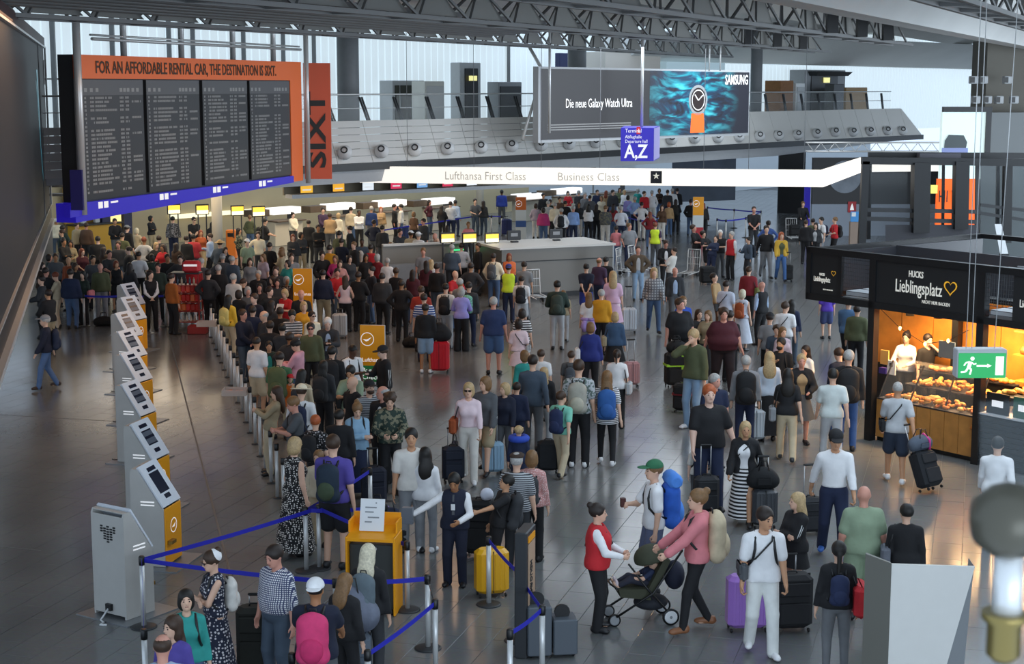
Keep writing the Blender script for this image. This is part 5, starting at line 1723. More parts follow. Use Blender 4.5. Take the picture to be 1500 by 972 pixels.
def cart(label, px, py, rz, s_=1.0, group=None):
 o = thing('luggage_cart', label, 'luggage cart', G(px, py), rz, group)
 m = MB()
 for sx in (-.26, .26):
  m.tube([(sx, -.45, .12), (sx, .4, .18), (sx, .48, 1.0)], .018, 6)
 m.tube([(-.26, .48, 1.0), (.26, .48, 1.0)], .022, 6)
 for z in (.45, .7):
  m.tube([(-.26, .44, z), (.26, .44, z)], .012, 5)
 for x in (-.15, -.05, .05, .15):
  m.tube([(x, .43, .25), (x, .47, .95)], .008, 4)
 m.build('frame', M_STEEL, o)
 m = MB()
 for y in (-.4, -.15, .1, .33):
  m.tube([(-.26, y, .16), (.26, y, .16)], .012, 5)
 m.build('deck', M_STEEL, o)
 for sx, sy in ((-.24, .3), (.24, .3), (0, -.42)):
  Mx = Matrix.Rotation(math.pi / 2, 3, 'Y')
  MB().lathe([(.07, -.02), (.075, 0), (.07, .02)], (sx, sy, .075), 10, Mx).build('wheel', M_BLACK, o)
 return o
cart('empty luggage cart parked at the grey counter island, left of the white shirt man', 788, 440, .4)
cart('tall wire luggage cart at the right end of the counter island', 922, 402, 1.2)
cart('wire luggage cart at the island corner behind the brown jacket man', 940, 398, 1.0)
cart('luggage cart standing beside the grey trousered man bending over', 1008, 405, -.6)
# ------------------------------------------------------------------ orange information boards
def info_board(label, px, py, h, w, bands, text_=None, rz=0.0):
 o = thing('information_board', label, 'information board', G(px, py), rz)
 MB().rbox((0, .04, .03), (w + .12, .4, .05), .015).build('foot', M_DARK, o)
 MB().rbox((0, .03, h / 2 + .03), (w, .06, h), .01).build('board', M_LGREY, o)
 z = h
 for i, (hh, m_) in enumerate(bands):
  MB().box((0, -.006, z - hh / 2 + .03), (w - .01, .012, hh - .006)).build('printed_field', m_, o)
  z -= hh
 c = Vector((-.12 * w / .6, -.014, h - .28))
 m = MB(); n = 22
 for i in range(n):
  a0, a1 = 2 * math.pi * i / n, 2 * math.pi * (i + 1) / n
  m.quad(*[c + Vector((r * math.cos(t), 0, r * math.sin(t))) for r, t in ((.135, a0), (.15, a0), (.15, a1), (.135, a1))])
 m.build('emblem_ring', M_TXT_W, o)
 m = MB(); m.poly([c + Vector(q) for q in ((-.1, 0, 0), (-.03, 0, -.05), (.02, 0, -.035), (.1, 0, .05), (.03, 0, .01), (-.02, 0, -.01))]); m.build('emblem_bird', M_TXT_W, o)
 if text_:
  mt, items = text_
  for s_, x, z_, sz, mm in items:
   me = text(s_, mm, (x, -.016, z_), (1, 0, 0), UPV, sz)
   me.parent = o
 return o
M_SGREEN = mat('board_green', '#2a8a48', rough=.5)
M_SPALE = mat('board_pale', '#cfd6d6', rough=.5)
M_SRED = mat('board_red', '#b8323a', rough=.5)
M_SBLUE = mat('board_blue', '#3a5c9a', rough=.5)
M_TO = mat('dark_orange_print', '#a8640c', rough=.6)
info_board('orange information board with a ring emblem and green band behind the cap man', 547, 606, 1.95, .56, ((.9, M_ORANGE2), (.36, M_SGREEN), (.69, M_SPALE)),
           (0, [('Lufthansa', -.24, 1.17, .125, M_TXT_W), ('Bag', -.24, .93, .15, M_TXT_W), ('Check', -.24, .78, .15, M_TXT_W), ('Boarding pass', -.22, .52, .06, M_GREY), ('and ID', -.22, .4, .06, M_GREY)]), math.radians(-8))
info_board('orange information board with ring emblem and red foot in the dense queue', 445, 500, 2.05, .56, ((1.32, M_ORANGE2), (.3, M_SRED), (.43, M_SBLUE)),
           (0, [('Lufthansa', -.24, 1.32, .125, M_TXT_W), ('Economy Class', -.22, 1.12, .07, M_TO), ('Check-in', -.22, 1.0, .07, M_TO), ('Premium', -.22, .85, .07, M_TO)]), math.radians(-6))
info_board('small far board with orange top and blue foot behind the counter island', 763, 352, 2.0, .5, ((.6, mat('rust_orange', '#c8641e', rough=.5)), (.5, M_SPALE), (.3, M_SBLUE), (.6, M_SPALE)))
info_board('far orange topped board with red foot near the far barrier posts', 1022, 356, 2.1, .5, ((.85, M_ORANGE2), (.55, M_SPALE), (.7, M_SRED)))
# ------------------------------------------------------------------ red snack trolley
tr = thing('snack_trolley', 'red snack trolley stacked with packets and bottles between the queue rows', 'trolley', G(275, 480), math.radians(-4))
m = MB()
for sx in (-.42, .42):
 for sy in (-.22, .22):
  m.bar((sx, sy, .08), (sx, sy, 1.62), .04)
m.build('frame', mat('red_frame', '#9a2a22', rough=.5), tr)
for k, z in enumerate((.2, .52, .8, 1.08, 1.3)):
 MB().box((0, 0, z), (.86, .46, .025)).build('shelf', _MATS['red_frame'], tr)
for sx, sy in ((-.36, -.18), (.36, -.18), (-.36, .18), (.36, .18)):
 MB().lathe([(.04, -.015), (.045, 0), (.04, .015)], (sx, sy, .045), 10, Matrix.Rotation(math.pi / 2, 3, 'Y')).build('wheel', M_BLACK, tr)
m = MB(); m.rbox((0, 0, 1.66), (.9, .5, .04), .01); m.build('top_tray', M_DARK, tr)
rr = random.Random(3)
pk0 = MB().rbox((0, 0, .11), (.13, .10, .22), .02).mesh('packet', mat('packet', 'object', rough=.4))
for zi, z in enumerate((.535, .815, 1.095)):
 for i in range(6):
  o = link('snack_packet', pk0, None, tr.location + Vector((-.34 + i * .135, -.12, z)), (0, 0, rr.uniform(-.15, .15)), rr.choice(('#c8322a', '#b8281f', '#d6503a', '#a82a22', '#d8703a')))
  tag(o, '%s red snack packet from the left on the %s packet shelf of the trolley' % (ORD[i], ('lowest', 'middle', 'top')[zi]), 'packet', 'snack packets on the red trolley')
bt = MB().lathe([(.03, 0), (.033, .02), (.033, .15), (.012, .19), (.012, .22)], n=8).mesh('bottle', mat('bottle', 'object', rough=.2))
for i in range(7):
 o = link('drink_bottle', bt, None, tr.location + Vector((-.36 + i * .12, -.08, 1.3125)), (0, 0, 0), rr.choice(('#2c2a28', '#6b5a48', '#b8a890', '#3a4a5c')))
 tag(o, '%s drink bottle from the left on the upper shelf of the red trolley' % ORD[i], 'bottle', 'bottles on the red trolley')
 o = link('drink_bottle', bt, None, tr.location + Vector((-.36 + i * .12, -.08, .2125)), (0, 0, 0), rr.choice(('#d8d0c4', '#c8b8a0', '#b0a49a')))
 tag(o, '%s pale bottle from the left on the bottom shelf of the red trolley' % ORD[i], 'bottle', 'pale bottles on the red trolley')
cb = thing('red_cool_bag', 'red cool bag with pale print on top of the snack trolley', 'bag', tr.location + Vector((.17, 0, 1.68)))
MB().rbox((0, 0, .17), (.5, .4, .34), .06).build('bag', mat('red_fabric', '#b8242c', rough=.7), cb)
MB().box((0, -.2, .22), (.4, .012, .06)).build('print', M_TXT_W, cb)
rb = thing('red_floor_box', 'low dark red box on the floor beside the snack trolley', 'box', G(290, 488))
MB().rbox((0, 0, .12), (.55, .4, .24), .02).build('box', _MATS['red_frame'], rb)
# ------------------------------------------------------------------ yellow orange desk, pillar, bin, stele
dk = thing('boarding_desk', 'yellow orange standing desk with a white notice on top', 'desk', G(549, 893), math.radians(-8))
w, d_ = .66, .5
MB().rbox((-w / 2, 0, .55), (.03, d_, 1.1), .01).build('side_panel', M_ORANGE2, dk)
MB().rbox((w / 2, 0, .55), (.03, d_, 1.1), .01).build('side_panel', M_ORANGE2, dk)
MB().rbox((0, .05, .5), (w - .04, d_ - .1, .95), .01).build('cabinet', mat('desk_dark', '#3a3c3a', rough=.5), dk)
m = MB(); m.hexa([Vector(q) for q in ((-w / 2, -d_ / 2, 1.04), (w / 2, -d_ / 2, 1.04), (w / 2, d_ / 2, 1.12), (-w / 2, d_ / 2, 1.12), (-w / 2, -d_ / 2, 1.08), (w / 2, -d_ / 2, 1.08), (w / 2, d_ / 2, 1.16), (-w / 2, d_ / 2, 1.16))]); m.build('desk_top', M_ORANGE2, dk)
m = MB(); m.box((0, d_ / 2, 1.22), (w, .025, .22)); m.box((-w / 2, .1, 1.19), (.025, .3, .16)); m.box((w / 2, .1, 1.19), (.025, .3, .16)); m.build('gallery_rim', M_ORANGE2, dk)
MB().lathe([(.02, -.01), (.02, .01)], (.06, -d_ / 2 + .09, .92), 10, Matrix.Rotation(math.pi / 2, 3, 'X')).build('lock', M_STEEL, dk)
for sx in (-.28, .28):
 MB().lathe([(.04, -.02), (.045, 0), (.04, .02)], (sx, -.2, .045), 10, Matrix.Rotation(math.pi / 2, 3, 'Y')).build('castor', M_BLACK, dk)
nt_ = thing('white_notice', 'white printed notice standing on the yellow orange desk', 'notice', dk.location + Vector((-.03, -.02, 1.13)), math.radians(-8))
m = MB(); m.hexa([Vector(q) for q in ((-.17, .0, 0), (.17, .0, 0), (.17, .012, 0), (-.17, .012, 0), (-.17, .12, .42), (.17, .12, .42), (.17, .132, .42), (-.17, .132, .42))]); m.build('sheet', M_WHITE, nt_)
m = MB()
for k, (x0, x1, z) in enumerate(((-.1, .06, .3), (-.1, .02, .24), (-.06, .1, .17), (-.1, .0, .11), (.04, .06, .36))):
 y = z / .42 * .12 - .004
 m.quad((x0, y, z), (x1, y, z), (x1, y + .006, z + .018), (x0, y + .006, z + .018))
m.build('notice_print', M_GREY, nt_)
pl = thing('information_stand', 'dark upright information stand with beige printed face beside the belt', 'stand', G(769, 955), math.radians(76))
MB().rbox((0, 0, .82), (.5, .16, 1.64), .015).build('body', M_DARK, pl)
MB().box((0, -.085, 1.0), (.34, .012, .95)).build('printed_face', mat('beige_print', '#b89a80', rough=.5), pl)
MB().box((0, -.085, 1.53), (.34, .014, .08)).build('orange_stripe', M_ORANGE2, pl)
me = text('FLY THROUGH', M_DARK, (-.12, -.098, .6), (0, 0, 1), (1, 0, 0), .16, sx=.6); me.parent = pl
bn = thing('waste_bin', 'grey waste bin with two black openings at the end of the belt', 'waste bin', G(806, 958), math.radians(8))
for k, (x, h) in enumerate(((-.16, .64), (.17, .46))):
 MB().rbox((x, 0, h / 2 + .04), (.31, .34, h), .015).build('compartment', mat('bin_grey', '#4f565e', rough=.45), bn)
 MB().lathe([(.10, -.02), (.10, .02)], (x - .02, 0, h + .1), 14, Matrix.Rotation(math.pi / 2, 3, 'X')).build('flap', M_BLACK, bn)
for sx in (-.26, .28):
 MB().lathe([(.035, -.015), (.04, 0), (.035, .015)], (sx, -.1, .04), 8, Matrix.Rotation(math.pi / 2, 3, 'Y')).build('castor', M_BLACK, bn)
y0 = 17.6
sx0, sx1 = D(1306, 826, y0), D(1428, 834, y0)
stl = thing('white_stele', 'big blank white stele with grey edges in the lower right foreground', 'stele', (sx0.x, y0, 0))
zt = sx0.z
xl, xr = sx0.x, sx1.x
m = MB(); m.hexa([Vector(q) for q in ((xl, y0, 0), (xr - .42, y0, 0), (xr - .42, y0 + .04, 0), (xl, y0 + .04, 0), (xl, y0, zt), (xr, y0, zt - .03), (xr, y0 + .04, zt - .03), (xl, y0 + .04, zt))]); m.build('white_face', mat('stele_white', '#d5d4cf', rough=.45, noise=.02), stl, True)
m = MB(); m.hexa([Vector(q) for q in ((xl - .22, y0 + .35, 0), (xl, y0 - .005, 0), (xl, y0 + .06, 0), (xl - .2, y0 + .4, 0), (xl - .22, y0 + .35, zt + .02), (xl, y0 - .005, zt + .01), (xl, y0 + .06, zt + .01), (xl - .2, y0 + .4, zt + .02))]); m.build('left_edge', mat('stele_grey', '#75746c', rough=.5), stl, True)
m = MB(); m.hexa([Vector(q) for q in ((xr - .42, y0, 0), (xr, y0 + .3, 0), (xr, y0 + .34, 0), (xr - .42, y0 + .04, 0), (xr, y0, zt - .03), (xr + .02, y0 + .3, zt - .03), (xr + .02, y0 + .34, zt - .03), (xr, y0 + .04, zt - .03))]); m.build('right_edge', mat('stele_right', '#8b8f92', rough=.5), stl, True)
# ------------------------------------------------------------------ railing in front of the lens side: clamp ball, post, glass pane
gr = thing('balcony_railing', 'blurred steel balcony post with round clamp and glass pane at the right edge', 'railing', D(1470, 800, 2.0))
p = D(1478, 762, 2.0)
MB().lathe([(.001, -.05), (.03, -.042), (.046, -.02), (.05, 0), (.046, .02), (.03, .042), (.001, .05)], p, 18, Matrix.Rotation(math.pi / 2, 3, 'Y')).build('clamp_ball', mat('clamp_steel', '#4e4b40', rough=.35, metal=.3), gr, True)
a, b = D(1478, 800, 2.0), D(1474, 930, 2.0)
m = MB(); m.tube([a, b], .019, 12); m.build('post', M_STEEL, gr, True)
m = MB(); p = D(1470, 935, 2.0); m.lathe([(.012, -.03), (.022, -.02), (.022, .02), (.03, .028), (.03, .036)], p, 12); m.build('foot', mat('brass_foot', '#8a7a48', rough=.3, metal=.7), gr, True)
pa, pb = D(1438, 590, 2.2), D(1560, 590, 2.2)
pc_, pd = D(1560, 1000, 2.2), D(1438, 1000, 2.2)
m = MB(); m.hexa([pd, pc_, pc_ + Vector((0, .012, 0)), pd + Vector((0, .012, 0)), pa, pb, pb + Vector((0, .012, 0)), pa + Vector((0, .012, 0))]); m.build('glass_pane', mat('railing_glass', '#9aa4a8', rough=.06, alpha=.06, spec=.05), gr, True)
# ------------------------------------------------------------------ wall signs and far right
hb = thing('shop_hoarding', 'black topped grey hoarding with a round city picture behind the light ribbon', 'hoarding', G(1190, 345))
a, b = G(1188, 345), G(1440, 345)
zb, zc = 1.52, 3.75
m = MB(); m.hexa([a, b, b + Vector((0, .3, 0)), a + Vector((0, .3, 0)), a + UPV * zb, b + UPV * zb, b + Vector((0, .3, zb)), a + Vector((0, .3, zb))]); m.build('grey_base', mat('hoarding_grey', '#8e99a8', rough=.5), hb, True)
m = MB(); m.hexa([a + UPV * zb, b + UPV * zb, b + Vector((0, .3, zb)), a + Vector((0, .3, zb)), a + UPV * zc, b + UPV * zc, b + Vector((0, .3, zc)), a + Vector((0, .3, zc))]); m.build('black_band', mat('hoarding_black', '#232529', rough=.5), hb, True)
c = D(1238, 259, a.y - .03)
m = MB(); n = 28; R_ = 24 * a.y / 2388
m.poly([c + Vector((R_ * math.sin(2 * math.pi * i / n), 0, R_ * math.cos(2 * math.pi * i / n))) for i in range(n)][::-1])
rp_ = m.build('round_picture', mat('city_picture', '#7e8894', rough=.5, noise=.35, nscale=1.4), hb, True)
m = MB()
rr = random.Random(5)
for i in range(9):
 x = -R_ * .7 + i * R_ * .17; h = rr.uniform(.1, .5) * R_
 m.box((c.x + x, c.y - .015, c.z + R_ * .1 + h / 2), (R_ * .1, .01, h))
link('skyline', m.mesh('skyline', mat('skyline_grey', '#4c5560', rough=.6)), rp_, -hb.location + hb.location)
fs = thing('fire_sign', 'small red fire equipment sign on the grey hoarding', 'sign', D(1248, 303, a.y - .04))
MB().box((0, 0, 0), (.4, .03, .52)).build('plate', mat('fire_red', '#b02028', rough=.5), fs)
m = MB(); m.poly([(-.1, -.02, -.15), (.1, -.02, -.15), (.05, -.02, .05), (0, -.02, .18), (-.06, -.02, .02)]); m.build('flame', M_TXT_W, fs)
dp_ = thing('dark_doors', 'dark shop doors in the pale wall right of the business class queue', 'doors', G(1160, 312))
a, b = G(1139, 312), G(1178, 312)
m = MB(); m.hexa([a, b, b + Vector((0, .2, 0)), a + Vector((0, .2, 0)), a + UPV * 3.6, b + UPV * 3.6, b + Vector((0, .2, 3.6)), a + Vector((0, .2, 3.6))]); m.build('door', M_BLACK, dp_, True)
bpz = thing('blue_pillar', 'narrow violet blue pillar beside the black hoarding', 'pillar', G(1181, 340))
a = G(1181, 340); MB().box((a.x, a.y, 1.35), (.28, .2, 2.7)).build('pillar', mat('violet_blue', '#3a34b8', rough=.5, emit='#3a34b8', estr=.3), bpz, True)
bpx = thing('blue_arch', 'pale blue glowing portal frame behind the glass cabin', 'portal', G(1320, 338))
a = G(1320, 341)
m = MB(); m.box((a.x + .1, a.y, 1.35), (.22, .2, 2.7)); m.box((a.x - .2, a.y, 2.75), (.9, .2, .16)); m.build('frame', mat('pale_blue_glow', '#8ea6f0', emit='#8ea6f0', estr=.8), bpx, True)
dm = thing('dark_banner', 'large dark blue grey photo banner hung under the gallery', 'banner', D(1000, 260, 86))
a, b = D(984, 296, 86), D(1077, 293, 90)
m = MB(); m.hexa([a, b, b + Vector((0, .1, 0)), a + Vector((0, .1, 0)), Vector((a.x, a.y, 4.1)), Vector((b.x, b.y, 4.1)), Vector((b.x, b.y + .1, 4.1)), Vector((a.x, a.y + .1, 4.1))]); m.build('sheet', mat('banner_blue', '#4a5566', rough=.5, noise=.3, nscale=.5), dm, True)
# red panel etc. at gallery level: light box and orange screen
lb = thing('poster_light_box', 'tall pale light box poster with a dark car at the right pillar', 'light box', D(1408, 262, 62) * 1.0)
a, b = D(1377, 262, 62), D(1440, 262, 62)
z1 = D(1377, 164, 62).z
m = MB(); m.hexa([a, b, b + Vector((0, .3, 0)), a + Vector((0, .3, 0)), Vector((a.x, a.y, z1)), Vector((b.x, b.y, z1)), Vector((b.x, b.y + .3, z1)), Vector((a.x, a.y + .3, z1))]); m.build('poster', mat('poster_pale', '#c2d6d4', emit='#cfe4e2', estr=.7), lb, True)
c = D(1399, 212, 61.95)
m = MB(); m.poly([c + Vector(q) for q in ((-.42, 0, -.15), (.42, 0, -.15), (.46, 0, .1), (.32, 0, .36), (-.26, 0, .38), (-.4, 0, .15))]); m.build('car_picture', mat('car_dark', '#39484c', rough=.4), lb, True)
m = MB(); m.poly([c + Vector(q) for q in ((-.5, -.01, -.42), (.5, -.01, -.42), (.5, -.01, -.12), (-.5, -.01, -.12))]); m.build('car_body_picture', mat('car_blue', '#8f9fd8', rough=.4), lb, True)
m = MB(); m.bar(b + Vector((.1, 0, 0)), Vector((b.x + .1, b.y, z1)), .2, .2); m.bar(Vector((a.x, a.y, z1 + .1)), Vector((b.x + .2, b.y, z1 + .1)), .25, .2); m.bar((a.x + .4, a.y + .2, 0), (a.x + .4, a.y + .2, a.z), .5, .2); m.build('frame', M_DARK, lb, True)
os_ = thing('orange_screen', 'bright orange advertising wall with dark letters seen through the glass cabin', 'advert panel', D(1400, 332, 58))
a, b = D(1371, 333, 58), D(1432, 333, 58)
z1 = D(1371, 262, 58).z
m = MB(); m.hexa([a, b, b + Vector((0, .2, 0)), a + Vector((0, .2, 0)), Vector((a.x, a.y, z1)), Vector((b.x, b.y, z1)), Vector((b.x, b.y + .2, z1)), Vector((a.x, a.y + .2, z1))]); m.build('panel', mat('orange_lit', '#f4631a', emit='#f4631a', estr=.75), os_, True)
m = MB(); m.bar((a.x + .3, a.y + .1, 0), (a.x + .3, a.y + .1, a.z), .3, .15); m.build('support', M_DARK, os_, True)
text('HI TO', M_DARK, D(1374, 296, 57.9), (1, 0, 0), UPV, .62, os_, sx=.6)
for i, (px, py) in enumerate(((1426, 117), (1440, 117), (1475, 117), (1429, 146), (1446, 146), (1463, 146), (1485, 146))):
 o = thing('pier_floodlight', 'pale floodlight on the brown pier, %s' % ('upper row leftmost|upper row second|upper row rightmost|lower row leftmost|lower row second|lower row third|lower row rightmost').split('|')[i], 'floodlight', D(px, py, 72.3), 0, 'floodlights on the brown pier')
 MB().rbox((0, 0, 0), (.34, .4, .34), .03).build('housing', M_LGREY, o)
 MB().box((-.1, -.21, 0), (.2, .03, .24)).build('lens', M_BLACK, o)
 MB().bar((0, .1, 0), (0, .5, 0), .1).build('bracket', M_GREY, o)
# ------------------------------------------------------------------ glass lift cabin frame behind the bakery
gc = thing('glass_cabin', 'black framed glass cabin structure with dark balustrade behind the bakery', 'cabin', G(1385, 395))
Yc = 50.0
def cp(px, py, dy=0.0): return D(px, py, Yc + dy)
for (x0, y0_, x1, y1_, w, dy) in ((1262, 235, 1500, 238, .22, 0), (1272, 227, 1520, 228, .18, 1.5), (1268, 236, 1262, 360, .22, 0), (1274, 232, 1272, 350, .12, 1.6), (1349, 238, 1347, 340, .5, 0), (1358, 238, 1357, 330, .12, 1), (1408, 236, 1406, 335, .42, 0), (1382, 240, 1381, 332, .08, .5),
        (1432, 240, 1431, 335, .12, .5), (1268, 307, 1436, 310, .12, 0), (1268, 320, 1436, 325, .12, 0), (1436, 300, 1520, 310, .1, .5), (1436, 312, 1520, 325, .1, .5), (1476, 240, 1474, 355, .25, .5), (1462, 240, 1461, 330, .1, .7)):
 m = MB(); m.bar(cp(x0, y0_, dy), cp(x1, y1_, dy), w); m.build('frame_bar', M_BLACK if w > .15 else M_DARK, gc, True)
m = MB(); m.bar(cp(1345, 230, 1), cp(1405, 230, 1), .4, .25); m.build('roof_box', mat('cabin_violet_grey', '#4c4a52', rough=.5), gc, True)
m = MB(); m.hexa([cp(1297, 395, 0), cp(1434, 395, 0), cp(1434, 395, .1), cp(1297, 395, .1), cp(1297, 329, 0), cp(1434, 329, 0), cp(1434, 329, .1), cp(1297, 329, .1)]); m.build('balustrade', mat('cabin_dark_panel', '#34343a', rough=.5), gc, True)
m = MB(); m.quad(cp(1275, 360, .2), cp(1345, 360, .2), cp(1345, 240, .2), cp(1275, 240, .2)); m.build('glass', mat('cabin_glass', '#3c474a', rough=.05, alpha=.22), gc, True)
m = MB(); m.quad(cp(1436, 400, .6), cp(1530, 400, .6), cp(1530, 240, .6), cp(1436, 240, .6)); m.build('glass', _MATS['cabin_glass'], gc, True)
m = MB(); m.hexa([cp(1436, 400, 3), cp(1560, 400, 3), cp(1560, 400, 3.2), cp(1436, 400, 3.2), cp(1436, 240, 3), cp(1560, 240, 3), cp(1560, 240, 3.2), cp(1436, 240, 3.2)]); m.build('back_panel', mat('cabin_back', '#5b6163', rough=.6), gc, True)
ex = thing('green_exit_lamp', 'small green and yellow lit exit sign in the glass cabin', 'sign', cp(1362, 277, .3))
MB().box((-.12, 0, 0), (.22, .1, .26)).build('green_face', mat('lit_green', '#2f8a30', emit='#3aa238', estr=.8), ex)
MB().box((.13, 0, 0), (.2, .1, .26)).build('yellow_face', mat('lit_yellow', '#d8c860', emit='#e6d870', estr=.8), ex)
nz = thing('leaning_white_board', 'white slanted board standing in the dark cabin at the right edge', 'board', cp(1465, 372, -3))
a = cp(1459, 330, -3); m = MB(); m.hexa([cp(1465, 372, -3), cp(1477, 372, -3), cp(1477, 372, -2.8), cp(1465, 372, -2.8), cp(1457, 328, -3), cp(1467, 328, -3), cp(1467, 328, -2.8), cp(1457, 328, -2.8)]); m.build('board', M_WHITE, nz, True)
m = MB(); q = cp(1471, 371, -2.9); m.bar((q.x, q.y, 0), q, .3, .2); m.build('stand', M_DARK, nz, True)
nz2 = thing('blue_notice_stand', 'blue and white notice board on a brown stand near the red shirt', 'notice board', G(1252, 365))
p = G(1252, 365); m = MB(); m.box((p.x, p.y, 1.45), (.45, .06, .45)); m.build('blue_board', mat('notice_blue', '#3f8fd0', rough=.5), nz2, True)
m = MB(); m.box((p.x - .1, p.y - .04, 1.55), (.18, .02, .18)); m.build('white_field', M_WHITE, nz2, True)
m = MB(); m.box((p.x, p.y + .02, .61), (.5, .3, 1.22)); m.build('stand', mat('stand_brown', '#8f7d70', rough=.6), nz2, True)
# ------------------------------------------------------------------ bakery pavilion
PA = G(1180, 428, 2.86); PA.z = 0
PB = G(1435, 463, 2.86); PB.z = 0
UF = (PB - PA).normalized()
US = Vector((-UF.y, UF.x, 0))
if US.y < 0: US = -US
FL, SLN = 7.6, 5.6
def bk(t, s_, z):
 p = PA + UF * t + US * s_
 return Vector((p.x, p.y, z))
def tpx(px, py, z):
 g = G(px, py, z); g.z = 0
 return (g - PA).dot(UF)
def bkpx(px, py, s_):
 r = ray(px, py)
 q = PA + US * s_
 k = q.dot(US) / (r.x * US.x + r.y * US.y)
 return Vector((r.x * k, r.y * k, CAMH + r.z * k))
def kbox(m, t0, t1, s0, s1, z0, z1):
 return m.hexa([bk(t0, s0, z0), bk(t1, s0, z0), bk(t1, s1, z0), bk(t0, s1, z0), bk(t0, s0, z1), bk(t1, s0, z1), bk(t1, s1, z1), bk(t0, s1, z1)])
TP = tpx(1279, 441, 2.86)          # corner post
TQ = tpx(1437, 463, 2.86)          # second front post
pav = thing('bakery_pavilion', 'black framed bakery pavilion with sign band and open roof on the right', 'pavilion', (PA.x, PA.y, 0))
ZB0, ZB1 = 2.86, 3.70
for (t0, t1, s0, s1, z0, z1) in ((0, FL, 0, .14, ZB0 - .14, ZB0), (0, FL, 0, .14, ZB1, ZB1 + .13), (0, .14, 0, SLN, ZB0 - .14, ZB0), (0, .14, 0, SLN, ZB1, ZB1 + .1), (0, FL, SLN, SLN + .14, ZB1, ZB1 + .1),
                                 (0, .12, 0, .12, ZB0, ZB1)):
 m = MB(); kbox(m, t0, t1, s0, s1, z0, z1); m.build('frame_beam', M_BLACK, pav, True)
for t_, s_, z1 in ((TP, 0, ZB1), (TQ, 0, ZB1), (TP + .6, 1.9, 2.9), (TP, 2.4, ZB0), (FL, 0, ZB1)):
 m = MB(); kbox(m, t_ - .08, t_ + .08, s_, s_ + .16, 0, z1); m.build('post', M_BLACK, pav, True)
for t_ in (tpx(1232, 434, 2.86), ):
 m = MB(); kbox(m, t_ - .05, t_ + .05, .02, .1, ZB0, ZB1); m.build('frame_beam', M_BLACK, pav, True)
M_BAND = mat('sign_band_black', '#1a1c1e', rough=.5)
t1 = tpx(1231, 434, 2.86)
bands = [(.1, t1), (TP + .08, TQ - .08), (tpx(1476, 470, 2.86), FL)]
M_CHALK = mat('chalk_print', '#e6e2d6', rough=.6, emit='#e6e2d6', estr=.25)
M_GOLD = mat('gold_heart', '#d8a02a', rough=.5, emit='#e0a830', estr=.4)
nF = -US
for i, (a, b) in enumerate(bands):
 m = MB(); kbox(m, a, b, .03, .09, ZB0, ZB1); sg_ = m.build('sign_panel', M_BAND, pav, True)
 W_ = b - a if i < 2 else 1.1
 sz = .36 * min(1, W_ / 2.0)
 o0 = bk(a + W_ * (.43 if i else .42), .015, ZB0 + .27)
 text('Lieblingsplatz', M_CHALK, o0, UF, UPV, sz, pav, align='CENTER', sx=.60, bold=.002)
 text('HUCKS', M_CHALK, bk(a + W_ * .33, .015, ZB0 + .27 + sz * .88), UF, UPV, sz * .5, pav, sx=.62, bold=.002)
 text('NICHT NUR BACKEN', M_CHALK, bk(a + W_ * .47, .015, ZB0 + .10), UF, UPV, sz * .26, pav, sx=.75)
 c = bk(a + W_ * (.74 if i else .82), .012, ZB0 + .47)
 m = MB()
 R_ = sz * .5
 pts = []
 for k in range(24):
  a_ = 2 * math.pi * k / 24
  pts.append((R_ * .055 * 16 * math.sin(a_) ** 3, R_ * .055 * (13 * math.cos(a_) - 5 * math.cos(2 * a_) - 2 * math.cos(3 * a_) - math.cos(4 * a_))))
 for k in range(24):
  (x0, z0), (x1, z1) = pts[k], pts[(k + 1) % 24]
  m.quad(c + UF * x0 + UPV * z0, c + UF * x1 + UPV * z1, c + UF * x1 * .8 + UPV * z1 * .8, c + UF * x0 * .8 + UPV * z0 * .8)
 m.build('heart', M_GOLD, pav, True)
# wire grids between the signs
for a, b in ((t1 + .05, TP - .08), (TQ + .08, tpx(1474, 470, 2.86))):
 m = MB()
 n = int((b - a) / .05)
 for k in range(n + 1):
  t_ = a + (b - a) * k / n
  m.bar(bk(t_, .06, ZB0 + .25), bk(t_, .06, ZB1), .008)
 for k in range(10):
  z = ZB0 + .05 + (ZB1 - ZB0 - .1) * k / 9
  m.bar(bk(a, .07, z), bk(b, .07, z), .01)
 tag(m.build('wire_grid', M_DARK, pav, True), kind='stuff')
 m = MB(); kbox(m, a, b, .2, .9, ZB0 + .02, ZB0 + .12); m.build('lamp_tray', M_LGREY, pav, True)
# inner roof screens
m = MB(); kbox(m, .14, .2, .2, SLN, ZB0 - .02, ZB1); m.build('side_panel', mat('smoked_panel', '#3c3d42', rough=.3), pav, True)
m = MB(); kbox(m, .2, 4.0, 2.6, 2.66, ZB0, ZB1 + .02); m.build('inner_panel', _MATS['smoked_panel'], pav, True)
for k in range(9):
 s_ = .5 + k * .3
 m = MB(); m.bar(bk(4.0, s_, ZB1 - .05), bk(FL, s_, ZB1 - .05), .03); m.build('roof_bar', M_GREY, pav, True)
# rear wall, warm boards
M_OWOOD = mat('orange_wood', '#c07a2c', rough=.5, noise=.25, nscale=2.5)
for k in range(8):
 a, b = TP - 1.8 + k * .85, TP - 1.8 + (k + 1) * .85 - .02
 m = MB(); kbox(m, a, b, 2.1, 2.16, 1.2, 2.78); m.build('back_board', M_OWOOD, pav, True)
m = MB(); kbox(m, TP - .9, FL, 1.46, 2.1, 0, bkpx(1328, 487, 1.76).z - 1.7); m.build('platform', M_BLACK, pav, True)
m = MB(); kbox(m, TP - 1.8, FL, 2.18, 2.28, 0, 2.86); m.build('back_wall', M_BLACK, pav, True)
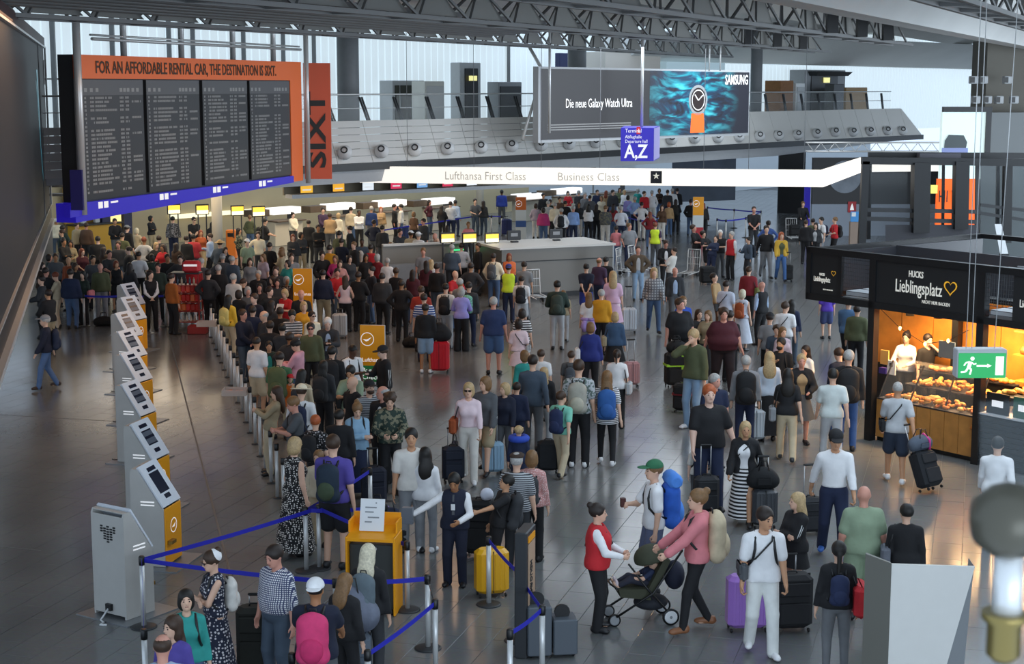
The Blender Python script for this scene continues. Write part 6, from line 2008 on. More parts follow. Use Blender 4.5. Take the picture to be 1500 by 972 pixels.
# counters
M_OAK = mat('oak_front', '#a9763a', rough=.5, noise=.18, nscale=5)
ct = thing('bakery_counter', 'oak fronted bakery counter with glass display of bread', 'counter', bk(TP + .1, 0, 0))
nb = 7
tS = tpx(1361, 660, .4)
for k in range(nb):
 a = TP + .12 + (tS - TP - .12) * k / nb; b = TP + .12 + (tS - TP - .12) * (k + 1) / nb - .012
 m = MB(); kbox(m, a, b, .12, .2, .1, .88); m.build('plank', M_OAK, ct, True)
for k in range(nb):
 a = tS + (TQ - .1 - tS) * k / nb; b = tS + (TQ - .1 - tS) * (k + 1) / nb - .012
 m = MB(); kbox(m, a, b, .10, .2, .1, .62); m.build('plank', M_OAK, ct, True)
m = MB(); kbox(m, TP + .1, TQ - .08, .2, .3, 0, .6); m.build('plinth', M_BLACK, ct, True)
for (a, b, s0, s1, z) in ((TP + .12, tS, .12, .75, .9), (tS, TQ - .1, .12, .6, .64), (tS, TQ - .1, .45, 1.0, .92), (TP + .3, TQ - .1, .75, 1.35, 1.15), (TP + .2, TQ - .1, 1.28, 1.45, 1.38), (TQ + .1, FL, .5, 1.4, 1.3)):
 m = MB(); kbox(m, a, b, s0, s1, z - .03, z); m.build('display_shelf', M_DARK, ct, True)
for k in range(4):
 a = TP + .15 + k * (TQ - TP - .3) / 3
 m = MB(); m.bar(bk(a, .14, .9 if k < 2 else .62), bk(a, .55, 1.62), .025); m.build('glass_rail', M_BLACK, ct, True)
m = MB(); m.quad(bk(TP + .15, .13, .9), bk(TQ - .1, .13, .9), bk(TQ - .1, .5, 1.6), bk(TP + .15, .5, 1.6)); m.build('display_glass', mat('display_glass', '#f0e8dc', rough=.03, alpha=.07), ct, True)
m = MB(); kbox(m, TP + .15, TQ - .1, .5, .9, 1.6, 1.62); m.build('top_glass', _MATS['display_glass'], ct, True)
bc = thing('black_counter', 'black slatted bakery counter right of the oak front', 'counter', bk(TQ + .1, 0, 0))
for k in range(9):
 m = MB(); kbox(m, TQ + .08, TQ + 1.35, .02, .1, .03 + k * .105, .125 + k * .105); m.build('slat', M_BLACK, bc, True)
m = MB(); kbox(m, TQ + .08, TQ + 1.35, .1, 1.0, 0, 1.0); m.build('body', M_BLACK, bc, True)
m = MB(); kbox(m, TQ + .06, TQ + 1.4, 0, 1.0, 1.0, 1.03); m.build('worktop', M_LGREY, bc, True)
c = bk(TQ + .95, .0, .78)
for k, (t0, w, l, mm) in enumerate(((.15, .5, 'black price board with chalk writing on the black bakery counter', M_BLACK), (.75, .45, 'framed green cup picture on the black bakery counter', mat('green_poster', '#2f5a48', rough=.5)))):
 o = thing('counter_card', l, 'card', bk(TQ + t0 + w / 2, .12, 1.03), math.atan2(UF.y, UF.x))
 MB().box((0, 0, .2), (w, .03, .4)).build('card', mm, o)
 MB().box((0, -.018, .2), (w * .5, .01, .12)).build('card_print', M_TXT_W, o)
# pastries heaped on the shelves
def croissant():
 m = MB(); pts, rs = [], []
 for i in range(7):
  a = -1.2 + 2.4 * i / 6
  pts.append((.06 * math.sin(a), .05 * math.cos(a) - .04, .025)); rs.append(.012 + .02 * math.cos(a * 1.05))
 return m.tube(pts, rs, 8).mesh('croissant', mat('golden_crust', 'object', rough=.5, noise=.25, nscale=25))
def roll():
 return MB().lathe([(.02, 0), (.05, .008), (.055, .03), (.04, .052), (.012, .06)], n=10).mesh('bread_roll', _MATS['golden_crust'])
def loafm():
 return MB().tube([(-.1, 0, .035), (-.06, 0, .04), (.06, 0, .04), (.1, 0, .035)], [.015, .038, .038, .015], 8).mesh('bread_loaf', _MATS['golden_crust'])
pm = [('croissant', croissant()), ('bread_roll', roll()), ('bread_loaf', loafm())]
rr = random.Random(11)
heaps = [(TP + .25, tS - .05, .2, .6, .9, 70, 0), (tS + .35, TQ - .2, .15, .5, .64, 44, 1), (tS + .1, TQ - .15, .5, .9, .92, 34, 2), (TP + .4, TP + 2.1, .8, 1.25, 1.15, 56, 0), (tS + .2, TQ - .3, .85, 1.25, 1.15, 26, 1), (TQ + .1, TQ + 1.3, .6, 1.2, 1.3, 26, 2), (TP + .3, TQ - .2, 1.31, 1.42, 1.38, 30, 1)]
wh = ['on the front shelf of the oak counter', 'on the lowest shelf beside the oak step', 'on the middle shelf right of the man in grey', 'on the raised middle shelf of the bakery', 'on the raised shelf behind the exit sign', 'on the shelf over the black counter', 'on the top shelf before the bakers']
for hi_, (a, b, s0, s1, z, n, ki) in enumerate(heaps):
 for i in range(n):
  k = ki if rr.random() < .75 else rr.randrange(3)
  nm, me = pm[k]
  f = rr.random()
  t_ = a + (b - a) * f; s_ = s0 + (s1 - s0) * rr.random()
  lay = rr.random()
  h = max(0, (1 - abs(2 * f - 1) ** 2) * .10 * lay)
  o = link(nm, me, None, bk(t_, s_, z + h), (rr.uniform(-.3, .3), rr.uniform(-.3, .3), rr.uniform(0, 6.3)), rr.choice(('#c07a2c', '#b86a22', '#cf8f3e', '#a85c1e', '#d6a050')))
  o.scale = (1.25,) * 3
  tag(o, 'golden %s heaped %s' % ({'croissant': 'croissant', 'bread_roll': 'bread roll', 'bread_loaf': 'small loaf'}[nm], wh[hi_]), 'pastry', '%s %s' % ({'croissant': 'croissants', 'bread_roll': 'bread rolls', 'bread_loaf': 'loaves'}[nm], wh[hi_]))
for k in range(5):
 p = bk(TQ - .2 + k * .3, 1.8, 1.93)
 o = link('round_loaf', MB().lathe([(.05, 0), (.15, .02), (.16, .09), (.1, .16), (.02, .18)], n=12).mesh('round_loaf', _MATS['golden_crust']), None, p, (0, 0, k), '#a85c22')
 tag(o, 'big round brown loaf on the rear rack of the bakery', 'bread', 'big loaves on the rear rack')
rk = thing('bread_rack', 'lit orange bread rack on the rear right of the bakery', 'rack', bk(TQ + .9, 2.0, 0))
for z in (1.4, 1.93, 2.4):
 m = MB(); kbox(m, TQ - .4, FL, 1.6, 2.05, z - .03, z); m.build('shelf', M_OWOOD, rk, True)
for i, (px, py) in enumerate(((1333, 462), (1374, 466), (1408, 470))):
 p = bkpx(px, py, 1.2)
 o = thing('pendant_lamp', 'black pendant lamp over the bakery counter, %s of three' % ('left one', 'middle one', 'right one')[i], 'lamp', p)
 MB().lathe([(.03, .28), (.06, .25), (.09, 0), (.08, 0), (.05, .22)], n=14).build('shade', M_BLACK, o)
 MB().lathe([(.02, .05), (.04, .08), (.02, .13)], n=8).build('bulb', mat('warm_bulb', '#ffd890', emit='#ffc870', estr=8), o)
 MB().tube([(0, 0, .28), (0, 0, .6)], .008, 4).build('cord', M_BLACK, o)
for i, (t_, s_, pw) in enumerate(((TP + .3, 1.1, 110), (TP + 2.0, 1.1, 120), (TQ + .4, 1.2, 100))):
 d = bpy.data.lights.new('bakery_lamp', 'AREA'); d.size = .8; d.energy = pw; d.color = (1.0, .62, .28)
 o = bpy.data.objects.new('bakery_lamp', d); COL.objects.link(o); o.location = bk(t_, s_, 2.62)
m = MB(); kbox(m, TP + .2, FL, .8, 1.7, 2.66, 2.7); m.build('lamp_board', M_BLACK, pav, True)
gl = thing('string_lights', 'string of small warm lamps and pennants under the bakery sign band', 'lights', bk(TP, .1, 2.6))
pts = [bk(TP + .1, .1, 2.75), bk(TP + .5, .3, 2.35), bk(TP + 1.1, .35, 2.1), bk(TP + 1.7, .3, 2.25), bk(TP + 2.3, .15, 2.55)]
MB().tube(pts, .008, 4).build('wire', M_BLACK, gl, True)
for p in pts[1:4]:
 MB().lathe([(.001, -.05), (.03, -.02), (.03, .02), (.001, .04)], p, 8).build('bulb', _MATS['warm_bulb'], gl, True)
for i, (px, py, w, h, c, l) in enumerate(((1296, 523, .22, .3, '#e0b060', 'glowing amber price card at the left end of the bakery display'), (1306, 538, .22, .3, '#e8e6e0', 'white price card with small emblem in the bakery display'), (1387, 512, .4, .34, '#4a5a6c', 'tilted dark till screen behind the bakery glass'))):
 t_ = tpx(px, py, 1.7)
 o = thing('till_screen' if i == 2 else 'price_card', l, 'screen' if i == 2 else 'card', (lambda q: Vector((q.x, q.y, q.z - h / 2)))(bkpx(px, py, .9 if i < 2 else 1.0)), math.atan2(UF.y, UF.x))
 MB().rbox((0, 0, h / 2), (w, .03, h), .005).build('card', mat('card_' + c[1:], c, rough=.4), o)
 if i == 1:
  MB().box((0, -.018, h * .7), (.08, .01, .08)).build('card_emblem', M_BLACK, o)
  MB().box((-.2, 0, .06), (.18, .1, .12)).build('violet_box', mat('violet_box', '#4a3a8a', rough=.5), o)
# hanging green exit sign near the lens
eY = 19.0
a, b = D(1403, 553, eY), D(1472, 555, eY)
zt = D(1403, 517, eY).z
ex = thing('exit_sign', 'green hanging emergency exit sign with white running figure and arrow', 'exit sign', (a.x, a.y, a.z))
hh = zt - a.z; ww = b.x - a.x
MB().rbox((ww / 2, .1, hh / 2 + .02), (ww + .03, .2, hh + .05), .01).build('housing', M_LGREY, ex)
M_EXG = mat('exit_green', '#0f9a4e', rough=.4, emit='#12a354', estr=.55)
M_EXW = mat('exit_white', '#eef6ea', rough=.4, emit='#eef6ea', estr=.7)
MB().box((ww / 2, -.008, hh / 2), (ww, .015, hh)).build('green_face', M_EXG, ex)
MB().box((ww * .865, -.018, hh * .5), (ww * .17, .008, hh * .76)).build('door_symbol', M_EXW, ex)
m = MB(); m.box((ww * .50, -.018, hh * .5), (ww * .24, .008, hh * .07)); m.poly([(ww * .60, -.021, hh * .42), (ww * .70, -.021, hh * .5), (ww * .60, -.021, hh * .58)]); m.build('arrow', M_EXW, ex)
m = MB()
S = lambda x, z: Vector((ww * x, -.018, hh * z))
for p, q, w in (((.25, .66), (.21, .42), .11), ((.21, .44), (.27, .34), .06), ((.27, .34), (.24, .14), .05), ((.20, .42), (.15, .26), .06), ((.15, .26), (.05, .24), .05), ((.25, .64), (.33, .56), .045), ((.33, .56), (.37, .60), .04), ((.23, .66), (.15, .62), .045), ((.15, .62), (.11, .50), .04)):
 m.bar(S(*p), S(*q), .008, hh * w * 1.1, (0, 1, 0)) if False else m.bar(S(*p), S(*q), hh * w * 1.3, .008, (0, -1, 0))
m.lathe([(hh * .08, -.004), (hh * .08, .004)], S(.285, .79), 14, Matrix.Rotation(math.pi / 2, 3, 'X'))
tag(m.build('running_figure', M_EXW, ex), kind='thing')
m = MB()
for px in (.2, .32, .8):
 m.tube([(ww * px, .1, hh), (ww * px + (.0 if px < .5 else .12), .1, 9.5 - a.z)], .006, 4)
tag(m.build('wire', M_STEEL, ex), kind='stuff')
# ------------------------------------------------------------------ bags and luggage
COLR = dict(black='#1b1b1e', char='#323438', navy='#1f2945', dnavy='#191f33', blue='#33568f', denim='#4d6587', ltdenim='#86a2be', ltblue='#a9bedb', royal='#2a4fb0', white='#e9e9ea',
   offwhite='#dcd8d0', grey='#84878b', dgrey='#54575b', lgrey='#b6b9bc', beige='#c6b698', cream='#e6dcc2', khaki='#a5977a', tan='#b3936a', brown='#5e4432', dbrown='#3a2a20',
   red='#c0242c', dred='#7e2028', maroon='#4a1a26', pink='#e3a8b8', ltpink='#ead2d8', coral='#d98288', olive='#555a3e', green='#44704e', dgreen='#2a3a33', sage='#8fa287', mint='#7ec8b0',
   teal='#2f978f', purple='#54489a', lilac='#a09ade', violet='#5a3fb0', yellow='#e6c040', mustard='#d4961f', orange='#dc6c22', rust='#9c4a24', plum='#43304a', slate='#465362', hivis='#d8f03a',
   blonde='#b59a70', ltblonde='#cfc6ac', auburn='#7a3a22', ginger='#a8542a', hgrey='#a8a6a2', hwhite='#d8d6d2', hblack='#17130f', hbrown='#3d2a1c', hdark='#261a13', hlbrown='#7a5a38',
   rose='#c08a86', silver='#b9bcc0', skyblue='#8fb4cf', magenta='#c03a78', pinkbag='#d23a6e', amber='#e8b13c', mauve='#b9a9b5')
SKINS = {'l': '#dbb096', 'm': '#c4926f', 't': '#a87550', 'd': '#5a3a28', 'p': '#e0b8a4', 'r': '#cf9480'}
def C(n):
 return COLR.get(n, n)
M_FAB = mat('bag_fabric', 'object', rough=.8, noise=.12, nscale=14)
M_SHELL = mat('case_shell', 'object', rough=.32, noise=.03)
M_BLK = mat('black_trim', '#161618', rough=.5)
M_ALU = mat('aluminium', '#c6c8ca', rough=.3, metal=.5)
_BAG = {}
def bag_mesh(key, fn, m):
 k = (key, m.name)
 if k not in _BAG:
  _BAG[k] = fn().mesh(key if isinstance(key, str) else key[0], m)
 return _BAG[k]
def backpack_at(o_person, sp, color, label, scale=1.0, c2=None, roll=False, pat=None):
 """a backpack worn on the back, straps over both shoulders; it hangs on its wearer"""
 B, sc = sp['B'], sp['sc']
 M4 = Matrix.LocRotScale(o_person.location, o_person.rotation_euler, (sc, sc, sc))
 loc = M4 @ Vector([float(q) for q in B.tf(A3(0, .155 + sp['fat'] * .09, 1.18))])
 o = thing('backpack', label, 'backpack', loc, sp['rot'])
 lean = -math.radians(sp['lean'])
 o.rotation_euler = (Matrix.Rotation(sp['rot'], 3, 'Z') @ Matrix.Rotation(lean, 3, 'X')).to_euler()
 k = sc * scale
 o.scale = (k, k, k)
 def body():
  if 'pack' not in _CACHE:
   _CACHE['pack'] = grow([(('e', A3(0, .07, .02), A3(.155, .095, .25), I3), .05), (('c', A3(-.08, .06, -.16), A3(.08, .06, -.16), .085, .085), .05), (('c', A3(-.07, .06, .16), A3(.07, .06, .16), .075, .075), .05)], .024)
  return _CACHE['pack']
 m = PAT[pat]() if pat else M_FAB
 kk = ('packm', m.name)
 if kk not in _CACHE:
  V, Q = body(); _CACHE[kk] = raw_mesh('main_bag', V, Q, m)
 link('main_bag', _CACHE[kk], o, color=color)
 if ('pocket',) not in _CACHE:
  V, Q = grow([(('e', A3(0, .145, -.08), A3(.115, .06, .13), I3), .03)], .024); _CACHE[('pocket',)] = raw_mesh('front_pocket', V, Q, M_FAB)
 link('front_pocket', _CACHE[('pocket',)], o, color=c2 or color)
 for s_ in (-1, 1):
  link('shoulder_strap', bag_mesh(('shoulder_strap', s_), lambda: MB().tube([(s_ * .08, .0, .17), (s_ * .095, -.07, .262), (s_ * .10, -.14, .296), (s_ * .105, -.215, .245), (s_ * .115, -.252, .12), (s_ * .135, -.245, .0), (s_ * .165, -.16, -.10), (s_ * .13, .0, -.15)], .017, 6), M_BLK), o, (0, -.03 * sp['fem'], 0)).scale = (1 / scale,) * 3
 link('grab_handle', bag_mesh('grab_handle', lambda: MB().tube([(-.035, .02, .24), (-.03, .02, .28), (.03, .02, .28), (.035, .02, .24)], .008, 5), M_BLK), o)
 if roll:
  link('top_roll', bag_mesh('top_roll', lambda: MB().tube([(-.17, .08, .27), (-.12, .08, .27), (.12, .08, .27), (.17, .08, .27)], [.05, .08, .08, .05], 10), M_FAB), o, color=c2 or color)
 return o
def sling_at(o_person, sp, color, label, side=1, low=False, cross=True, big=1.0):
 """shoulder or crossbody bag on its wearer"""
 B, sc = sp['B'], sp['sc']
 o = thing('shoulder_bag', label, 'bag', o_person.location, sp['rot'])
 o.scale = (sc, sc, sc)
 T = lambda x, y, z: Vector([float(q) for q in B.tf(A3(x, y, z))])
 f = sp['fat'] * .1
 z = .92 if low else 1.02
 if cross:
  x = side
  pts = [T(x * .215 + x * f, -.03, z + .1), T(x * .12, -.155 - f, 1.2), T(-x * .08, -.115, 1.40), T(-x * .10, .02, 1.50), T(-x * .06, .13, 1.38), T(x * .12, .15 + f, 1.15), T(x * .22 + x * f, .04, z + .1)]
 else:
  x = side
  pts = [T(x * .235 + x * f, -.09, z + .12), T(x * .19, -.09, 1.30), T(x * .15, .0, 1.47), T(x * .19, .09, 1.30), T(x * .235 + x * f, .09, z + .12)]
 MB().tube(pts, .011, 6).build('strap', M_BLK, o)
 c = T(side * .235 + side * f, .0, z)
 if not cross: c = T(side * .27 + side * f, .0, z)
 sz = (.10, .27, .22) if cross else (.13, .34, .28)
 m = MB(); m.rbox(c, tuple(v * big for v in sz), .035 * big); b = m.build('bag_body', M_FAB, o); b.color = (*lin(color), 1)
 m = MB(); m.rbox(c + Vector((side * .045, 0, .04)), (.03, .25 if cross else .3, .12), .012); b2 = m.build('flap', M_FAB, o); b2.color = (*[q * .8 for q in lin(color)], 1)
 return o
def hand_pt(sp, k):
 B, sc, o = sp['B'], sp['sc'], sp['obj']
 M4 = Matrix.LocRotScale(o.location, o.rotation_euler, (sc, sc, sc))
 return M4 @ Vector([float(q) for q in (B.wr[k] + B.hd[k] * .085)])
def tote_in_hand(sp, k, color, label, w=.34, h=.32, name='tote_bag'):
 p = hand_pt(sp, k)
 o = thing(name, label, 'bag', (p.x, p.y, p.z), sp['rot'])
 m = MB(); d = .14
 m.hexa([Vector(q) for q in ((-d / 2, -w / 2 + .03, -.2 - h), (d / 2, -w / 2 + .03, -.2 - h), (d / 2, w / 2 - .03, -.2 - h), (-d / 2, w / 2 - .03, -.2 - h), (-d * .3, -w / 2, -.2), (d * .3, -w / 2, -.2), (d * .3, w / 2, -.2), (-d * .3, w / 2, -.2))])
 b = m.build('bag_body', M_FAB, o); b.color = (*lin(color), 1)
 for s_ in (-.03, .03):
  link('handle', MB().tube([(s_, -.09, -.2), (s_ * .5, -.05, -.03), (0, 0, 0), (s_ * .5, .05, -.03), (s_, .09, -.2)], .008, 5).mesh('handle', M_BLK), o)
 return o
def suitcase(label, px, py, rz, w=.44, d=.27, h=.66, color='black', hard=True, handle=.42, tilt=0.0, band=None, ribs=True, p=None, trim=None):
 """wheeled case; handle = height of the drawn-out grip above the top"""
 p = p or G(px, py)
 o = thing('suitcase', label, 'suitcase', p, rz)
 if tilt:
  o.rotation_euler = (Matrix.Rotation(rz, 3, 'Z') @ Matrix.Rotation(tilt, 3, 'X')).to_euler()
 col = C(color)
 m = MB(); m.rbox((0, 0, .06 + h / 2), (w, d, h), .055)
 b = m.build('shell', M_SHELL if hard else M_FAB, o); b.color = (*lin(col), 1)
 if hard and ribs:
  m = MB()
  n = 6
  for i in range(n):
   x = -w * .36 + w * .72 * i / (n - 1)
   m.rbox((x, -d / 2 - .001, .06 + h * .5), (w * .06, .014, h * .8), .006)
   m.rbox((x, d / 2 + .001, .06 + h * .5), (w * .06, .014, h * .8), .006)
  q = m.build('ribs', M_SHELL, o); q.color = (*lin(col), 1); tag(q, kind='stuff')
 elif not hard:
  for z, hh in ((.30, .40), (.76, .26)):
   m = MB(); m.rbox((0, -d / 2 - .012, .06 + h * z), (w * .8, .04, h * hh), .014); q = m.build('front_pocket', M_FAB, o); q.color = (*lin(col), 1)
 m = MB(); m.box((0, 0, .06 + h / 2), (.008, d + .012, h * .93)) if hard else m.box((0, d * .1, .06 + h / 2), (w + .006, .012, h * .96))
 m.build('zip_line', M_BLK, o)
 if band:
  m = MB(); m.box((0, 0, .06 + h * .62), (w + .016, d + .03, .055)); q = m.build('luggage_strap', M_FAB, o); q.color = (*lin(C(band)), 1)
  m = MB(); m.box((w * .2, 0, .06 + h / 2), (.05, d + .03, h + .02)); q = m.build('luggage_strap', M_FAB, o); q.color = (*lin(C(band)), 1)
 for sx in (-1, 1):
  for sy in (-1, 1):
   link('wheel', bag_mesh('wheel', lambda: MB().lathe([(.026, -.014), (.03, 0), (.026, .014)], (0, 0, .03), 10, Matrix.Rotation(math.pi / 2, 3, 'Y')), M_BLK), o, (sx * (w / 2 - .05), sy * (d / 2 - .05), 0))
 m = MB(); m.tube([(-.07, 0, .06 + h), (-.06, 0, .09 + h), (.06, 0, .09 + h), (.07, 0, .06 + h)], .011, 6); m.build('carry_handle', M_BLK, o)
 if handle:
  m = MB()
  for sx in (-.085, .085):
   m.tube([(sx, d / 2 - .04, .06 + h), (sx, d / 2 - .04, .06 + h + handle)], .009, 6)
  m.build('telescopic_rods', M_ALU, o)
  m = MB(); m.rbox((0, d / 2 - .04, .07 + h + handle), (.21, .035, .035), .012); m.build('grip', M_BLK, o)
 return o
# ------------------------------------------------------------------ the people, each placed by the crown of the head
LABELS = {}
def P(hx, hy, fy, rot, pose, top, bot, hair, label, f=0, **k):
 """top 'kind:colour[*print][/undercolour]', bot 'kind:colour', hair 'style:colour'"""
 tk, tc = top.split(':')
 under = None
 if '/' in tc:
  tc, u = tc.split('/'); under = (C(u), 'tee' if k.pop('ut', 0) else 'shirt')
 tp = None
 if '*' in tc:
  tc, tp = tc.split('*')
 bk_, bc = bot.split(':') if ':' in bot else (bot, 'black')
 bp_ = None
 if '*' in bc:
  bc, bp_ = bc.split('*')
 hs, hc_ = hair.split(':') if ':' in hair else (hair, 'hbrown')
 sp = dict(hx=hx, hy=hy, fy=fy or None, h=k.pop('h', 1.67 if f else 1.78), rot=math.radians(rot), pose=pose, fem=bool(f), fat=k.pop('fat', 0.0), lean=k.pop('lean', 0), yaw=k.pop('yaw', 0), nod=k.pop('nod', 0),
              top=(tk, C(tc), tp), bot=(bk_, C(bc), bp_), hair=(hs, C(hc_)), skin=SKINS[k.pop('skin', 'l')], shoe=C(k.pop('shoe', 'black')), under=under, label=label)
 bag = k.pop('pack', None); sl = k.pop('sling', None); tote = k.pop('tote', None)
 for key in ('hat',):
  if key in k:
   a, b = k.pop(key).split(':'); sp[key] = (a, C(b))
 for key in ('beard', 'tie'):
  if key in k: sp[key] = C(k.pop(key))
 for key in ('glasses', 'hem', 'skirt', 'z'):
  if key in k: sp[key] = k.pop(key)
 lod = k.pop('lod', None)
 assert not k, k
 z_ = G(hx, hy, sp['h']).y if not fy else G(hx, fy).y
 sp['lod'] = lod if lod is not None else (0 if z_ < 29.5 else 1 if z_ < 44 else 2)
 if sp['lod'] == 2:
  sp['yaw'] = round(sp['yaw'] / 30) * 30; sp['fat'] = round(sp['fat'] * 2) / 2; sp['nod'] = 0 if sp['nod'] < 12 else 18; sp['lean'] = round(sp['lean'] / 12) * 12
 if sp['lod'] >= 1 and sp['top'][0] == 'polo': sp['top'] = ('tee',) + sp['top'][1:]
 sp['hem'] = sp.get('hem', .90)
 o = make_person(sp)
 assert label not in LABELS, label
 LABELS[label] = o
 tag(o, label, 'person')
 if bag:
  parts = bag if isinstance(bag, (list, tuple)) else (bag,)
  kw = dict(parts[2]) if len(parts) > 2 else {}
  backpack_at(o, sp, C(parts[0]), parts[1], **kw)
 if sl:
  sling_at(o, sp, C(sl[0]), sl[1], *sl[2:])
 if tote:
  tote_in_hand(sp, tote[0], C(tote[1]), tote[2], *tote[3:])
 return sp
# --- foreground, lower left
P(238, 928, 0, 185, 'stand', 'shirt:ltblue', 'trousers:dgrey', 'fringe:hbrown', 'balding man in a light blue shirt at the bottom left edge', skin='r', nod=10)
P(252, 903, 0, -20, 'stand', 'tee:purple', 'jeans:denim', 'long:hbrown', 'person with brown hair and purple top behind the balding man, smiling', f=1, h=1.6, yaw=-20)
P(272, 864, 0, 15, 'stand', 'shirt:teal', 'jeans:denim', 'bob:hblack', 'dark haired girl in a teal green top looking at the camera', f=1, h=1.62, nod=-6, pack=('lgrey', 'small pale grey backpack with pink side on the girl in teal'))
P(306, 808, 0, -62, 'cross', 'sdress:dnavy*flower', 'none', 'bun:hbrown', 'woman in a white bonnet and long dark flowered dress, arms folded', f=1, h=1.68, skirt=.12, hat='bonnet:white', glasses=1, nod=12, pack=('offwhite', 'pale backpack worn by the woman in the white bonnet', dict(scale=.85)))
P(398, 801, 0, -40, 'stand', 'rolled:white*check', 'jeans:slate', 'short:hdark', 'stout man in a blue and white checked shirt looking down', fat=.55, nod=16, hem=.98, skin='r')
P(462, 848, 0, 178, 'pushs', 'tee:dnavy', 'shorts:dgrey', 'buzz:hblack', 'man in navy polo and white cap with back turned, at the bottom', fat=.4, skin='t', hat='capback:white', pack=('pinkbag', 'bright pink and grey backpack on the white capped man', dict(scale=1.15, c2='#c42c62')))
P(540, 797, 0, 165, 'stand', 'shirt:black', 'trousers:char', 'long:ltblonde', 'woman with long pale blonde hair before the yellow orange desk', f=1, h=1.70, nod=5, pack=('#5d6a72', 'slate grey backpack hanging behind the pale blonde woman', dict(scale=1.1)))
P(508, 840, 0, 150, 'stand', 'jacket:black', 'trousers:black', 'long:hlbrown', 'brown haired person in a black jacket beside the grey rucksack', f=1, h=1.55, nod=14)
# --- foreground, staff and desk
P(666, 695, 858, -8, 'guard', 'vest:dnavy/white', 'trousers:dnavy', 'short:hblack', 'staff man in navy waistcoat and white shirt pointing with outstretched arm', skin='t', nod=26, tie='dgrey', shoe='black', fat=.1)
P(736, 696, 846, -78, 'reachL', 'tee:black', 'trousers:black', 'short:hblack', 'young man in black leaning over the yellow suitcase', skin='m', lean=14, nod=4, pack=('char', 'big black rucksack with white mark on the man at the yellow suitcase', dict(scale=1.25)))
P(604, 628, 806, 4, 'stand', 'tee:offwhite', 'trousers:grey', 'short:hblack', 'young man in white T-shirt with small dark print facing the camera', skin='m')
P(624, 655, 808, 168, 'stand', 'shirt:white', 'jeans:grey', 'xlong:hblack', 'woman with long wavy black hair in a white blouse and grey jeans', f=1, yaw=25, shoe='white')
P(436, 641, 812, 128, 'stand', 'sdress:black*dots', 'none', 'bob:blonde', 'blonde woman in a sleeveless black and white dotted long dress', f=1, skirt=.12, yaw=20, nod=12, fat=.15)
P(466, 660, 0, -20, 'stand', 'shirt:cream', 'trousers:beige', 'short:hlbrown', 'child in a cream top hidden between dotted dress and purple shirt', h=1.5, lod=1)
P(491, 637, 832, 166, 'standL', 'tee:purple', 'shorts:black', 'short:hbrown', 'youth in a purple T-shirt and black shorts with back turned', yaw=20, pack=('#1c2c3c', 'dark navy backpack with yellow green stripe on the purple shirted youth', dict(c2='#3c4a34')))
P(462, 608, 0, 150, 'stand', 'tee:black*flower', 'trousers:black', 'short:ginger', 'red haired person in a dark printed top beside the grey shirt man', h=1.62, yaw=30, pack=('black', 'black backpack on the red haired person'))
P(426, 582, 0, -70, 'phone2', 'tee:dgrey', 'trousers:khaki', 'short:hlbrown', 'man in a dark grey T-shirt facing left by the sweet tray', nod=16, fat=.2, skin='r', sling=('black', 'black sling bag on the dark grey shirted man', 1))
P(404, 566, 0, -80, 'phone2', 'shirt:khaki', 'trousers:beige', 'xlong:hbrown', 'woman with very long brown hair in a beige top leaning over the posts', f=1, lean=16, nod=20)
P(442, 564, 0, 172, 'stand', 'tee:white', 'trousers:khaki', 'short:hbrown', 'man in white shirt and cream sun hat seen from behind', hat='sun:cream', nod=12, pack=('navy', 'dark blue backpack on the man in the cream sun hat'))
P(424, 547, 0, 30, 'stand', 'tee:orange', 'shorts:khaki', 'short:hbrown', 'child in a red cap between the olive rucksack and the sun hat', h=1.35, hat='cap:red', lod=1)
P(443, 541, 0, 160, 'stand', 'shirt:beige', 'trousers:black', 'long:hblack', 'woman with dark hair and beige top wearing a dark backpack', f=1, nod=10, pack=('char', 'charcoal backpack on the woman in beige', dict(scale=.9)))
P(410, 516, 0, 176, 'stand', 'tee:green', 'shorts:khaki', 'short:hdark', 'man in green T-shirt seen from behind with head bent', nod=18, pack=('#58603c', 'large olive green rucksack on the man in green', dict(scale=1.25)))
P(430, 498, 0, -100, 'phone2', 'hoodie:pink', 'jeans:denim', 'short:hblack', 'person in a pale pink hoodie and dark cap looking down', h=1.7, nod=22, hat='cap:black')
P(394, 500, 0, 12, 'stand', 'jacket:dgreen/teal', 'jeans:black', 'short:hblack', 'boy in a teal shirt and open dark jacket facing the camera', h=1.5, skin='m', ut=1)
P(376, 493, 0, 148, 'stand', 'tee:white', 'shorts:beige', 'buzz:hdark', 'man in a plain white T-shirt standing at the inside of the post row', skin='m', yaw=20)
P(512, 537, 0, -15, 'phone2', 'tee:sage', 'trousers:black', 'short:hblack', 'dark haired man in a sage green T-shirt with dark strap, head bent', skin='m', nod=22, sling=('black', 'black crossbody bag on the sage shirted man', -1))
P(519, 506, 0, 40, 'phone', 'tee:white', 'trousers:black', 'buzz:hblack', 'dark skinned man in bright white T-shirt with black strap looking down', skin='d', nod=24, pack=('black', 'black backpack on the man in the bright white T-shirt'))
P(559, 507, 0, -62, 'phone', 'jacket:black', 'trousers:black', 'short:hbrown', 'man in black track jacket with white sleeve stripes and black cap', hat='cap:black', nod=10, skin='p')
P(516, 551, 0, -50, 'stand', 'tee:black*dark', 'trousers:black', 'bald', 'bald man in a black printed T-shirt looking to the left', yaw=-20)
P(541, 557, 0, 18, 'stand', 'tee:lgrey*thin', 'trousers:dgrey', 'short:hbrown', 'bearded man in black cap and grey patterned T-shirt', hat='cap:black', beard='hbrown', yaw=15)
P(560, 565, 0, -30, 'stand', 'jacket:black/white', 'trousers:black', 'fringe:hgrey', 'grey haired man with white collar close behind the camouflage jacket', skin='r', yaw=-35)
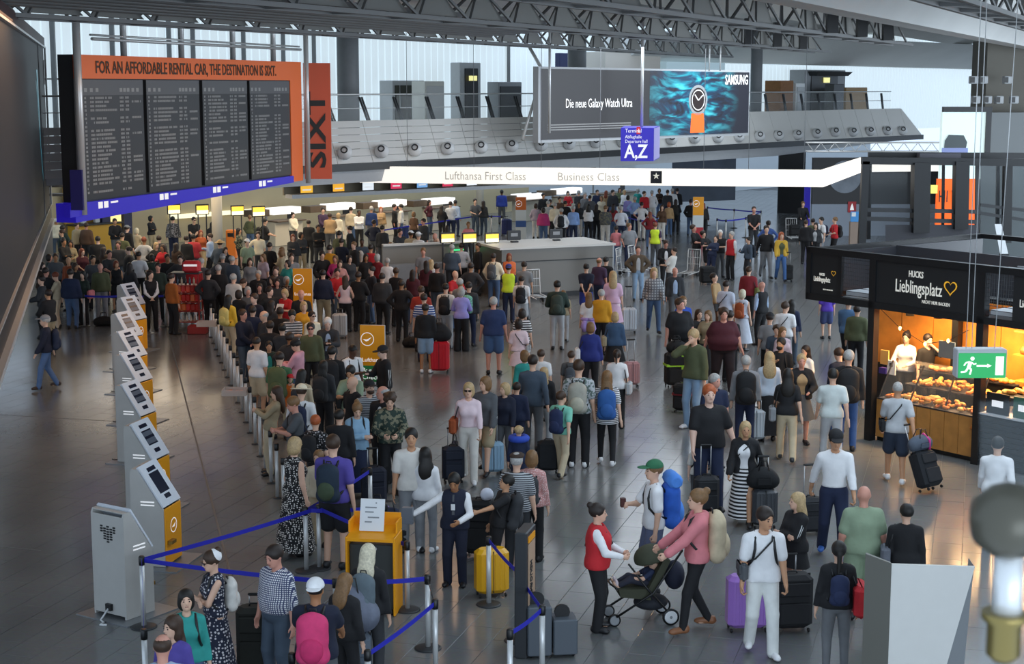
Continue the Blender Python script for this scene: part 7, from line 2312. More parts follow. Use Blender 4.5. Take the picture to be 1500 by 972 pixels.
P(571, 577, 0, 6, 'hold', 'jacket:dgreen*camo', 'trousers:black', 'curly:hbrown', 'curly haired person in camouflage jacket and black trousers', nod=20, h=1.82)
P(524, 592, 0, 14, 'cross', 'shirt:skyblue', 'skirtlong:navy', 'bun:hlbrown', 'woman in a light blue wrap top and long navy skirt looking down', f=1, nod=24, h=1.7, pack=('navy', 'navy backpack strapped on the woman in light blue'))
P(497, 600, 0, 170, 'stand', 'jacket:black', 'trousers:black', 'short:hblack', 'dark figure between the sun hat man and the light blue wrap top', h=1.66)
# --- queue, further up
P(486, 507, 0, 172, 'stand', 'jacket:black', 'trousers:black', 'short:hblack', 'dark figure with a big black rucksack before the suit jacket man', pack=('#1c1c1f', 'big black rucksack in front of the grey suit jacket man', dict(scale=1.3)))
P(474, 528, 0, 165, 'stand', 'jacket:char', 'trousers:black', 'long:hblack', 'dark haired woman in charcoal left of the sage T-shirt', f=1, pack=('#2a2a2c', 'dark rucksack left of the sage T-shirt', dict(scale=1.1)))
P(455, 473, 0, 6, 'stand', 'jacket:olive', 'trousers:black', 'short:hblack', 'man in dark red sunglasses and olive jacket', glasses=1, skin='r')
P(480, 466, 0, 8, 'phone2', 'jacket:char/ltblue', 'trousers:char', 'short:hwhite', 'white haired man in a grey suit jacket over a light blue shirt', nod=16, skin='p')
P(428, 455, 0, 14, 'cross', 'tee:dgrey*wstripe', 'trousers:black', 'short:hblack', 'dark haired person in a black and white striped T-shirt, head bent', nod=22)
P(457, 456, 0, 40, 'stand', 'shirt:cream', 'trousers:khaki', 'short:hdark', 'boy in glasses and cream shirt beside the striped T-shirt', glasses=1, h=1.62)
P(445, 442, 0, 20, 'stand', 'tee:mustard', 'trousers:black', 'bob:blonde', 'blonde woman in a mustard yellow top in the packed queue', f=1)
P(441, 424, 0, 10, 'stand', 'shirt:black', 'trousers:black', 'bald', 'bald red faced man in black below the orange board', skin='r', fat=.3)
P(416, 424, 0, -20, 'phone2', 'tee:red', 'trousers:black', 'bob:blonde', 'blonde woman in a red T-shirt holding a white sheet', f=1, nod=14)
P(385, 455, 0, -60, 'stand', 'tee:char', 'jeans:navy', 'fringe:hgrey', 'pale balding man bending between the dark queue figures', nod=20, lean=10)
P(356, 453, 0, 58, 'clasp', 'jacket:dnavy', 'jeans:slate', 'short:hbrown', 'man in a navy jacket with red collar beside the post row', skin='r')
P(370, 448, 0, 165, 'stand', 'jacket:navy', 'trousers:navy', 'short:hdark', 'person in a navy jacket with back turned, behind the red collar man', h=1.74)
P(335, 432, 0, 150, 'stand', 'shirt:yellow', 'jeans:beige', 'long:hblack', 'woman with black hair and pale yellow backpack at the far end of the post row', f=1, pack=('#d9c878', 'pale yellow backpack at the far end of the post row'))
P(342, 401, 0, 155, 'stand', 'jacket:offwhite', 'trousers:black', 'short:hgrey', 'grey haired man in an off white jacket with red print, back turned')
P(357, 408, 0, 120, 'stand', 'jacket:black', 'trousers:black', 'short:hbrown', 'person in black with a black and white bag by the off white jacket', h=1.6, pack=('char', 'black and white backpack beside the off white jacket', dict(pat='flower')))
P(320, 388, 0, 172, 'stand', 'jacket:black', 'trousers:black', 'short:hgrey', 'broad man in a black jacket at the far end of the post row', fat=.4)
# --- middle: walking towards the camera
P(687, 561, 706, -6, 'pullR', 'shirt:ltpink', 'trousers:offwhite', 'bob:blonde', 'woman in pale pink shirt and white trousers with spectacles, striding', f=1, glasses=1, shoe='white', hem=1.0, sling=('rust', 'rust brown leather bag under the arm of the pale pink woman', -1, False, False), tote=(-1, 'navy', 'dark blue shopping bag carried by the woman in white trousers'))
P(711, 552, 694, -22, 'walk', 'jacket:dgrey', 'shorts:khaki', 'bob:hlbrown', 'woman in a dark grey jacket with bare legs behind the pale pink shirt', f=1, yaw=-25)
P(739, 561, 0, -18, 'standL', 'hoodie:dnavy', 'trousers:dgrey', 'bob:blonde', 'girl in a navy sweatshirt with a small white badge', f=1, h=1.6, yaw=-30)
P(780, 520, 660, 176, 'walk', 'shirt:slate', 'trousers:dgrey', 'short:hdark', 'man in a slate blue shirt and grey trousers seen from behind', fat=.15, hem=.84)
P(760, 624, 0, 175, 'stand', 'shirt:navy', 'trousers:navy', 'curly:blonde', 'child with curly blond hair and a bright blue neck pillow', h=1.28, lod=0)
P(757, 664, 0, 168, 'stand', 'tee:lgrey*thin', 'trousers:char', 'short:hgrey', 'man in grey shirt and dark flat cap seen from behind', hat='flat:dbrown', h=1.74, fat=.2)
P(779, 660, 0, 172, 'stand', 'shirt:rose*redprint', 'trousers:black', 'bob:hlbrown', 'woman in a pink patterned blouse next to the flat cap man', f=1, h=1.7, pack=('char', 'dark grey backpack on the woman in the pink patterned blouse', dict(scale=.9)))
P(847, 527, 684, 172, 'stand', 'tee:lgrey*leaf', 'trousers:black', 'short:hbrown', 'youth in a leaf print shirt and black trousers seen from behind', shoe='white', h=1.74, pack=('#a8a498', 'pale grey and blue backpack on the leaf print youth', dict(c2='#b8b2a0')))
P(888, 543, 682, 176, 'walk', 'tee:white*thin', 'leggings:black', 'long:hlbrown', 'girl in striped white top and black leggings seen from behind', f=1, shoe='white', h=1.6, hem=.80, pack=('#2c5c9e', 'vivid blue backpack on the girl in black leggings', dict(scale=1.1)))
P(822, 573, 698, 150, 'walk', 'tee:mint', 'trousers:beige', 'short:hbrown', 'boy in beige trousers with navy backpack walking away', h=1.42, shoe='black', yaw=-20, pack=('#202c50', 'navy backpack on the boy in beige trousers'))
P(837, 514, 0, 168, 'stand', 'tee:dgrey', 'shorts:slate', 'short:hbrown', 'boy in a grey T-shirt left of the leaf print youth', h=1.5, pack=('#4a5058', 'small grey backpack on the boy in the grey T-shirt', dict(scale=.8)))
P(904, 512, 0, 170, 'stand', 'tee:white', 'trousers:black', 'pony:hdark', 'woman in a white T-shirt with dark ponytail holding a patterned coat', f=1, sling=('lgrey', 'pale patterned shoulder bag of the ponytail woman', -1, True, False))
P(797, 538, 0, 172, 'stand', 'jacket:black', 'trousers:lgrey', 'long:blonde', 'blonde woman in a black jacket with thin strap, back turned', f=1, h=1.62, sling=('black', 'small black crossbody bag of the blonde woman in black', 1))
P(793, 512, 0, 160, 'stand', 'tee:white', 'shorts:navy', 'short:hbrown', 'boy in a white shirt with dark braces in front of the grey board', h=1.55)
P(768, 513, 0, -160, 'stand', 'shirt:teal', 'trousers:grey', 'bob:hlbrown', 'woman in a turquoise top half hidden by the slate blue shirt', f=1, h=1.66)
P(757, 560, 0, 170, 'stand', 'jacket:navy', 'trousers:navy', 'short:hdark', 'person in dark navy left of the slate blue shirt', h=1.5)
P(865, 472, 0, 178, 'stand', 'shirt:#24307a', 'trousers:black', 'bob:hlbrown', 'woman in a royal navy sweater and black trousers seen from behind', f=1, h=1.72, fat=.3, hem=.84, sling=('white', 'white cloth bag at the side of the navy sweater woman', 1, False, False))
P(901, 457, 0, 176, 'stand', 'jacket:#3b5676', 'skirt:black', 'bob:blonde', 'blonde woman in a blue denim jacket seen from behind', f=1, sling=('khaki', 'beige grey shoulder bag of the denim jacket woman', 1, False, False))
P(881, 424, 0, 170, 'stand', 'jacket:mustard', 'trousers:black', 'short:hgrey', 'man in a mustard yellow jacket seen from behind', h=1.76, fat=.2)
P(863, 428, 0, 172, 'stand', 'tee:white', 'shorts:grey', 'long:hlbrown', 'woman in white with a lilac sweater round her waist', f=1, h=1.68)
P(897, 397, 500, 178, 'stand', 'tdress:#dcb4cc', 'trousers:ltpink', 'long:blonde', 'woman in a pale pink dress with long blond hair seen from behind', f=1, skirt=.5, shoe='white')
P(878, 377, 0, 150, 'stand', 'tee:plum', 'trousers:navy', 'fringe:hlbrown', 'older man in a plum T-shirt by the grey counter island', skin='r')
P(859, 386, 0, 174, 'back', 'tee:dnavy', 'shorts:#2c3f9a', 'short:hblack', 'man in navy top and bright blue shorts seen from behind')
P(888, 376, 0, 150, 'stand', 'tee:black', 'trousers:black', 'short:hblack', 'dark haired man in black behind the plum T-shirt', h=1.74)
P(821, 362, 424, 172, 'hipR', 'tee:white', 'jeans:ltdenim', 'short:ginger', 'man in white T-shirt with black backpack at the counter island', pack=('#2c2f30', 'black backpack on the man at the counter island'))
P(816, 411, 512, 176, 'hold', 'jacket:dgreen', 'jeans:lgrey', 'short:hblack', 'person in dark green jacket and pale grey jeans seen from behind', pack=('#38443c', 'dark green backpack on the dark green jacket'))
P(825, 425, 500, 170, 'stand', 'tee:khaki', 'trousers:lgrey', 'short:hlbrown', 'person in pale grey trousers mostly hidden by the dark green jacket', h=1.7)
P(934, 360, 440, 4, 'hip', 'jacket:#5a4c3c/lgrey', 'jeans:ltdenim', 'buzz:hbrown', 'man in a brown jacket and light jeans by the wire cart', ut=1, skin='r')
P(957, 392, 488, 2, 'walk', 'shirt:lgrey*plaid/white', 'jeans:#41597a', 'long:blonde', 'blonde woman in an open plaid shirt and blue jeans', f=1)
P(989, 391, 0, 4, 'stand', 'jacket:char/ltblue', 'trousers:dgrey', 'fringe:hgrey', 'balding man in dark jacket over a pale blue shirt', fat=.2, skin='r')
P(994, 437, 556, 18, 'standL', 'tee:black', 'shorts:black', 'short:hbrown', 'heavy man in black T-shirt and shorts with turquoise strap', fat=.75, skin='r', yaw=20, shoe='black')
P(1001, 434, 0, 30, 'stand', 'tee:royal', 'shorts:navy', 'short:hlbrown', 'person in bright blue half hidden behind the heavy man in black', h=1.76)
P(1024, 453, 0, 20, 'stand', 'shirt:char', 'trousers:black', 'long:hbrown', 'woman with long dark brown hair left of the maroon shirt', f=1, h=1.66)
P(1037, 455, 0, -30, 'hold', 'jacket:khaki', 'trousers:dgrey', 'long:hlbrown', 'woman in a beige jacket between two others, left of the maroon shirt', f=1, h=1.66)
P(1058, 451, 574, 4, 'walk', 'tee:maroon', 'trousers:#241a20', 'curly:hbrown', 'very large man in a maroon T-shirt walking to the camera', fat=1.25, skin='r')
P(1013, 483, 628, -40, 'faceR', 'jacket:olive', 'jeans:ltdenim', 'short:blonde', 'fair haired person in olive jacket and pale jeans rubbing the face', nod=14, shoe='white', h=1.76)
P(1048, 548, 0, 10, 'stand', 'tee:navy', 'trousers:navy', 'short:hgrey', 'grey haired man in navy close behind the black polo man', skin='r', yaw=30)
P(1036, 564, 745, 6, 'polo', 'tee:black', 'trousers:navy', 'short:ginger', 'man in a black polo shirt wheeling a case towards the camera', fat=.4, skin='p', h=1.84)
P(1021, 647, 742, 6, 'stand', 'tee:offwhite', 'trousers:dgrey', 'short:hlbrown', 'small boy in a white T-shirt and cap holding a hand', h=1.3, hat='cap:white', skin='p', pack=('black', 'black backpack worn by the small boy in the cap', dict(scale=.9)))
P(1089, 618, 768, -14, 'pullL', 'jacket:black/white', 'skirtlong:white*stripe', 'long:blonde', 'woman in a black cardigan and long striped skirt', f=1, skin='m', yaw=15, ut=1, shoe='black', sling=('black', 'black belt bag on the woman in the striped skirt', -1))
P(1090, 521, 655, 174, 'stand', 'hoodie:grey', 'trousers:navy', 'short:hgrey', 'man in a grey hoodie with big black backpack seen from behind', pack=('#17181b', 'big black backpack on the grey hoodie man', dict(scale=1.25)))
P(1124, 515, 645, 178, 'stand', 'shirt:#c8d4e2', 'skirtlong:black', 'xlong:blonde', 'woman with wavy blond hair, pale blue blouse and long black skirt', f=1, h=1.74)
P(1151, 540, 676, 172, 'walk', 'tee:black', 'trousers:beige', 'xlong:hblack', 'woman with long black hair, black top and beige trousers', f=1, h=1.72, shoe='char', sling=('grey', 'grey leather shoulder bag of the woman in beige trousers', 1, True, False))
P(1171, 519, 650, -2, 'hold', 'jacket:black/tan', 'skirt:dgrey', 'short:blonde', 'older blonde woman in black jacket and dark grey skirt', f=1, skin='r', h=1.7)
P(1180, 506, 0, -50, 'stand', 'tee:white', 'trousers:white', 'long:hdark', 'dark haired woman in white behind the older blonde woman', f=1, h=1.64)
P(1144, 495, 0, -18, 'strapr', 'tee:black', 'trousers:black', 'short:hblack', 'bearded man in black with shoulder straps looking sideways', beard='hblack', skin='m', yaw=-20, pack=('black', 'black backpack worn by the bearded man in black'))
P(1216, 540, 684, 176, 'walk', 'tee:#cdd5d2', 'trousers:lgrey', 'short:hblack', 'youth in a pale mint T-shirt and light grey trousers', h=1.74, shoe='white')
P(1227, 510, 0, -150, 'stand', 'jacket:dnavy', 'jeans:blue', 'short:hbrown', 'man in a navy jacket with head close to the backpack man', nod=16)
P(1239, 513, 660, 170, 'stand', 'jacket:black', 'jeans:blue', 'short:hgrey', 'grey haired man in black jacket and jeans by the bakery post', h=1.84, pack=('#1a1a1c', 'black backpack on the jeans man by the bakery post', dict(scale=1.2)))
P(1138, 476, 0, -20, 'stand', 'tee:slate', 'trousers:navy', 'curly:hbrown', 'curly haired boy in a slate T-shirt left of the white straps shirt', h=1.6)
P(1147, 479, 0, 20, 'stand', 'shirt:mauve', 'trousers:lgrey', 'long:hlbrown', 'woman in a pale mauve top behind the curly haired boy', f=1, h=1.62)
P(1151, 442, 0, 165, 'stand', 'tee:white', 'jeans:grey', 'short:hbrown', 'man in a white T-shirt with dark strap near the tote bag woman', yaw=-40, sling=('navy', 'dark blue sling bag of the white T-shirt man near the tote', 1))
P(1160, 439, 0, 165, 'stand', 'shirt:navy', 'trousers:slate', 'long:hblack', 'woman with dark hair carrying a large black tote', f=1, tote=(1, 'black', 'large black tote bag hanging beside the white T-shirt man', .42, .36))
P(1128, 458, 0, 170, 'stand', 'tee:grey', 'trousers:black', 'short:hdark', 'person in grey with a black cap and dark strap, back turned', hat='cap:black')
P(1088, 424, 0, 150, 'stand', 'sdress:#c9cfdc', 'none', 'bob:ltblonde', 'blonde woman in a long pale white dress', f=1, skirt=.25, pack=('rust', 'orange brown backpack on the woman in the white dress', dict(scale=.9)))
P(1116, 412, 0, -140, 'stand', 'vest:black/ltblue', 'trousers:black', 'bald', 'bald man in a black waistcoat over a light blue shirt', skin='r', fat=.2)
P(1070, 455, 0, 150, 'stand', 'tee:black', 'trousers:black', 'short:hdark', 'dark figure right of the large maroon shirted man', h=1.74)
P(1045, 400, 0, 60, 'stand', 'shirt:tan', 'trousers:brown', 'short:hdark', 'man in a tan shirt bending towards the right', lean=12, nod=10)
P(1064, 411, 0, 150, 'stand', 'tee:#ccd2e2', 'shorts:grey', 'short:hdark', 'man in a pale blue white shirt with crossed strap', sling=('dgrey', 'grey bag with crossed strap of the pale shirted man', 1))
P(1097, 390, 0, 160, 'stand', 'jacket:dred', 'trousers:black', 'short:hbrown', 'person in a dark red jacket with an olive shoulder bag', sling=('#6a6e3a', 'olive green shoulder bag on the dark red jacket', -1, False, False))
# --- right foreground
P(875, 738, 922, 82, 'hold', 'vest:red/white', 'trousers:black', 'bun:hdark', 'staff woman in red waistcoat and white blouse talking by the pram', f=1, fat=.35, h=1.70, sling=('black', 'black shoulder bag at the hip of the red waistcoat woman', 1, True))
P(955, 675, 868, -80, 'phone', 'tee:white', 'shorts:#5d6580', 'short:hlbrown', 'man in a white T-shirt and green cap behind the pram', hat='cap:#2f6b4a', skin='l', yaw=8, pack=('#2b62c4', 'tall bright blue trekking rucksack on the green capped man', dict(scale=1.25, c2='#4a86d8', roll=True)))
P(1018, 717, 924, -84, 'push', 'hoodie:coral', 'leggings:black', 'bun:hlbrown', 'woman in a coral pink hoodie and black leggings pushing the pram', f=1, h=1.70, shoe='#8a5a3a', pack=('#cbbb9c', 'big beige backpack on the woman in coral pink', dict(scale=1.25)))
P(1116, 744, 958, 2, 'carry', 'tee:white', 'trousers:#dfe0dc', 'short:hdark', 'young man in white T-shirt and pale jeans walking with two suitcases', skin='m', yaw=28, nod=8, shoe='white', h=1.80, sling=('dgrey', 'small grey crossbody pouch on the young man in white', -1), pack=('#7c2226', 'dark red backpack on the young man in white', dict(scale=.9)))
P(1163, 722, 890, -62, 'cross', 'jacket:black', 'miniskirt:black', 'xlong:blonde', 'blonde girl in black sports jacket with white sleeve stripes, arms folded', f=1, h=1.68, yaw=-15)
P(1219, 631, 818, -4, 'pullR', 'shirt:white', 'trousers:navy', 'short:hblack', 'man in a crisp white shirt, navy trousers and black cap', hat='cap:black', nod=12, shoe='#3a6ab8', hem=1.0, h=1.80, skin='m')
P(1266, 711, 0, 178, 'stand', 'tee:#8fa287', 'shorts:#8fa287', 'bald', 'bald broad man in a sage green T-shirt seen from behind', fat=.5, skin='r', h=1.84)
P(1328, 738, 0, 170, 'stand', 'shirt:black', 'trousers:black', 'short:hblack', 'person with short black hair and black top behind the white stele', h=1.66, yaw=20, sling=('#6a6e78', 'grey and white shoulder pouch of the black topped person by the stele', 1, False, False))
P(1229, 793, 0, 176, 'stand', 'shirt:black', 'leggings:#6f7174', 'braid:hblack', 'woman with a black braid, black sweater and grey leggings', f=1, h=1.66, fat=.15, sling=('red', 'big red bag on the left shoulder of the braided woman', -1, False, False, 1.5), pack=('#1f2a4c', 'dark blue drawstring bag slung on the braided woman', dict(scale=.8)))
P(1310, 559, 708, 170, 'pullR', 'tee:lgrey', 'shorts:#2c3648', 'buzz:hgrey', 'man in a grey T-shirt and navy shorts walking to the bakery', shoe='white', skin='m', sling=('black', 'small black crossbody bag on the man in the grey T-shirt', 1))
P(1328, 486, 0, -30, 'hold', 'shirt:white', 'trousers:black', 'bun:hdark', 'bakery worker in white behind the bread display', f=1, h=1.7, lod=1, z=.45)
P(1360, 489, 0, 20, 'faceL', 'tee:black', 'trousers:black', 'short:hdark', 'bakery worker in black with raised arm, right of the white one', h=1.72, lod=1, z=.45)
P(1210, 418, 496, 178, 'stand', 'tee:violet', 'shorts:#3b4670', 'short:hdark', 'man in a violet T-shirt and blue shorts under the bakery sign band', shoe='black')
P(1240, 437, 540, 150, 'walk', 'jacket:#4d6f94', 'trousers:black', 'short:hlbrown', 'person in a blue denim jacket just behind the bakery corner', shoe='white')
P(1256, 447, 0, 160, 'stand', 'jacket:olive', 'trousers:black', 'short:hdark', 'dark figure in olive in the shade behind the bakery corner')
P(1462, 640, 0, 160, 'walk', 'shirt:white', 'trousers:dgrey', 'short:hblack', 'person in a white shirt seen through the balcony glass')
# --- left side, single figures
P(70, 462, 570, -70, 'walk', 'jacket:dnavy', 'jeans:#54709a', 'short:hgrey', 'man in navy jacket and jeans walking alone on the left', hat='cap:grey', pack=('#1c2740', 'dark navy backpack on the lone man walking on the left'), shoe='dbrown')
P(223, 396, 484, 20, 'clasp', 'vest:black/white', 'trousers:black', 'pony:hdark', 'staff woman in black waistcoat and white blouse beside the kiosks', f=1, yaw=30)
P(84, 399, 480, -85, 'phone2', 'shirt:beige', 'trousers:#d8c2a4', 'short:auburn', 'person in beige with cream trousers at the far left barrier', f=1, h=1.7, nod=14)
P(124, 397, 476, -15, 'stand', 'shirt:dgreen', 'trousers:black', 'long:hblack', 'woman in dark green with a pinkish triangular bag at the far barrier', f=1, sling=('coral', 'pale pink triangular bag at the far barrier', 1, False, False))
P(150, 385, 470, 10, 'stand', 'jacket:olive', 'trousers:grey', 'bald', 'bald man in an olive jacket and grey trousers at the far barrier', skin='r', fat=.2)
P(251, 400, 0, 140, 'stand', 'shirt:#a85c22', 'trousers:black', 'short:hdark', 'person in a rust orange sweater left of the snack trolley')
P(231, 385, 0, 5, 'stand', 'shirt:dgreen', 'trousers:black', 'short:hdark', 'man in a dark green shirt behind the staff woman', skin='r')
P(745, 387, 0, 176, 'pushs', 'vest:hivis/navy', 'trousers:navy', 'short:hbrown', 'worker in a neon yellow safety vest and blue cap in the centre', hat='capback:#33408c', ut=1, hem=.92)
P(960, 326, 0, 160, 'stand', 'vest:hivis/plum', 'trousers:dgrey', 'short:auburn', 'worker in a neon yellow safety vest near the counter island end', h=1.72, ut=1)
P(723, 435, 548, 176, 'stand', 'tee:#2a3c66', 'shorts:#47648e', 'short:hgrey', 'man in a navy T-shirt and denim shorts seen from behind', fat=.45, skin='r')
P(676, 420, 514, 176, 'hold', 'shirt:lilac', 'wide:black', 'bob:hgrey', 'grey haired woman in a lilac blouse and black trousers seen from behind', f=1, h=1.66)
P(653, 415, 0, 170, 'stand', 'shirt:offwhite', 'trousers:lgrey', 'short:hblack', 'man in an off white jacket with black rucksack left of the lilac blouse', pack=('black', 'black rucksack beside the lilac blouse'))
P(621, 430, 0, 175, 'stand', 'tee:#34508c*wstripe', 'jeans:navy', 'short:hdark', 'man in a blue and white striped polo seen from behind', fat=.3)
P(624, 445, 546, 176, 'stand', 'hoodie:black', 'shorts:#88a2bc', 'short:hblack', 'person in a black hoodie and light denim shorts by the red suitcase', shoe='white', skin='t')
P(617, 419, 0, 176, 'stand', 'tee:#9c3226', 'trousers:black', 'short:hbrown', 'broad person in a brick red T-shirt before the striped polo', fat=.4)
P(687, 413, 0, 168, 'stand', 'jacket:char', 'jeans:navy', 'short:hdark', 'person with a mint green patterned backpack right of the lilac blouse', pack=('mint', 'mint green patterned backpack right of the lilac blouse', dict(pat='leaf')))
P(764, 404, 0, 172, 'stand', 'tee:white', 'shorts:lgrey', 'short:hdark', 'youth in white with a black backpack right of the safety vest', h=1.66, pack=('#1e2026', 'black backpack on the youth right of the safety vest'))
P(765, 452, 0, 168, 'stand', 'tee:white*stripe', 'trousers:black', 'bob:hdark', 'woman in a black and white striped top above the pale pink tunic', f=1)
P(760, 467, 0, 172, 'stand', 'tdress:ltpink', 'trousers:beige', 'bob:hdark', 'woman in a pale pink tunic with crossbody strap seen from behind', f=1, skirt=.6, sling=('lgrey', 'pale crossbody bag on the pale pink tunic', -1))
P(768, 383, 0, 170, 'stand', 'tee:grey', 'trousers:grey', 'short:hdark', 'person in grey between the safety vest and the wire cart')
P(1143, 340, 412, 4, 'pullL', 'jacket:#cfa63a/olive', 'jeans:#41659a', 'long:ginger', 'woman in a mustard yellow jacket and jeans with small black case', f=1, ut=1)
P(1103, 302, 372, 2, 'clasp', 'tee:black', 'trousers:char', 'buzz:hbrown', 'man in a black T-shirt standing before the far barrier posts', skin='r')
P(1121, 330, 408, 6, 'walk', 'shirt:black', 'jeans:grey', 'short:hdark', 'man in black sweater and grey trousers walking to the camera')
P(1124, 323, 392, 170, 'hip', 'shirt:#3a5590', 'trousers:dgrey', 'bun:hdark', 'woman with hair bun and blue jacket behind the black sweater man', f=1)
P(1095, 347, 412, -70, 'phone', 'jacket:slate', 'trousers:char', 'short:hblack', 'youth in slate with backpack looking at a phone', h=1.7, pack=('#262c36', 'dark backpack on the youth with the phone'))
P(1054, 337, 406, 4, 'cross', 'tee:black', 'jeans:dgrey', 'short:hwhite', 'white haired man in a black T-shirt with folded arms')
P(1070, 339, 410, -50, 'stand', 'vest:red/white', 'trousers:black', 'short:hgrey', 'staff man in a red waistcoat and white shirt far back')
P(1017, 329, 402, 60, 'hold', 'tee:black', 'trousers:#7a7c7e', 'short:hbrown', 'man in a black T-shirt and grey trousers bending to a bag', lean=12, skin='r')
P(1030, 338, 0, 40, 'hold', 'tee:black', 'shorts:black', 'curly:hdark', 'person in black shorts stooping beside the grey trousered man', lean=24, nod=16, h=1.72)
P(1050, 345, 0, -40, 'hold', 'shirt:navy', 'trousers:navy', 'short:hdark', 'woman in dark navy stooping over a black bag', f=1, lean=24)
P(976, 352, 0, 10, 'hold', 'jacket:black/white', 'trousers:black', 'short:hbrown', 'man in black suit jacket looking down by the safety vest', skin='r', nod=14)
P(989, 362, 0, -120, 'hold', 'tee:offwhite', 'trousers:char', 'buzz:hdark', 'man in an off white T-shirt leaning to the left', lean=12)
P(1175, 295, 350, 4, 'pushs', 'jacket:black', 'trousers:char', 'short:hlbrown', 'man in black pushing a loaded luggage cart far right')
P(1203, 318, 0, -60, 'stand', 'tee:white', 'trousers:grey', 'short:hblack', 'young man in white T-shirt with dark backpack far right', pack=('#2a3248', 'dark backpack on the young man in white far right'))
P(1223, 318, 0, -80, 'hold', 'tee:red', 'trousers:black', 'short:hlbrown', 'man in a red T-shirt by the blue notice stand', pack=('black', 'black backpack on the man in the red T-shirt'))
P(1195, 326, 0, -20, 'stand', 'jacket:char/lgrey', 'trousers:black', 'long:hdark', 'dark haired woman in charcoal with pale scarf far right', f=1)
P(1181, 322, 0, 160, 'stand', 'jacket:black', 'trousers:black', 'short:hbrown', 'person in black leaning over the far right luggage')
P(1191, 320, 0, 170, 'stand', 'jacket:olive', 'trousers:black', 'short:hdark', 'person in dark olive between the charcoal jacket and the white shirt', h=1.7)
P(1274, 283, 0, 100, 'walk', 'shirt:white', 'trousers:lgrey', 'short:hgrey', 'man in white with a dark backpack seen inside the glass cabin', pack=('#232a3c', 'dark backpack on the man in white inside the glass cabin'))
P(1305, 288, 0, -60, 'pushs', 'jacket:black', 'trousers:black', 'short:hdark', 'person in black pushing a cart behind the glass cabin')
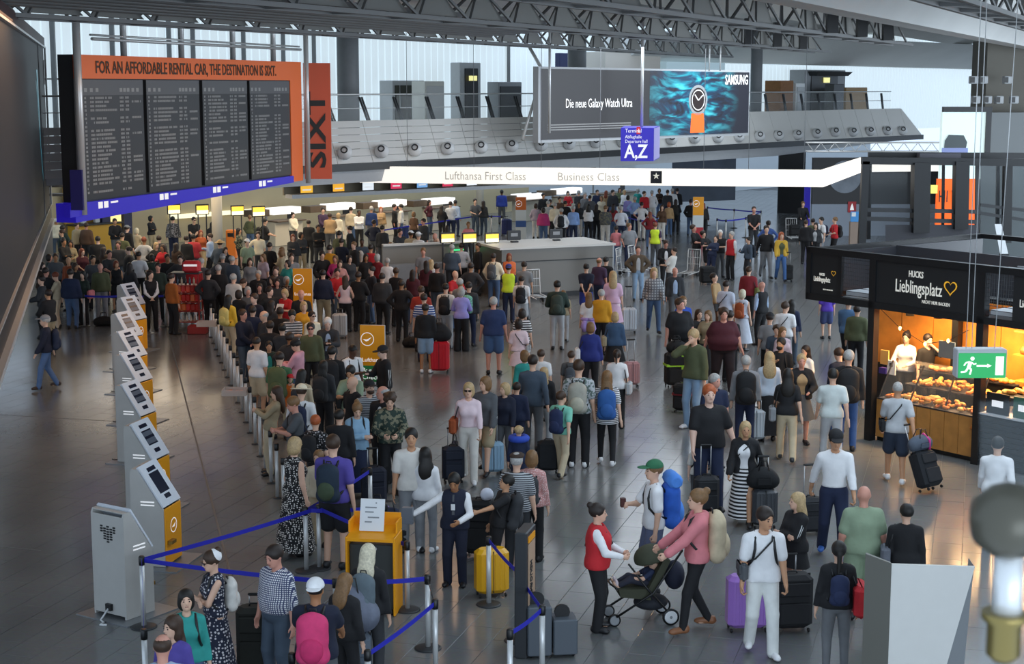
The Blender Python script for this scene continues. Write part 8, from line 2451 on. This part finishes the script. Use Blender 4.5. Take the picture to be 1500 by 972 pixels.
# --- far crowd: each entry is crown x, crown y, turn, top, trousers, hair, and what sets the person apart
HN = {'hbrown': 'brown', 'hdark': 'dark', 'hblack': 'black', 'hgrey': 'grey', 'hwhite': 'white', 'hlbrown': 'light brown', 'blonde': 'blond', 'ltblonde': 'pale blond', 'auburn': 'auburn', 'ginger': 'ginger'}
CN = {'dnavy': 'dark navy', 'char': 'charcoal', 'dgrey': 'dark grey', 'lgrey': 'light grey', 'dgreen': 'dark green', 'dred': 'dark red', 'ltblue': 'light blue', 'ltpink': 'pale pink', 'offwhite': 'off white', 'dbrown': 'dark brown', 'royal': 'bright blue', 'denim': 'denim blue', 'ltdenim': 'pale denim'}
FAR = {
 'in the dense crowd at the far left under the screen': '''82,320,-150,jacket:cream,f,short:hwhite|93,349,60,jacket:black,m,short:hdark|112,326,70,jacket:khaki,m,short:hbrown|126,326,160,jacket:brown,m,short:hbrown|143,346,-160,jacket:black,m,short:hblack
 81,371,20,jacket:dgrey,m,short:hbrown|100,376,-30,shirt:rust,m,bald|103,394,170,hoodie:navy,m,short:hdark|67,392,150,jacket:black,m,short:hdark|120,364,30,tee:maroon,f,long:auburn|136,374,10,shirt:dgrey,m,short:hdark|60,404,-80,jacket:char,m,short:hdark
 72,372,100,jacket:dgreen,f,bob:hdark|90,336,-60,jacket:dgreen,m,short:hbrown|103,352,10,shirt:khaki,f,long:hdark|70,424,-120,jacket:black,m,short:hdark|62,384,30,shirt:dbrown,f,bob:hdark|110,385,40,jacket:black,f,long:hbrown|92,330,140,jacket:dgreen,m,short:hdark''',
 'under the departure board near the yellow wall': '''168,320,30,jacket:black,m,short:hblack|186,330,150,jacket:black,m,short:hdark|200,334,160,shirt:beige,f,bob:ltblonde|221,316,60,shirt:black,f,bob:hblack|211,347,165,tee:lgrey*flower,m,short:auburn|173,353,0,jacket:char,m,short:hbrown
 188,361,-70,jacket:black,m,short:hdark|229,355,20,jacket:black,f,long:blonde|238,358,-20,shirt:red,f,long:hbrown|170,382,5,sdress:black,f,bob:auburn|233,345,170,jacket:char,m,short:hdark|203,368,172,tee:white,m,short:hdark|152,362,150,jacket:dbrown,f,long:hdark
 190,385,150,jacket:char,f,long:hdark|160,366,40,tee:char,m,short:hdark|222,372,-160,jacket:dgreen,f,bob:hdark|179,341,170,tee:olive,m,short:hdark|245,372,20,jacket:black,m,short:hbrown''',
 'among the people before the far check-in desks': '''253,317,176,shirt:char*flower,m,short:hblack|284,318,4,tee:black,m,short:hdark|311,325,170,coat:black,f,xlong:hblack|283,343,172,tee:#b03038,m,short:hblack|294,337,20,shirt:rust,f,long:auburn|307,342,-100,shirt:ltblue,m,short:hbrown
 322,352,160,jacket:slate,m,short:hbrown|350,334,80,shirt:dgreen*camo,f,long:hblack|366,315,172,hoodie:olive,f,short:hlbrown|388,320,100,tee:black,m,short:hblack|378,339,5,tee:cream,m,short:hdark|362,350,30,tee:sage,m,short:hdark|412,362,-70,shirt:beige,f,long:hlbrown
 264,374,10,jacket:char,m,short:hdark|284,381,170,jacket:red,m,short:hblack|295,378,165,tee:dgrey,m,short:hgrey|326,372,160,hoodie:dgrey,m,short:hgrey|378,396,0,jacket:black,m,short:hgrey|403,393,-30,shirt:black,f,long:hdark|340,375,150,jacket:slate,m,short:hgrey
 305,395,160,jacket:char,m,short:hdark|258,356,150,shirt:dbrown,f,long:hdark|330,362,30,jacket:black,f,long:hdark|395,355,150,jacket:black,m,short:hdark|366,378,20,shirt:grey,f,long:hbrown|385,372,-40,tee:mauve,f,long:hlbrown|273,345,150,jacket:black,m,short:hdark''',
 'in the packed queue left of the orange board': '''406,408,10,shirt:char,f,long:hdark|404,390,5,jacket:char,m,short:hbrown|421,381,-30,tee:teal,f,bob:hdark|411,366,-80,shirt:khaki,f,bob:hlbrown|427,371,20,tee:grey,m,short:hbrown|429,343,10,shirt:char,f,long:auburn|395,420,30,jacket:black,m,short:hdark
 380,415,10,tee:black,f,long:hdark|372,430,-30,jacket:dnavy,m,short:hbrown|398,440,150,jacket:char,f,long:hdark|410,450,160,jacket:black,m,short:hdark|350,425,150,jacket:black,f,bob:hdark|363,420,20,shirt:dgrey,f,bob:hgrey|420,405,0,shirt:black*flower,f,bob:hgrey
 395,470,170,jacket:black,m,short:hdark|413,474,165,hoodie:char,m,short:hblack|399,404,-60,tee:maroon,f,long:hbrown|440,400,10,jacket:dbrown,m,short:hdark|425,487,150,jacket:char,m,short:hdark''',
 'in the queue right of the orange board': '''473,395,175,shirt:#1e2740,m,short:hblack|472,368,20,jacket:black,m,curly:hdark|491,374,-10,shirt:magenta,f,bob:hlbrown|483,359,150,tee:mustard,m,short:hdark|498,381,10,shirt:rose,f,long:hbrown|494,393,15,tee:red,m,short:hdark|505,404,170,tank:ltpink,f,long:hbrown
 518,354,-60,jacket:black,m,short:hlbrown|530,349,10,tee:slate,m,buzz:hblack|543,358,170,tank:red,m,short:hdark|544,390,-60,tee:#20242c,m,short:hblack|567,378,168,tee:white,f,short:hgrey|572,355,10,shirt:rose,f,xlong:hlbrown|595,357,-20,shirt:black,f,xlong:blonde
 512,374,30,jacket:char,f,bob:hdark|553,372,150,shirt:dred,f,bob:hgrey|525,398,160,jacket:black,m,short:hdark|580,392,150,tee:black,m,short:hbrown|588,410,170,jacket:black,m,short:hdark|500,349,160,shirt:dnavy,m,short:hdark|560,400,165,jacket:char,m,short:hdark|536,372,20,jacket:black,f,long:hdark|605,395,160,shirt:maroon,f,long:hdark''',
 'in front of the lit check-in headers': '''429,311,40,blouse:cream,f,bun:hdark|473,304,20,shirt:plum,m,short:hdark|483,312,172,tee:tan,m,short:hbrown|496,312,150,shirt:cream,f,bob:blonde|514,303,165,shirt:beige,m,short:hdark|526,307,5,shirt:white,m,buzz:hblack|544,302,176,shirt:#22386a,m,short:hgrey|558,303,10,shirt:tan,f,bob:ginger
 578,299,80,shirt:black,m,short:hblack|587,299,-90,shirt:offwhite,m,short:hblack|466,329,20,jacket:black,m,short:hdark|512,331,-100,jacket:black,m,short:hdark|629,293,60,shirt:maroon,f,long:hdark|647,301,160,jacket:black,f,xlong:hdark|660,295,174,shirt:#d4d8de,m,short:hdark
 667,293,150,shirt:ltblue,m,short:hblack|696,291,20,tee:dgrey,m,short:hdark|708,294,160,shirt:char,f,long:hdark|735,278,176,jacket:#2c3f94,m,short:hblack|686,325,5,tee:coral,f,short:hlbrown|602,338,160,jacket:beige,m,short:hbrown|613,340,150,jacket:white,m,short:hgrey
 637,341,-30,shirt:grey,m,bald|640,348,168,tee:black,m,bald|662,358,174,tee:slate,m,short:hgrey|676,356,176,shirt:#cdd2da,m,short:hdark|700,356,-70,jacket:black,m,short:hbrown|723,371,165,shirt:cream,m,short:hdark|746,371,10,shirt:#d06a3a,f,long:auburn|620,363,0,tee:grey,m,short:hlbrown
 624,382,170,shirt:maroon,f,long:hdark|631,380,165,tank:lgrey*sequin,f,long:blonde|667,396,40,tee:red,m,bald|674,408,150,shirt:grey,m,short:hgrey|640,386,160,jacket:black,m,short:hdark|690,385,165,jacket:char,m,short:hdark|452,322,160,jacket:black,m,short:hdark|441,340,30,jacket:char,f,bob:hdark
 560,330,160,jacket:char,m,short:hdark|586,335,20,tee:char,m,short:hdark|548,322,150,jacket:dnavy,m,short:hdark|620,320,-40,jacket:char,m,short:hdark|606,310,150,tee:brown,f,bob:hlbrown|655,330,160,jacket:char,f,long:hdark|497,338,150,tee:olive,m,short:hdark''',
 'in the business class crowd behind the counter island': '''785,298,172,jacket:mauve,f,bob:hbrown|796,304,168,jacket:magenta,f,bob:hdark|803,294,170,shirt:lgrey,m,short:hgrey|813,297,172,jacket:cream,m,short:hgrey|822,305,175,shirt:white,m,short:hgrey|840,301,174,shirt:#8aaae0,m,short:hgrey|862,299,176,blouse:white,f,xlong:hblack
 874,299,160,jacket:black,f,long:hdark|887,301,170,jacket:dgrey*camo,m,short:hlbrown|910,302,172,tee:#d8dce6,m,short:hgrey|930,288,174,shirt:#93aee0,m,short:hgrey|934,276,165,shirt:teal,f,bob:hgrey|944,280,20,shirt:red,m,short:hbrown|955,279,172,shirt:white,m,short:hgrey|832,280,5,shirt:red,f,bob:hdark
 796,283,30,jacket:black,m,short:hblack|888,279,160,shirt:tan,f,long:auburn|898,278,20,jacket:char,m,short:hdark|908,275,10,jacket:olive,f,long:hdark|920,286,165,shirt:lilac,f,bob:hdark|864,286,170,jacket:dgrey,m,short:hblack|857,282,20,shirt:grey,m,short:hgrey|806,292,150,jacket:dgreen,m,short:hbrown
 828,294,160,jacket:black,m,short:hdark|848,296,10,jacket:char,f,bob:hbrown|899,299,150,shirt:dred,f,long:hdark|881,287,-20,tee:cream,f,bob:hlbrown|820,288,30,shirt:brown,m,short:hdark|903,331,165,tee:coral,f,short:hdark|922,327,10,tee:grey,m,short:hlbrown|978,278,165,jacket:char,m,short:hdark
 992,276,160,jacket:black,m,short:hdark|966,276,10,shirt:dbrown,f,bob:hdark|980,296,172,shirt:tan,f,bob:ginger|990,292,168,jacket:black,f,long:hdark|952,310,165,shirt:dred,f,long:auburn|1012,292,160,jacket:black,m,short:hdark|1030,297,176,jacket:black,f,long:auburn|940,296,160,tee:white,m,short:hdark
 875,278,20,jacket:navy,m,short:hdark|848,279,150,jacket:char,m,short:hgrey|915,278,20,shirt:white,f,bob:blonde|985,276,165,shirt:white,m,short:hgrey|970,300,-30,shirt:brown,f,long:hbrown''',
}
rr = random.Random(21)
FARP = []
for place, txt in FAR.items():
 for ent in txt.replace('\n', '|').split('|'):
  ent = ent.strip()
  if not ent: continue
  hx, hy, rot, top, g_, hair = ent.split(',')
  tk, tc = top.split(':')
  base = tc.split('*')[0]
  fm = g_ == 'f'
  hs, hc_ = hair.split(':') if ':' in hair else (hair, 'hbrown')
  cname = CN.get(base, base) if not base.startswith('#') else {'#b03038': 'crimson', '#1e2740': 'midnight blue', '#20242c': 'blackish', '#d4d8de': 'greyish white', '#22386a': 'deep blue', '#2c3f94': 'cobalt blue', '#cdd2da': 'silver white', '#d06a3a': 'burnt orange', '#8aaae0': 'sky blue', '#d8dce6': 'bluish white', '#93aee0': 'cornflower blue'}.get(base, 'plain')
  pr = {'flower': 'flowered ', 'camo': 'camouflage ', 'sequin': 'sequinned '}.get(tc.split('*')[1] if '*' in tc else '', '')
  FARP.append([int(hx), int(hy), int(rot), top, fm, hs, hc_, place, '%s %s%s' % (cname, pr, {'tee': 'T-shirt', 'tank': 'tank top', 'sdress': 'dress'}.get(tk, tk)), 'bald' if hs == 'bald' else HN[hc_] + ' haired'])
from collections import Counter
cnt = Counter((p[9], p[8], p[7]) for p in FARP)
seen = {}
for p in FARP:
 hx, hy, rot, top, fm, hs, hc_, place, tn, hn = p
 lab = '%s person in a %s %s' % (hn, tn, place)
 if cnt[(hn, tn, place)] > 1:
  others = sorted((q for q in FARP if q is not p and cnt[(q[9], q[8], q[7])] == 1), key=lambda q: abs(q[0] - hx) + 1.6 * abs(q[1] - hy))
  q = others[0]
  side = 'left of' if q[0] > hx + 2 else 'right of' if q[0] < hx - 2 else ('behind' if q[1] > hy else 'in front of')
  lab = '%s person in a %s %s the %s, %s' % (hn, tn, side, q[8], ' '.join(place.split()[-4:]))
  if lab in LABELS:
   q = others[1]; lab = '%s person in a %s %s the %s, %s' % (hn, tn, side, q[8], ' '.join(place.split()[-4:]))
  if lab in LABELS:
   q = others[2]; lab = '%s person in a %s close to the %s, %s' % (hn, tn, q[8], ' '.join(place.split()[-4:]))
 lab = ' '.join(lab.split()[:16])
 rot2 = round(rot / 1) 
 pose = rr.choice(('stand', 'stand', 'phone', 'cross', 'hold', 'pocket', 'hipR', 'clasp') if abs(rot) < 120 else ('stand', 'stand', 'stand', 'hold', 'hip', 'pocket'))
 bot = rr.choice(('trousers:black', 'jeans:navy', 'jeans:denim', 'trousers:char', 'trousers:dgrey', 'trousers:khaki', 'jeans:slate', 'trousers:black'))
 if hx > 770 and 'business' in place: bot = rr.choice(('trousers:navy', 'trousers:black', 'jeans:denim', 'trousers:offwhite'))
 kw = {}
 if fm: kw['f'] = 1
 if (hx, hy) in ((322, 352),): kw['hat'] = 'sun:#c8a878'
 if (hx, hy) in ((362, 350), (602, 338), (613, 340)): kw['hat'] = 'cap:white'
 if (hx, hy) in ((186, 330), (326, 372)): kw['hat'] = 'cap:grey'
 if (hx, hy) == (284, 318): kw['glasses'] = 1
 if top.startswith('sdress'): kw['skirt'] = .5; bot = 'none'
 if (hx, hy) == (505, 404): bot = 'trousers:black'
 PK = {(388, 321): 0, (388, 320): ('black', 'black backpack on the man in black at the far check-in desks'), (822, 305): ('#20242a', 'dark backpack in the business class crowd'), (723, 371): ('dgrey', 'grey backpack on the cream shirted man at the yellow displays'), (518, 354): ('offwhite', 'pale backpack in the queue right of the orange board'),
          (990, 292): ('#2a2824', 'dark patterned backpack near the far barrier posts'), (1030, 297): ('#1c1c1c', 'black backpack on the auburn haired person far back')}
 if PK.get((hx, hy)): kw['pack'] = PK[(hx, hy)]
 assert lab not in LABELS, lab
 P(hx, hy, 0, rot, pose, top, bot, '%s:%s' % (hs, hc_), lab, h=(1.64 if fm else 1.76) + rr.uniform(-.03, .03), fat=rr.choice((0, 0, 0, .5)), yaw=rr.choice((0, 0, 0, 30)), skin=rr.choice('lllmrpt') if (hx, hy) not in ((526, 307), (530, 349), (735, 278)) else 'd', **kw)
# ------------------------------------------------------------------ luggage on the floor
suitcase('bright yellow ribbed suitcase held by the man in black', 720, 872, math.radians(14), .47, .28, .64, '#e8ac1c', True, .0)
suitcase('large lilac purple suitcase left of the young man in white', 1094, 922, math.radians(4), .56, .30, .70, '#a678cc', True, .0)
suitcase('large black suitcase right of the young man in white', 1158, 922, math.radians(8), .52, .32, .72, 'black', False, .22)
suitcase('pale blue suitcase with drawn out handle and a white tag', 722, 694, math.radians(6), .40, .25, .56, '#8fb0c8', True, .55)
suitcase('small black cabin suitcase near the boy in beige trousers', 803, 692, math.radians(176), .40, .24, .56, '#1c1e22', False, 0)
suitcase('rose pink ribbed suitcase right of the ponytail woman', 925, 566, math.radians(10), .38, .25, .56, '#b88a8c', True, .5)
suitcase('white suitcase beside the pale pink dress woman', 921, 487, math.radians(4), .44, .27, .68, '#ccd4dc', True, .6)
suitcase('silver suitcase with dark stripe held by the ponytailed pink top person', 498, 495, math.radians(8), .42, .28, .66, '#aeb2b6', True, .1)
suitcase('bright red suitcase with a black rucksack on top', 644, 545, math.radians(176), .50, .30, .74, '#c8202e', True, 0)
rs = suitcase('black suitcase with neon green luggage straps', 990, 566, math.radians(10), .54, .34, .78, '#17181a', False, .3, 0, '#9ad23a')
suitcase('black suitcase with a dark red band below the olive jacket', 1000, 604, math.radians(-20), .42, .26, .6, '#18181a', False, .0, 0, '#7a2028')
suitcase('tilted black suitcase pulled by the man at the bakery', 0, 0, math.radians(37), .46, .30, .66, '#1a1d22', False, .5, -.4, None, True, G(1364, 722) + Vector((0, 0, .055)))
suitcase('small black cabin case beside the mustard jacket woman', 1154, 412, math.radians(4), .36, .24, .55, '#17181a', False, .45)
suitcase('white suitcase left of the long black skirt', 1107, 646, math.radians(176), .40, .26, .62, '#c4ccd2', True, .2)
suitcase('dark suitcase rolled by the man in the black polo', 1034, 752, math.radians(4), .42, .26, .60, '#26282c', False, .5)
suitcase('dark grey suitcase under the black bag beside the striped skirt', 1118, 772, math.radians(6), .42, .28, .60, '#3c3f44', True, .5)
suitcase('dark upright suitcase beside the stout man in checks', 376, 985, math.radians(0), .45, .3, .8, '#23241f', False, .1)
suitcase('black trolley bag held by the man in the blackish T-shirt', 531, 476, math.radians(20), .44, .3, .62, '#141416', False, .2)
suitcase('dark suitcase behind the white shirted man in cap', 1186, 782, math.radians(10), .40, .26, .56, '#202226', False, .5)
suitcase('navy suitcase at the left of the woman in white trousers', 664, 706, math.radians(10), .40, .26, .62, '#1a2030', False, .3)
suitcase('black case at the feet of the far stooping pair', 1036, 416, math.radians(10), .55, .34, .6, '#151517', False, .0)
suitcase('big grey green rucksack like case held by the white capped man', 515, 1010, math.radians(0), .48, .34, .66, '#5a6470', False, .1)
suitcase('black bag standing behind the staff man at the yellow suitcase', 704, 814, math.radians(-10), .5, .3, .84, '#17181a', False, 0)
suitcase('dark case on the floor left of the woman in grey jeans', 574, 806, math.radians(20), .46, .34, .34, '#191b20', False, .0)
suitcase('dark suitcase inside the queue beside the navy skirt', 548, 740, math.radians(15), .42, .28, .62, '#1c2030', False, .3)
suitcase('black suitcase behind the far belt near the kiosks', 190, 478, math.radians(10), .42, .28, .5, '#161412', False, .0)
suitcase('blue suitcase waiting in the queue before the lit headers', 592, 352, math.radians(10), .42, .28, .66, '#22305c', True, .2)
suitcase('dark blue suitcase by the lit headers, right of the first one', 606, 350, math.radians(10), .42, .28, .66, '#1c2850', True, .2)
suitcase('tall navy suitcase left of the small far orange board', 742, 345, math.radians(10), .5, .3, .75, '#20285a', True, .1)
def soft_bag(name, label, p, rz, w, d, h, color, handles=True, ribbon=None):
 o = thing(name, label, 'bag', p, rz)
 if ('soft', round(w, 2), round(d, 2), round(h, 2)) not in _CACHE:
  _CACHE[('soft', round(w, 2), round(d, 2), round(h, 2))] = raw_mesh('bag_body', *grow([(('e', A3(0, 0, h * .5), A3(w * .5, d * .5, h * .5), I3), .03), (('c', A3(-w * .32, 0, h * .35), A3(w * .32, 0, h * .35), h * .35, h * .35), .05)], .026, clips=[(A3(0, 0, .0), A3(0, 0, -1))]), M_FAB)
 link('bag_body', _CACHE[('soft', round(w, 2), round(d, 2), round(h, 2))], o, color=C(color))
 if handles:
  for s_ in (-1, 1):
   MB().tube([(-w * .2, s_ * d * .3, h * .75), (-w * .12, s_ * d * .15, h + .1), (w * .12, s_ * d * .15, h + .1), (w * .2, s_ * d * .3, h * .75)], .01, 5).build('handle', M_BLK, o)
 if ribbon:
  MB().tube([(w * .15, -d * .52, h * .1), (w * .15, -d * .5, h * .7), (w * .15, 0, h * 1.03), (w * .15, d * .5, h * .6)], .022, 6).build('ribbon', mat('ribbon_pink', '#d02a8a', rough=.5), o)
 MB().rbox((0, -d * .5, h * .4), (w * .5, .03, h * .35), .012).build('side_pocket', M_FAB, o).color = (*[q * .85 for q in lin(C(color))], 1)
 return o
q = G(1364, 722)
soft_bag('holdall', 'grey holdall with a pink ribbon on the tilted black suitcase', (q.x - .17, q.y + .23, .73), math.radians(37), .56, .28, .28, '#4f5866', True, True)
q = G(644, 545)
soft_bag('rucksack', 'black rucksack lying on the bright red suitcase', (q.x, q.y, .80), 0, .46, .30, .48, '#16171b', True)
q = G(1116, 772)
soft_bag('travel_bag', 'black travel bag on the dark grey suitcase by the striped skirt', (q.x, q.y, .66), 0, .46, .32, .36, '#151619', True)
q = G(515, 1010)
soft_bag('rucksack', 'grey patterned rucksack with green side pocket in front of the white capped man', (q.x, q.y, .72), .2, .48, .36, .58, '#6a7080', True)
q = G(990, 566)
soft_bag('travel_bag', 'black travel bag on the case with neon green straps', (q.x, q.y, .84), .2, .46, .3, .3, '#131416', True)
soft_bag('duffel_bag', 'black duffel bag on the floor beside the far queue barrier', G(152, 477), .3, .6, .3, .3, '#17120f', True)
soft_bag('duffel_bag', 'dark duffel bag on the floor by the hoodie person with pale shoes', G(604, 508), .3, .55, .3, .3, '#131315', True)
q = POSTS['m'][1]
soft_bag('flower_bag', 'violet flowered bag inside the queue beside the navy skirt', G(553, 762), .1, .4, .24, .34, '#7c6a9a', True)
soft_bag('gym_bag', 'dark bag with white print beside the navy skirt in the queue', G(570, 772), .1, .5, .26, .34, '#26304a', True)
# neck pillow of the curly child
q = [s for s in PEOPLE if s['label'].startswith('child with curly blond')][0]
o = thing('neck_pillow', 'bright blue neck pillow round the neck of the curly blond child', 'pillow', (q['obj'].location.x, q['obj'].location.y, q['H'] * .842), q['rot'])
MB().tube([(.13 * math.sin(a), .13 * math.cos(a) - .01, 0) for a in [math.radians(-150 + 300 * i / 12) for i in range(13)]], .062, 10).build('pillow', mat('pillow_blue', '#2f4fb8', rough=.8), o)
# the lilac sweater tied round a waist
q = [s for s in PEOPLE if 'lilac sweater' in s['label']][0]
o = thing('tied_sweater', 'lilac sweater tied round the waist of the woman in white', 'sweater', q['obj'].location, q['rot'])
MB().tube([(.19 * math.sin(a), .15 * math.cos(a), .98) for a in [math.radians(30 * i) for i in range(13)]], .045, 8).tube([(-.1, .17, .95), (-.13, .2, .75), (-.1, .2, .6)], [.06, .09, .05], 8).tube([(.1, .17, .95), (.12, .2, .8), (.1, .2, .66)], [.06, .09, .05], 8).build('sweater', mat('lilac_knit', '#a891cf', rough=.9), o)
# papers, phones, drinks in hands
def held(label_start, k, name, label, cat, size, color, tilt=.6):
 s = [s for s in PEOPLE if s['label'].startswith(label_start)][0]
 p = hand_pt(s, k)
 o = thing(name, label, cat, p, s['rot'])
 o.rotation_euler = (Matrix.Rotation(s['rot'], 3, 'Z') @ Matrix.Rotation(-tilt, 3, 'X')).to_euler()
 MB().rbox((0, -.02, .03), size, .004).build('sheet' if cat == 'paper' else 'body', mat('held_' + color[1:], color, rough=.4), o)
 return o
held('blonde woman in a red T-shirt', -1, 'paper_sheet', 'white sheet of paper in the hands of the red shirted blonde', 'paper', (.21, .006, .29), '#eeeeee')
held('man in black track jacket', -1, 'phone', 'dark phone in the hand of the black track jacket man', 'phone', (.075, .01, .15), '#15171a')
held('man in a white T-shirt and green cap', -1, 'drink_cup', 'dark drink held by the green capped man', 'cup', (.07, .07, .13), '#4a1f1a', 0)
held('person in beige with cream trousers', -1, 'phone', 'small bright phone in the hand of the person in cream trousers', 'phone', (.075, .01, .15), '#d8d0c4')
held('youth in slate', -1, 'phone', 'phone in the hand of the far youth in slate', 'phone', (.075, .01, .15), '#202226')
held('white haired man in a grey suit', -1, 'phone', 'phone held by the white haired man in the suit', 'phone', (.075, .01, .15), '#15171a')
held('staff man in navy waistcoat', -1, 'paper_bundle', 'grey crumpled bag in the outstretched hand of the staff man', 'bag', (.16, .10, .24), '#6a7078', 0)
hc = thing('baseball_hat', 'white cap held between the staff man and the man in black', 'cap', G(704, 814) + Vector((.1, 0, .97)))
p_ = hc.location
MB().lathe([(.105, 0), (.10, .05), (.07, .1), (.001, .12)], n=14, M=Matrix.Rotation(1.1, 3, 'X')).build('crown', mat('cap_white', '#dfe3f0', rough=.8), hc)
MB().rbox((0, -.02, -.12), (.15, .04, .12), .01).build('peak', _MATS['cap_white'], hc)
nb = [s for s in PEOPLE if s['label'].startswith('staff man in navy waistcoat')][0]
ob = thing('name_badge', 'white name badge on the chest of the navy waistcoat staff man', 'badge', nb['obj'].location, nb['rot'])
MB().rbox((.0, -.155, 1.20), (.06, .008, .09), .003).build('card', M_WHITE, ob)
# white sleeve stripes of the two sports jackets
for st_, ks in (('man in black track jacket', (1,)), ('blonde girl in black sports jacket', (1, -1))):
 s = [q for q in PEOPLE if q['label'].startswith(st_)][0]
 B = s['B']
 for k in ks:
  m = MB()
  for dx in (-.016, .016):
   off = A3(k * .062, dx, .012)
   a, e, w = B.sh[k] + A3(k * .03, dx, .05), B.el[k] + off, B.wr[k] + A3(k * .045, dx, 0)
   m.tube([Vector([float(v) for v in x]) for x in (a, (a + e) / 2 + A3(k * .02, 0, 0), e, w)], .008, 5)
  m.build('sleeve_stripe', M_WHITE, s['obj'])
# ------------------------------------------------------------------ pram with a small child
def pram():
 base = G(938, 908)
 o = thing('pram', 'black folding pram with olive canopy and a white rimmed wheel', 'pram', base, math.radians(-82))
 # local -y is the direction of travel
 m = MB()
 for sx in (-.24, .24):
  m.tube([(sx, .50, 1.02), (sx, .30, .72), (sx, .12, .45), (sx, -.38, .14)], .016, 7)
  m.tube([(sx, .36, .14), (sx, .05, .50), (sx, -.12, .72)], .014, 7)
 m.tube([(-.24, .50, 1.02), (.24, .50, 1.02)], .02, 8)
 m.build('frame', M_BLACK, o)
 m = MB(); m.hexa([Vector(q) for q in ((-.2, -.32, .40), (.2, -.32, .40), (.2, .10, .34), (-.2, .10, .34), (-.2, -.34, .50), (.2, -.34, .50), (.2, .06, .50), (-.2, .06, .50))]); m.build('seat', mat('pram_olive', '#3a3c2c', rough=.8), o)
 m = MB(); m.hexa([Vector(q) for q in ((-.2, .02, .42), (.2, .02, .42), (.2, .14, .40), (-.2, .14, .40), (-.2, .28, .92), (.2, .28, .92), (.2, .36, .88), (-.2, .36, .88))]); m.build('backrest', _MATS['pram_olive'], o)
 V, Q = grow([(('e', A3(0, .16, .86), A3(.23, .26, .20), I3), .03)], .03, clips=[(A3(0, 0, .80), A3(0, .3, -.95))])
 link('canopy', raw_mesh('canopy', V, Q, M_FAB), o, color='#3c4030')
 V, Q = grow([(('e', A3(0, .14, .26), A3(.19, .24, .11), I3), .03)], .03)
 link('basket', raw_mesh('basket', V, Q, M_FAB), o, color='#20222a')
 V, Q = grow([(('e', A3(0, .46, .62), A3(.18, .14, .20), I3), .03)], .03)
 link('hanging_bag', raw_mesh('hanging_bag', V, Q, M_FAB), o, color='#23273a')
 MB().tube([(-.22, -.36, .52), (-.1, -.44, .56), (.1, -.44, .56), (.22, -.36, .52)], .014, 6).build('bumper_bar', M_BLACK, o)
 for sx, sy, r in ((-.25, .36, .115), (.25, .36, .115), (-.2, -.40, .085), (.2, -.40, .085)):
  Mx = Matrix.Rotation(math.pi / 2, 3, 'Y')
  w = MB().lathe([(r * .72, -.022), (r, -.018), (r, .018), (r * .72, .022)], (sx, sy, r), 18, Mx).build('wheel', M_BLACK, o)
  link('rim', MB().lathe([(r * .62, -.026), (r * .76, -.026), (r * .76, .026), (r * .62, .026)], (sx, sy, r), 18, Mx).mesh('rim', M_WHITE if sy > 0 else M_GREY), w)
  link('hub', MB().lathe([(.02, -.03), (.025, 0), (.02, .03)], (sx, sy, r), 8, Mx).mesh('hub', M_GREY), w)
 return o
pr_ = pram()
# the child in the pram: reclining, legs forward
def pram_child():
 pr = [(('e', A3(0, .12, .62), A3(.085, .075, .13), rx(math.radians(30))), .04), (('e', A3(0, .19, .80), A3(.075, .08, .09), I3), .03), (('c', A3(0, .15, .70), A3(0, .18, .76), .04, .04), .02)]
 for k in (1, -1):
  pr += [(('c', A3(k * .05, .06, .54), A3(k * .07, -.16, .60), .05, .04), .03), (('c', A3(k * .07, -.16, .60), A3(k * .07, -.34, .50), .04, .028), .02), (('c', A3(k * .07, -.34, .50), A3(k * .07, -.38, .56), .028, .024), .02)]
  pr += [(('c', A3(k * .08, .13, .70), A3(k * .13, .0, .62), .032, .026), .02), (('c', A3(k * .13, .0, .62), A3(k * .09, -.1, .62), .026, .02), .02)]
 o = link('person', raw_mesh('person', *grow(pr, .018), mat('skin')), None, pr_.location, pr_.rotation_euler, '#dbb096')
 tag(o, 'small child lying in the pram with legs stretched forward', 'person')
 c = [(('e', A3(0, .12, .62), A3(.10, .09, .14), rx(math.radians(30))), .04)]
 for k in (1, -1):
  c.append((('c', A3(k * .08, .13, .70), A3(k * .12, .03, .64), .042, .036), .03))
 link('shirt', raw_mesh('shirt', *grow(c, .02), mat('cloth')), o, color='#26304c')
 t = []
 for k in (1, -1):
  t += [(('c', A3(k * .05, .06, .54), A3(k * .07, -.16, .60), .06, .05), .03), (('c', A3(k * .07, -.16, .60), A3(k * .07, -.30, .53), .05, .04), .02)]
 link('trousers', raw_mesh('trousers', *grow(t, .02), mat('cloth')), o, color='#2a2c3a')
 for k in (1, -1):
  link('shoe', shoe_mesh(.016), o, (k * .07, -.36, .50), (math.radians(-80), 0, 0), '#d8c8cc').scale = (.6, .6, .6)
 link('hair', raw_mesh('hair', *grow([(('e', A3(0, .21, .83), A3(.08, .08, .08), I3), .02)], .02, clips=[(A3(0, .14, .8), A3(0, -1, -.3))]), mat('hair')), o, color='#5a4030')
pram_child()
# loaded cart far right
lc = cart('luggage cart loaded with dark bags far right, pushed by the man in black', 1163, 352, .15)
p_ = G(1163, 352)
suitcase('dark suitcase lying on the far right luggage cart', 0, 0, .15, .5, .3, .5, '#17181a', False, 0, 0, None, True, Vector((p_.x, p_.y, .19)))
for s in PEOPLE:
 if s['label'].startswith('bakery worker'):
  q = bkpx(s['hx'], s['hy'], 1.76)
  s['obj'].location = (q.x, q.y, bkpx(1328, 487, 1.76).z - 1.7)
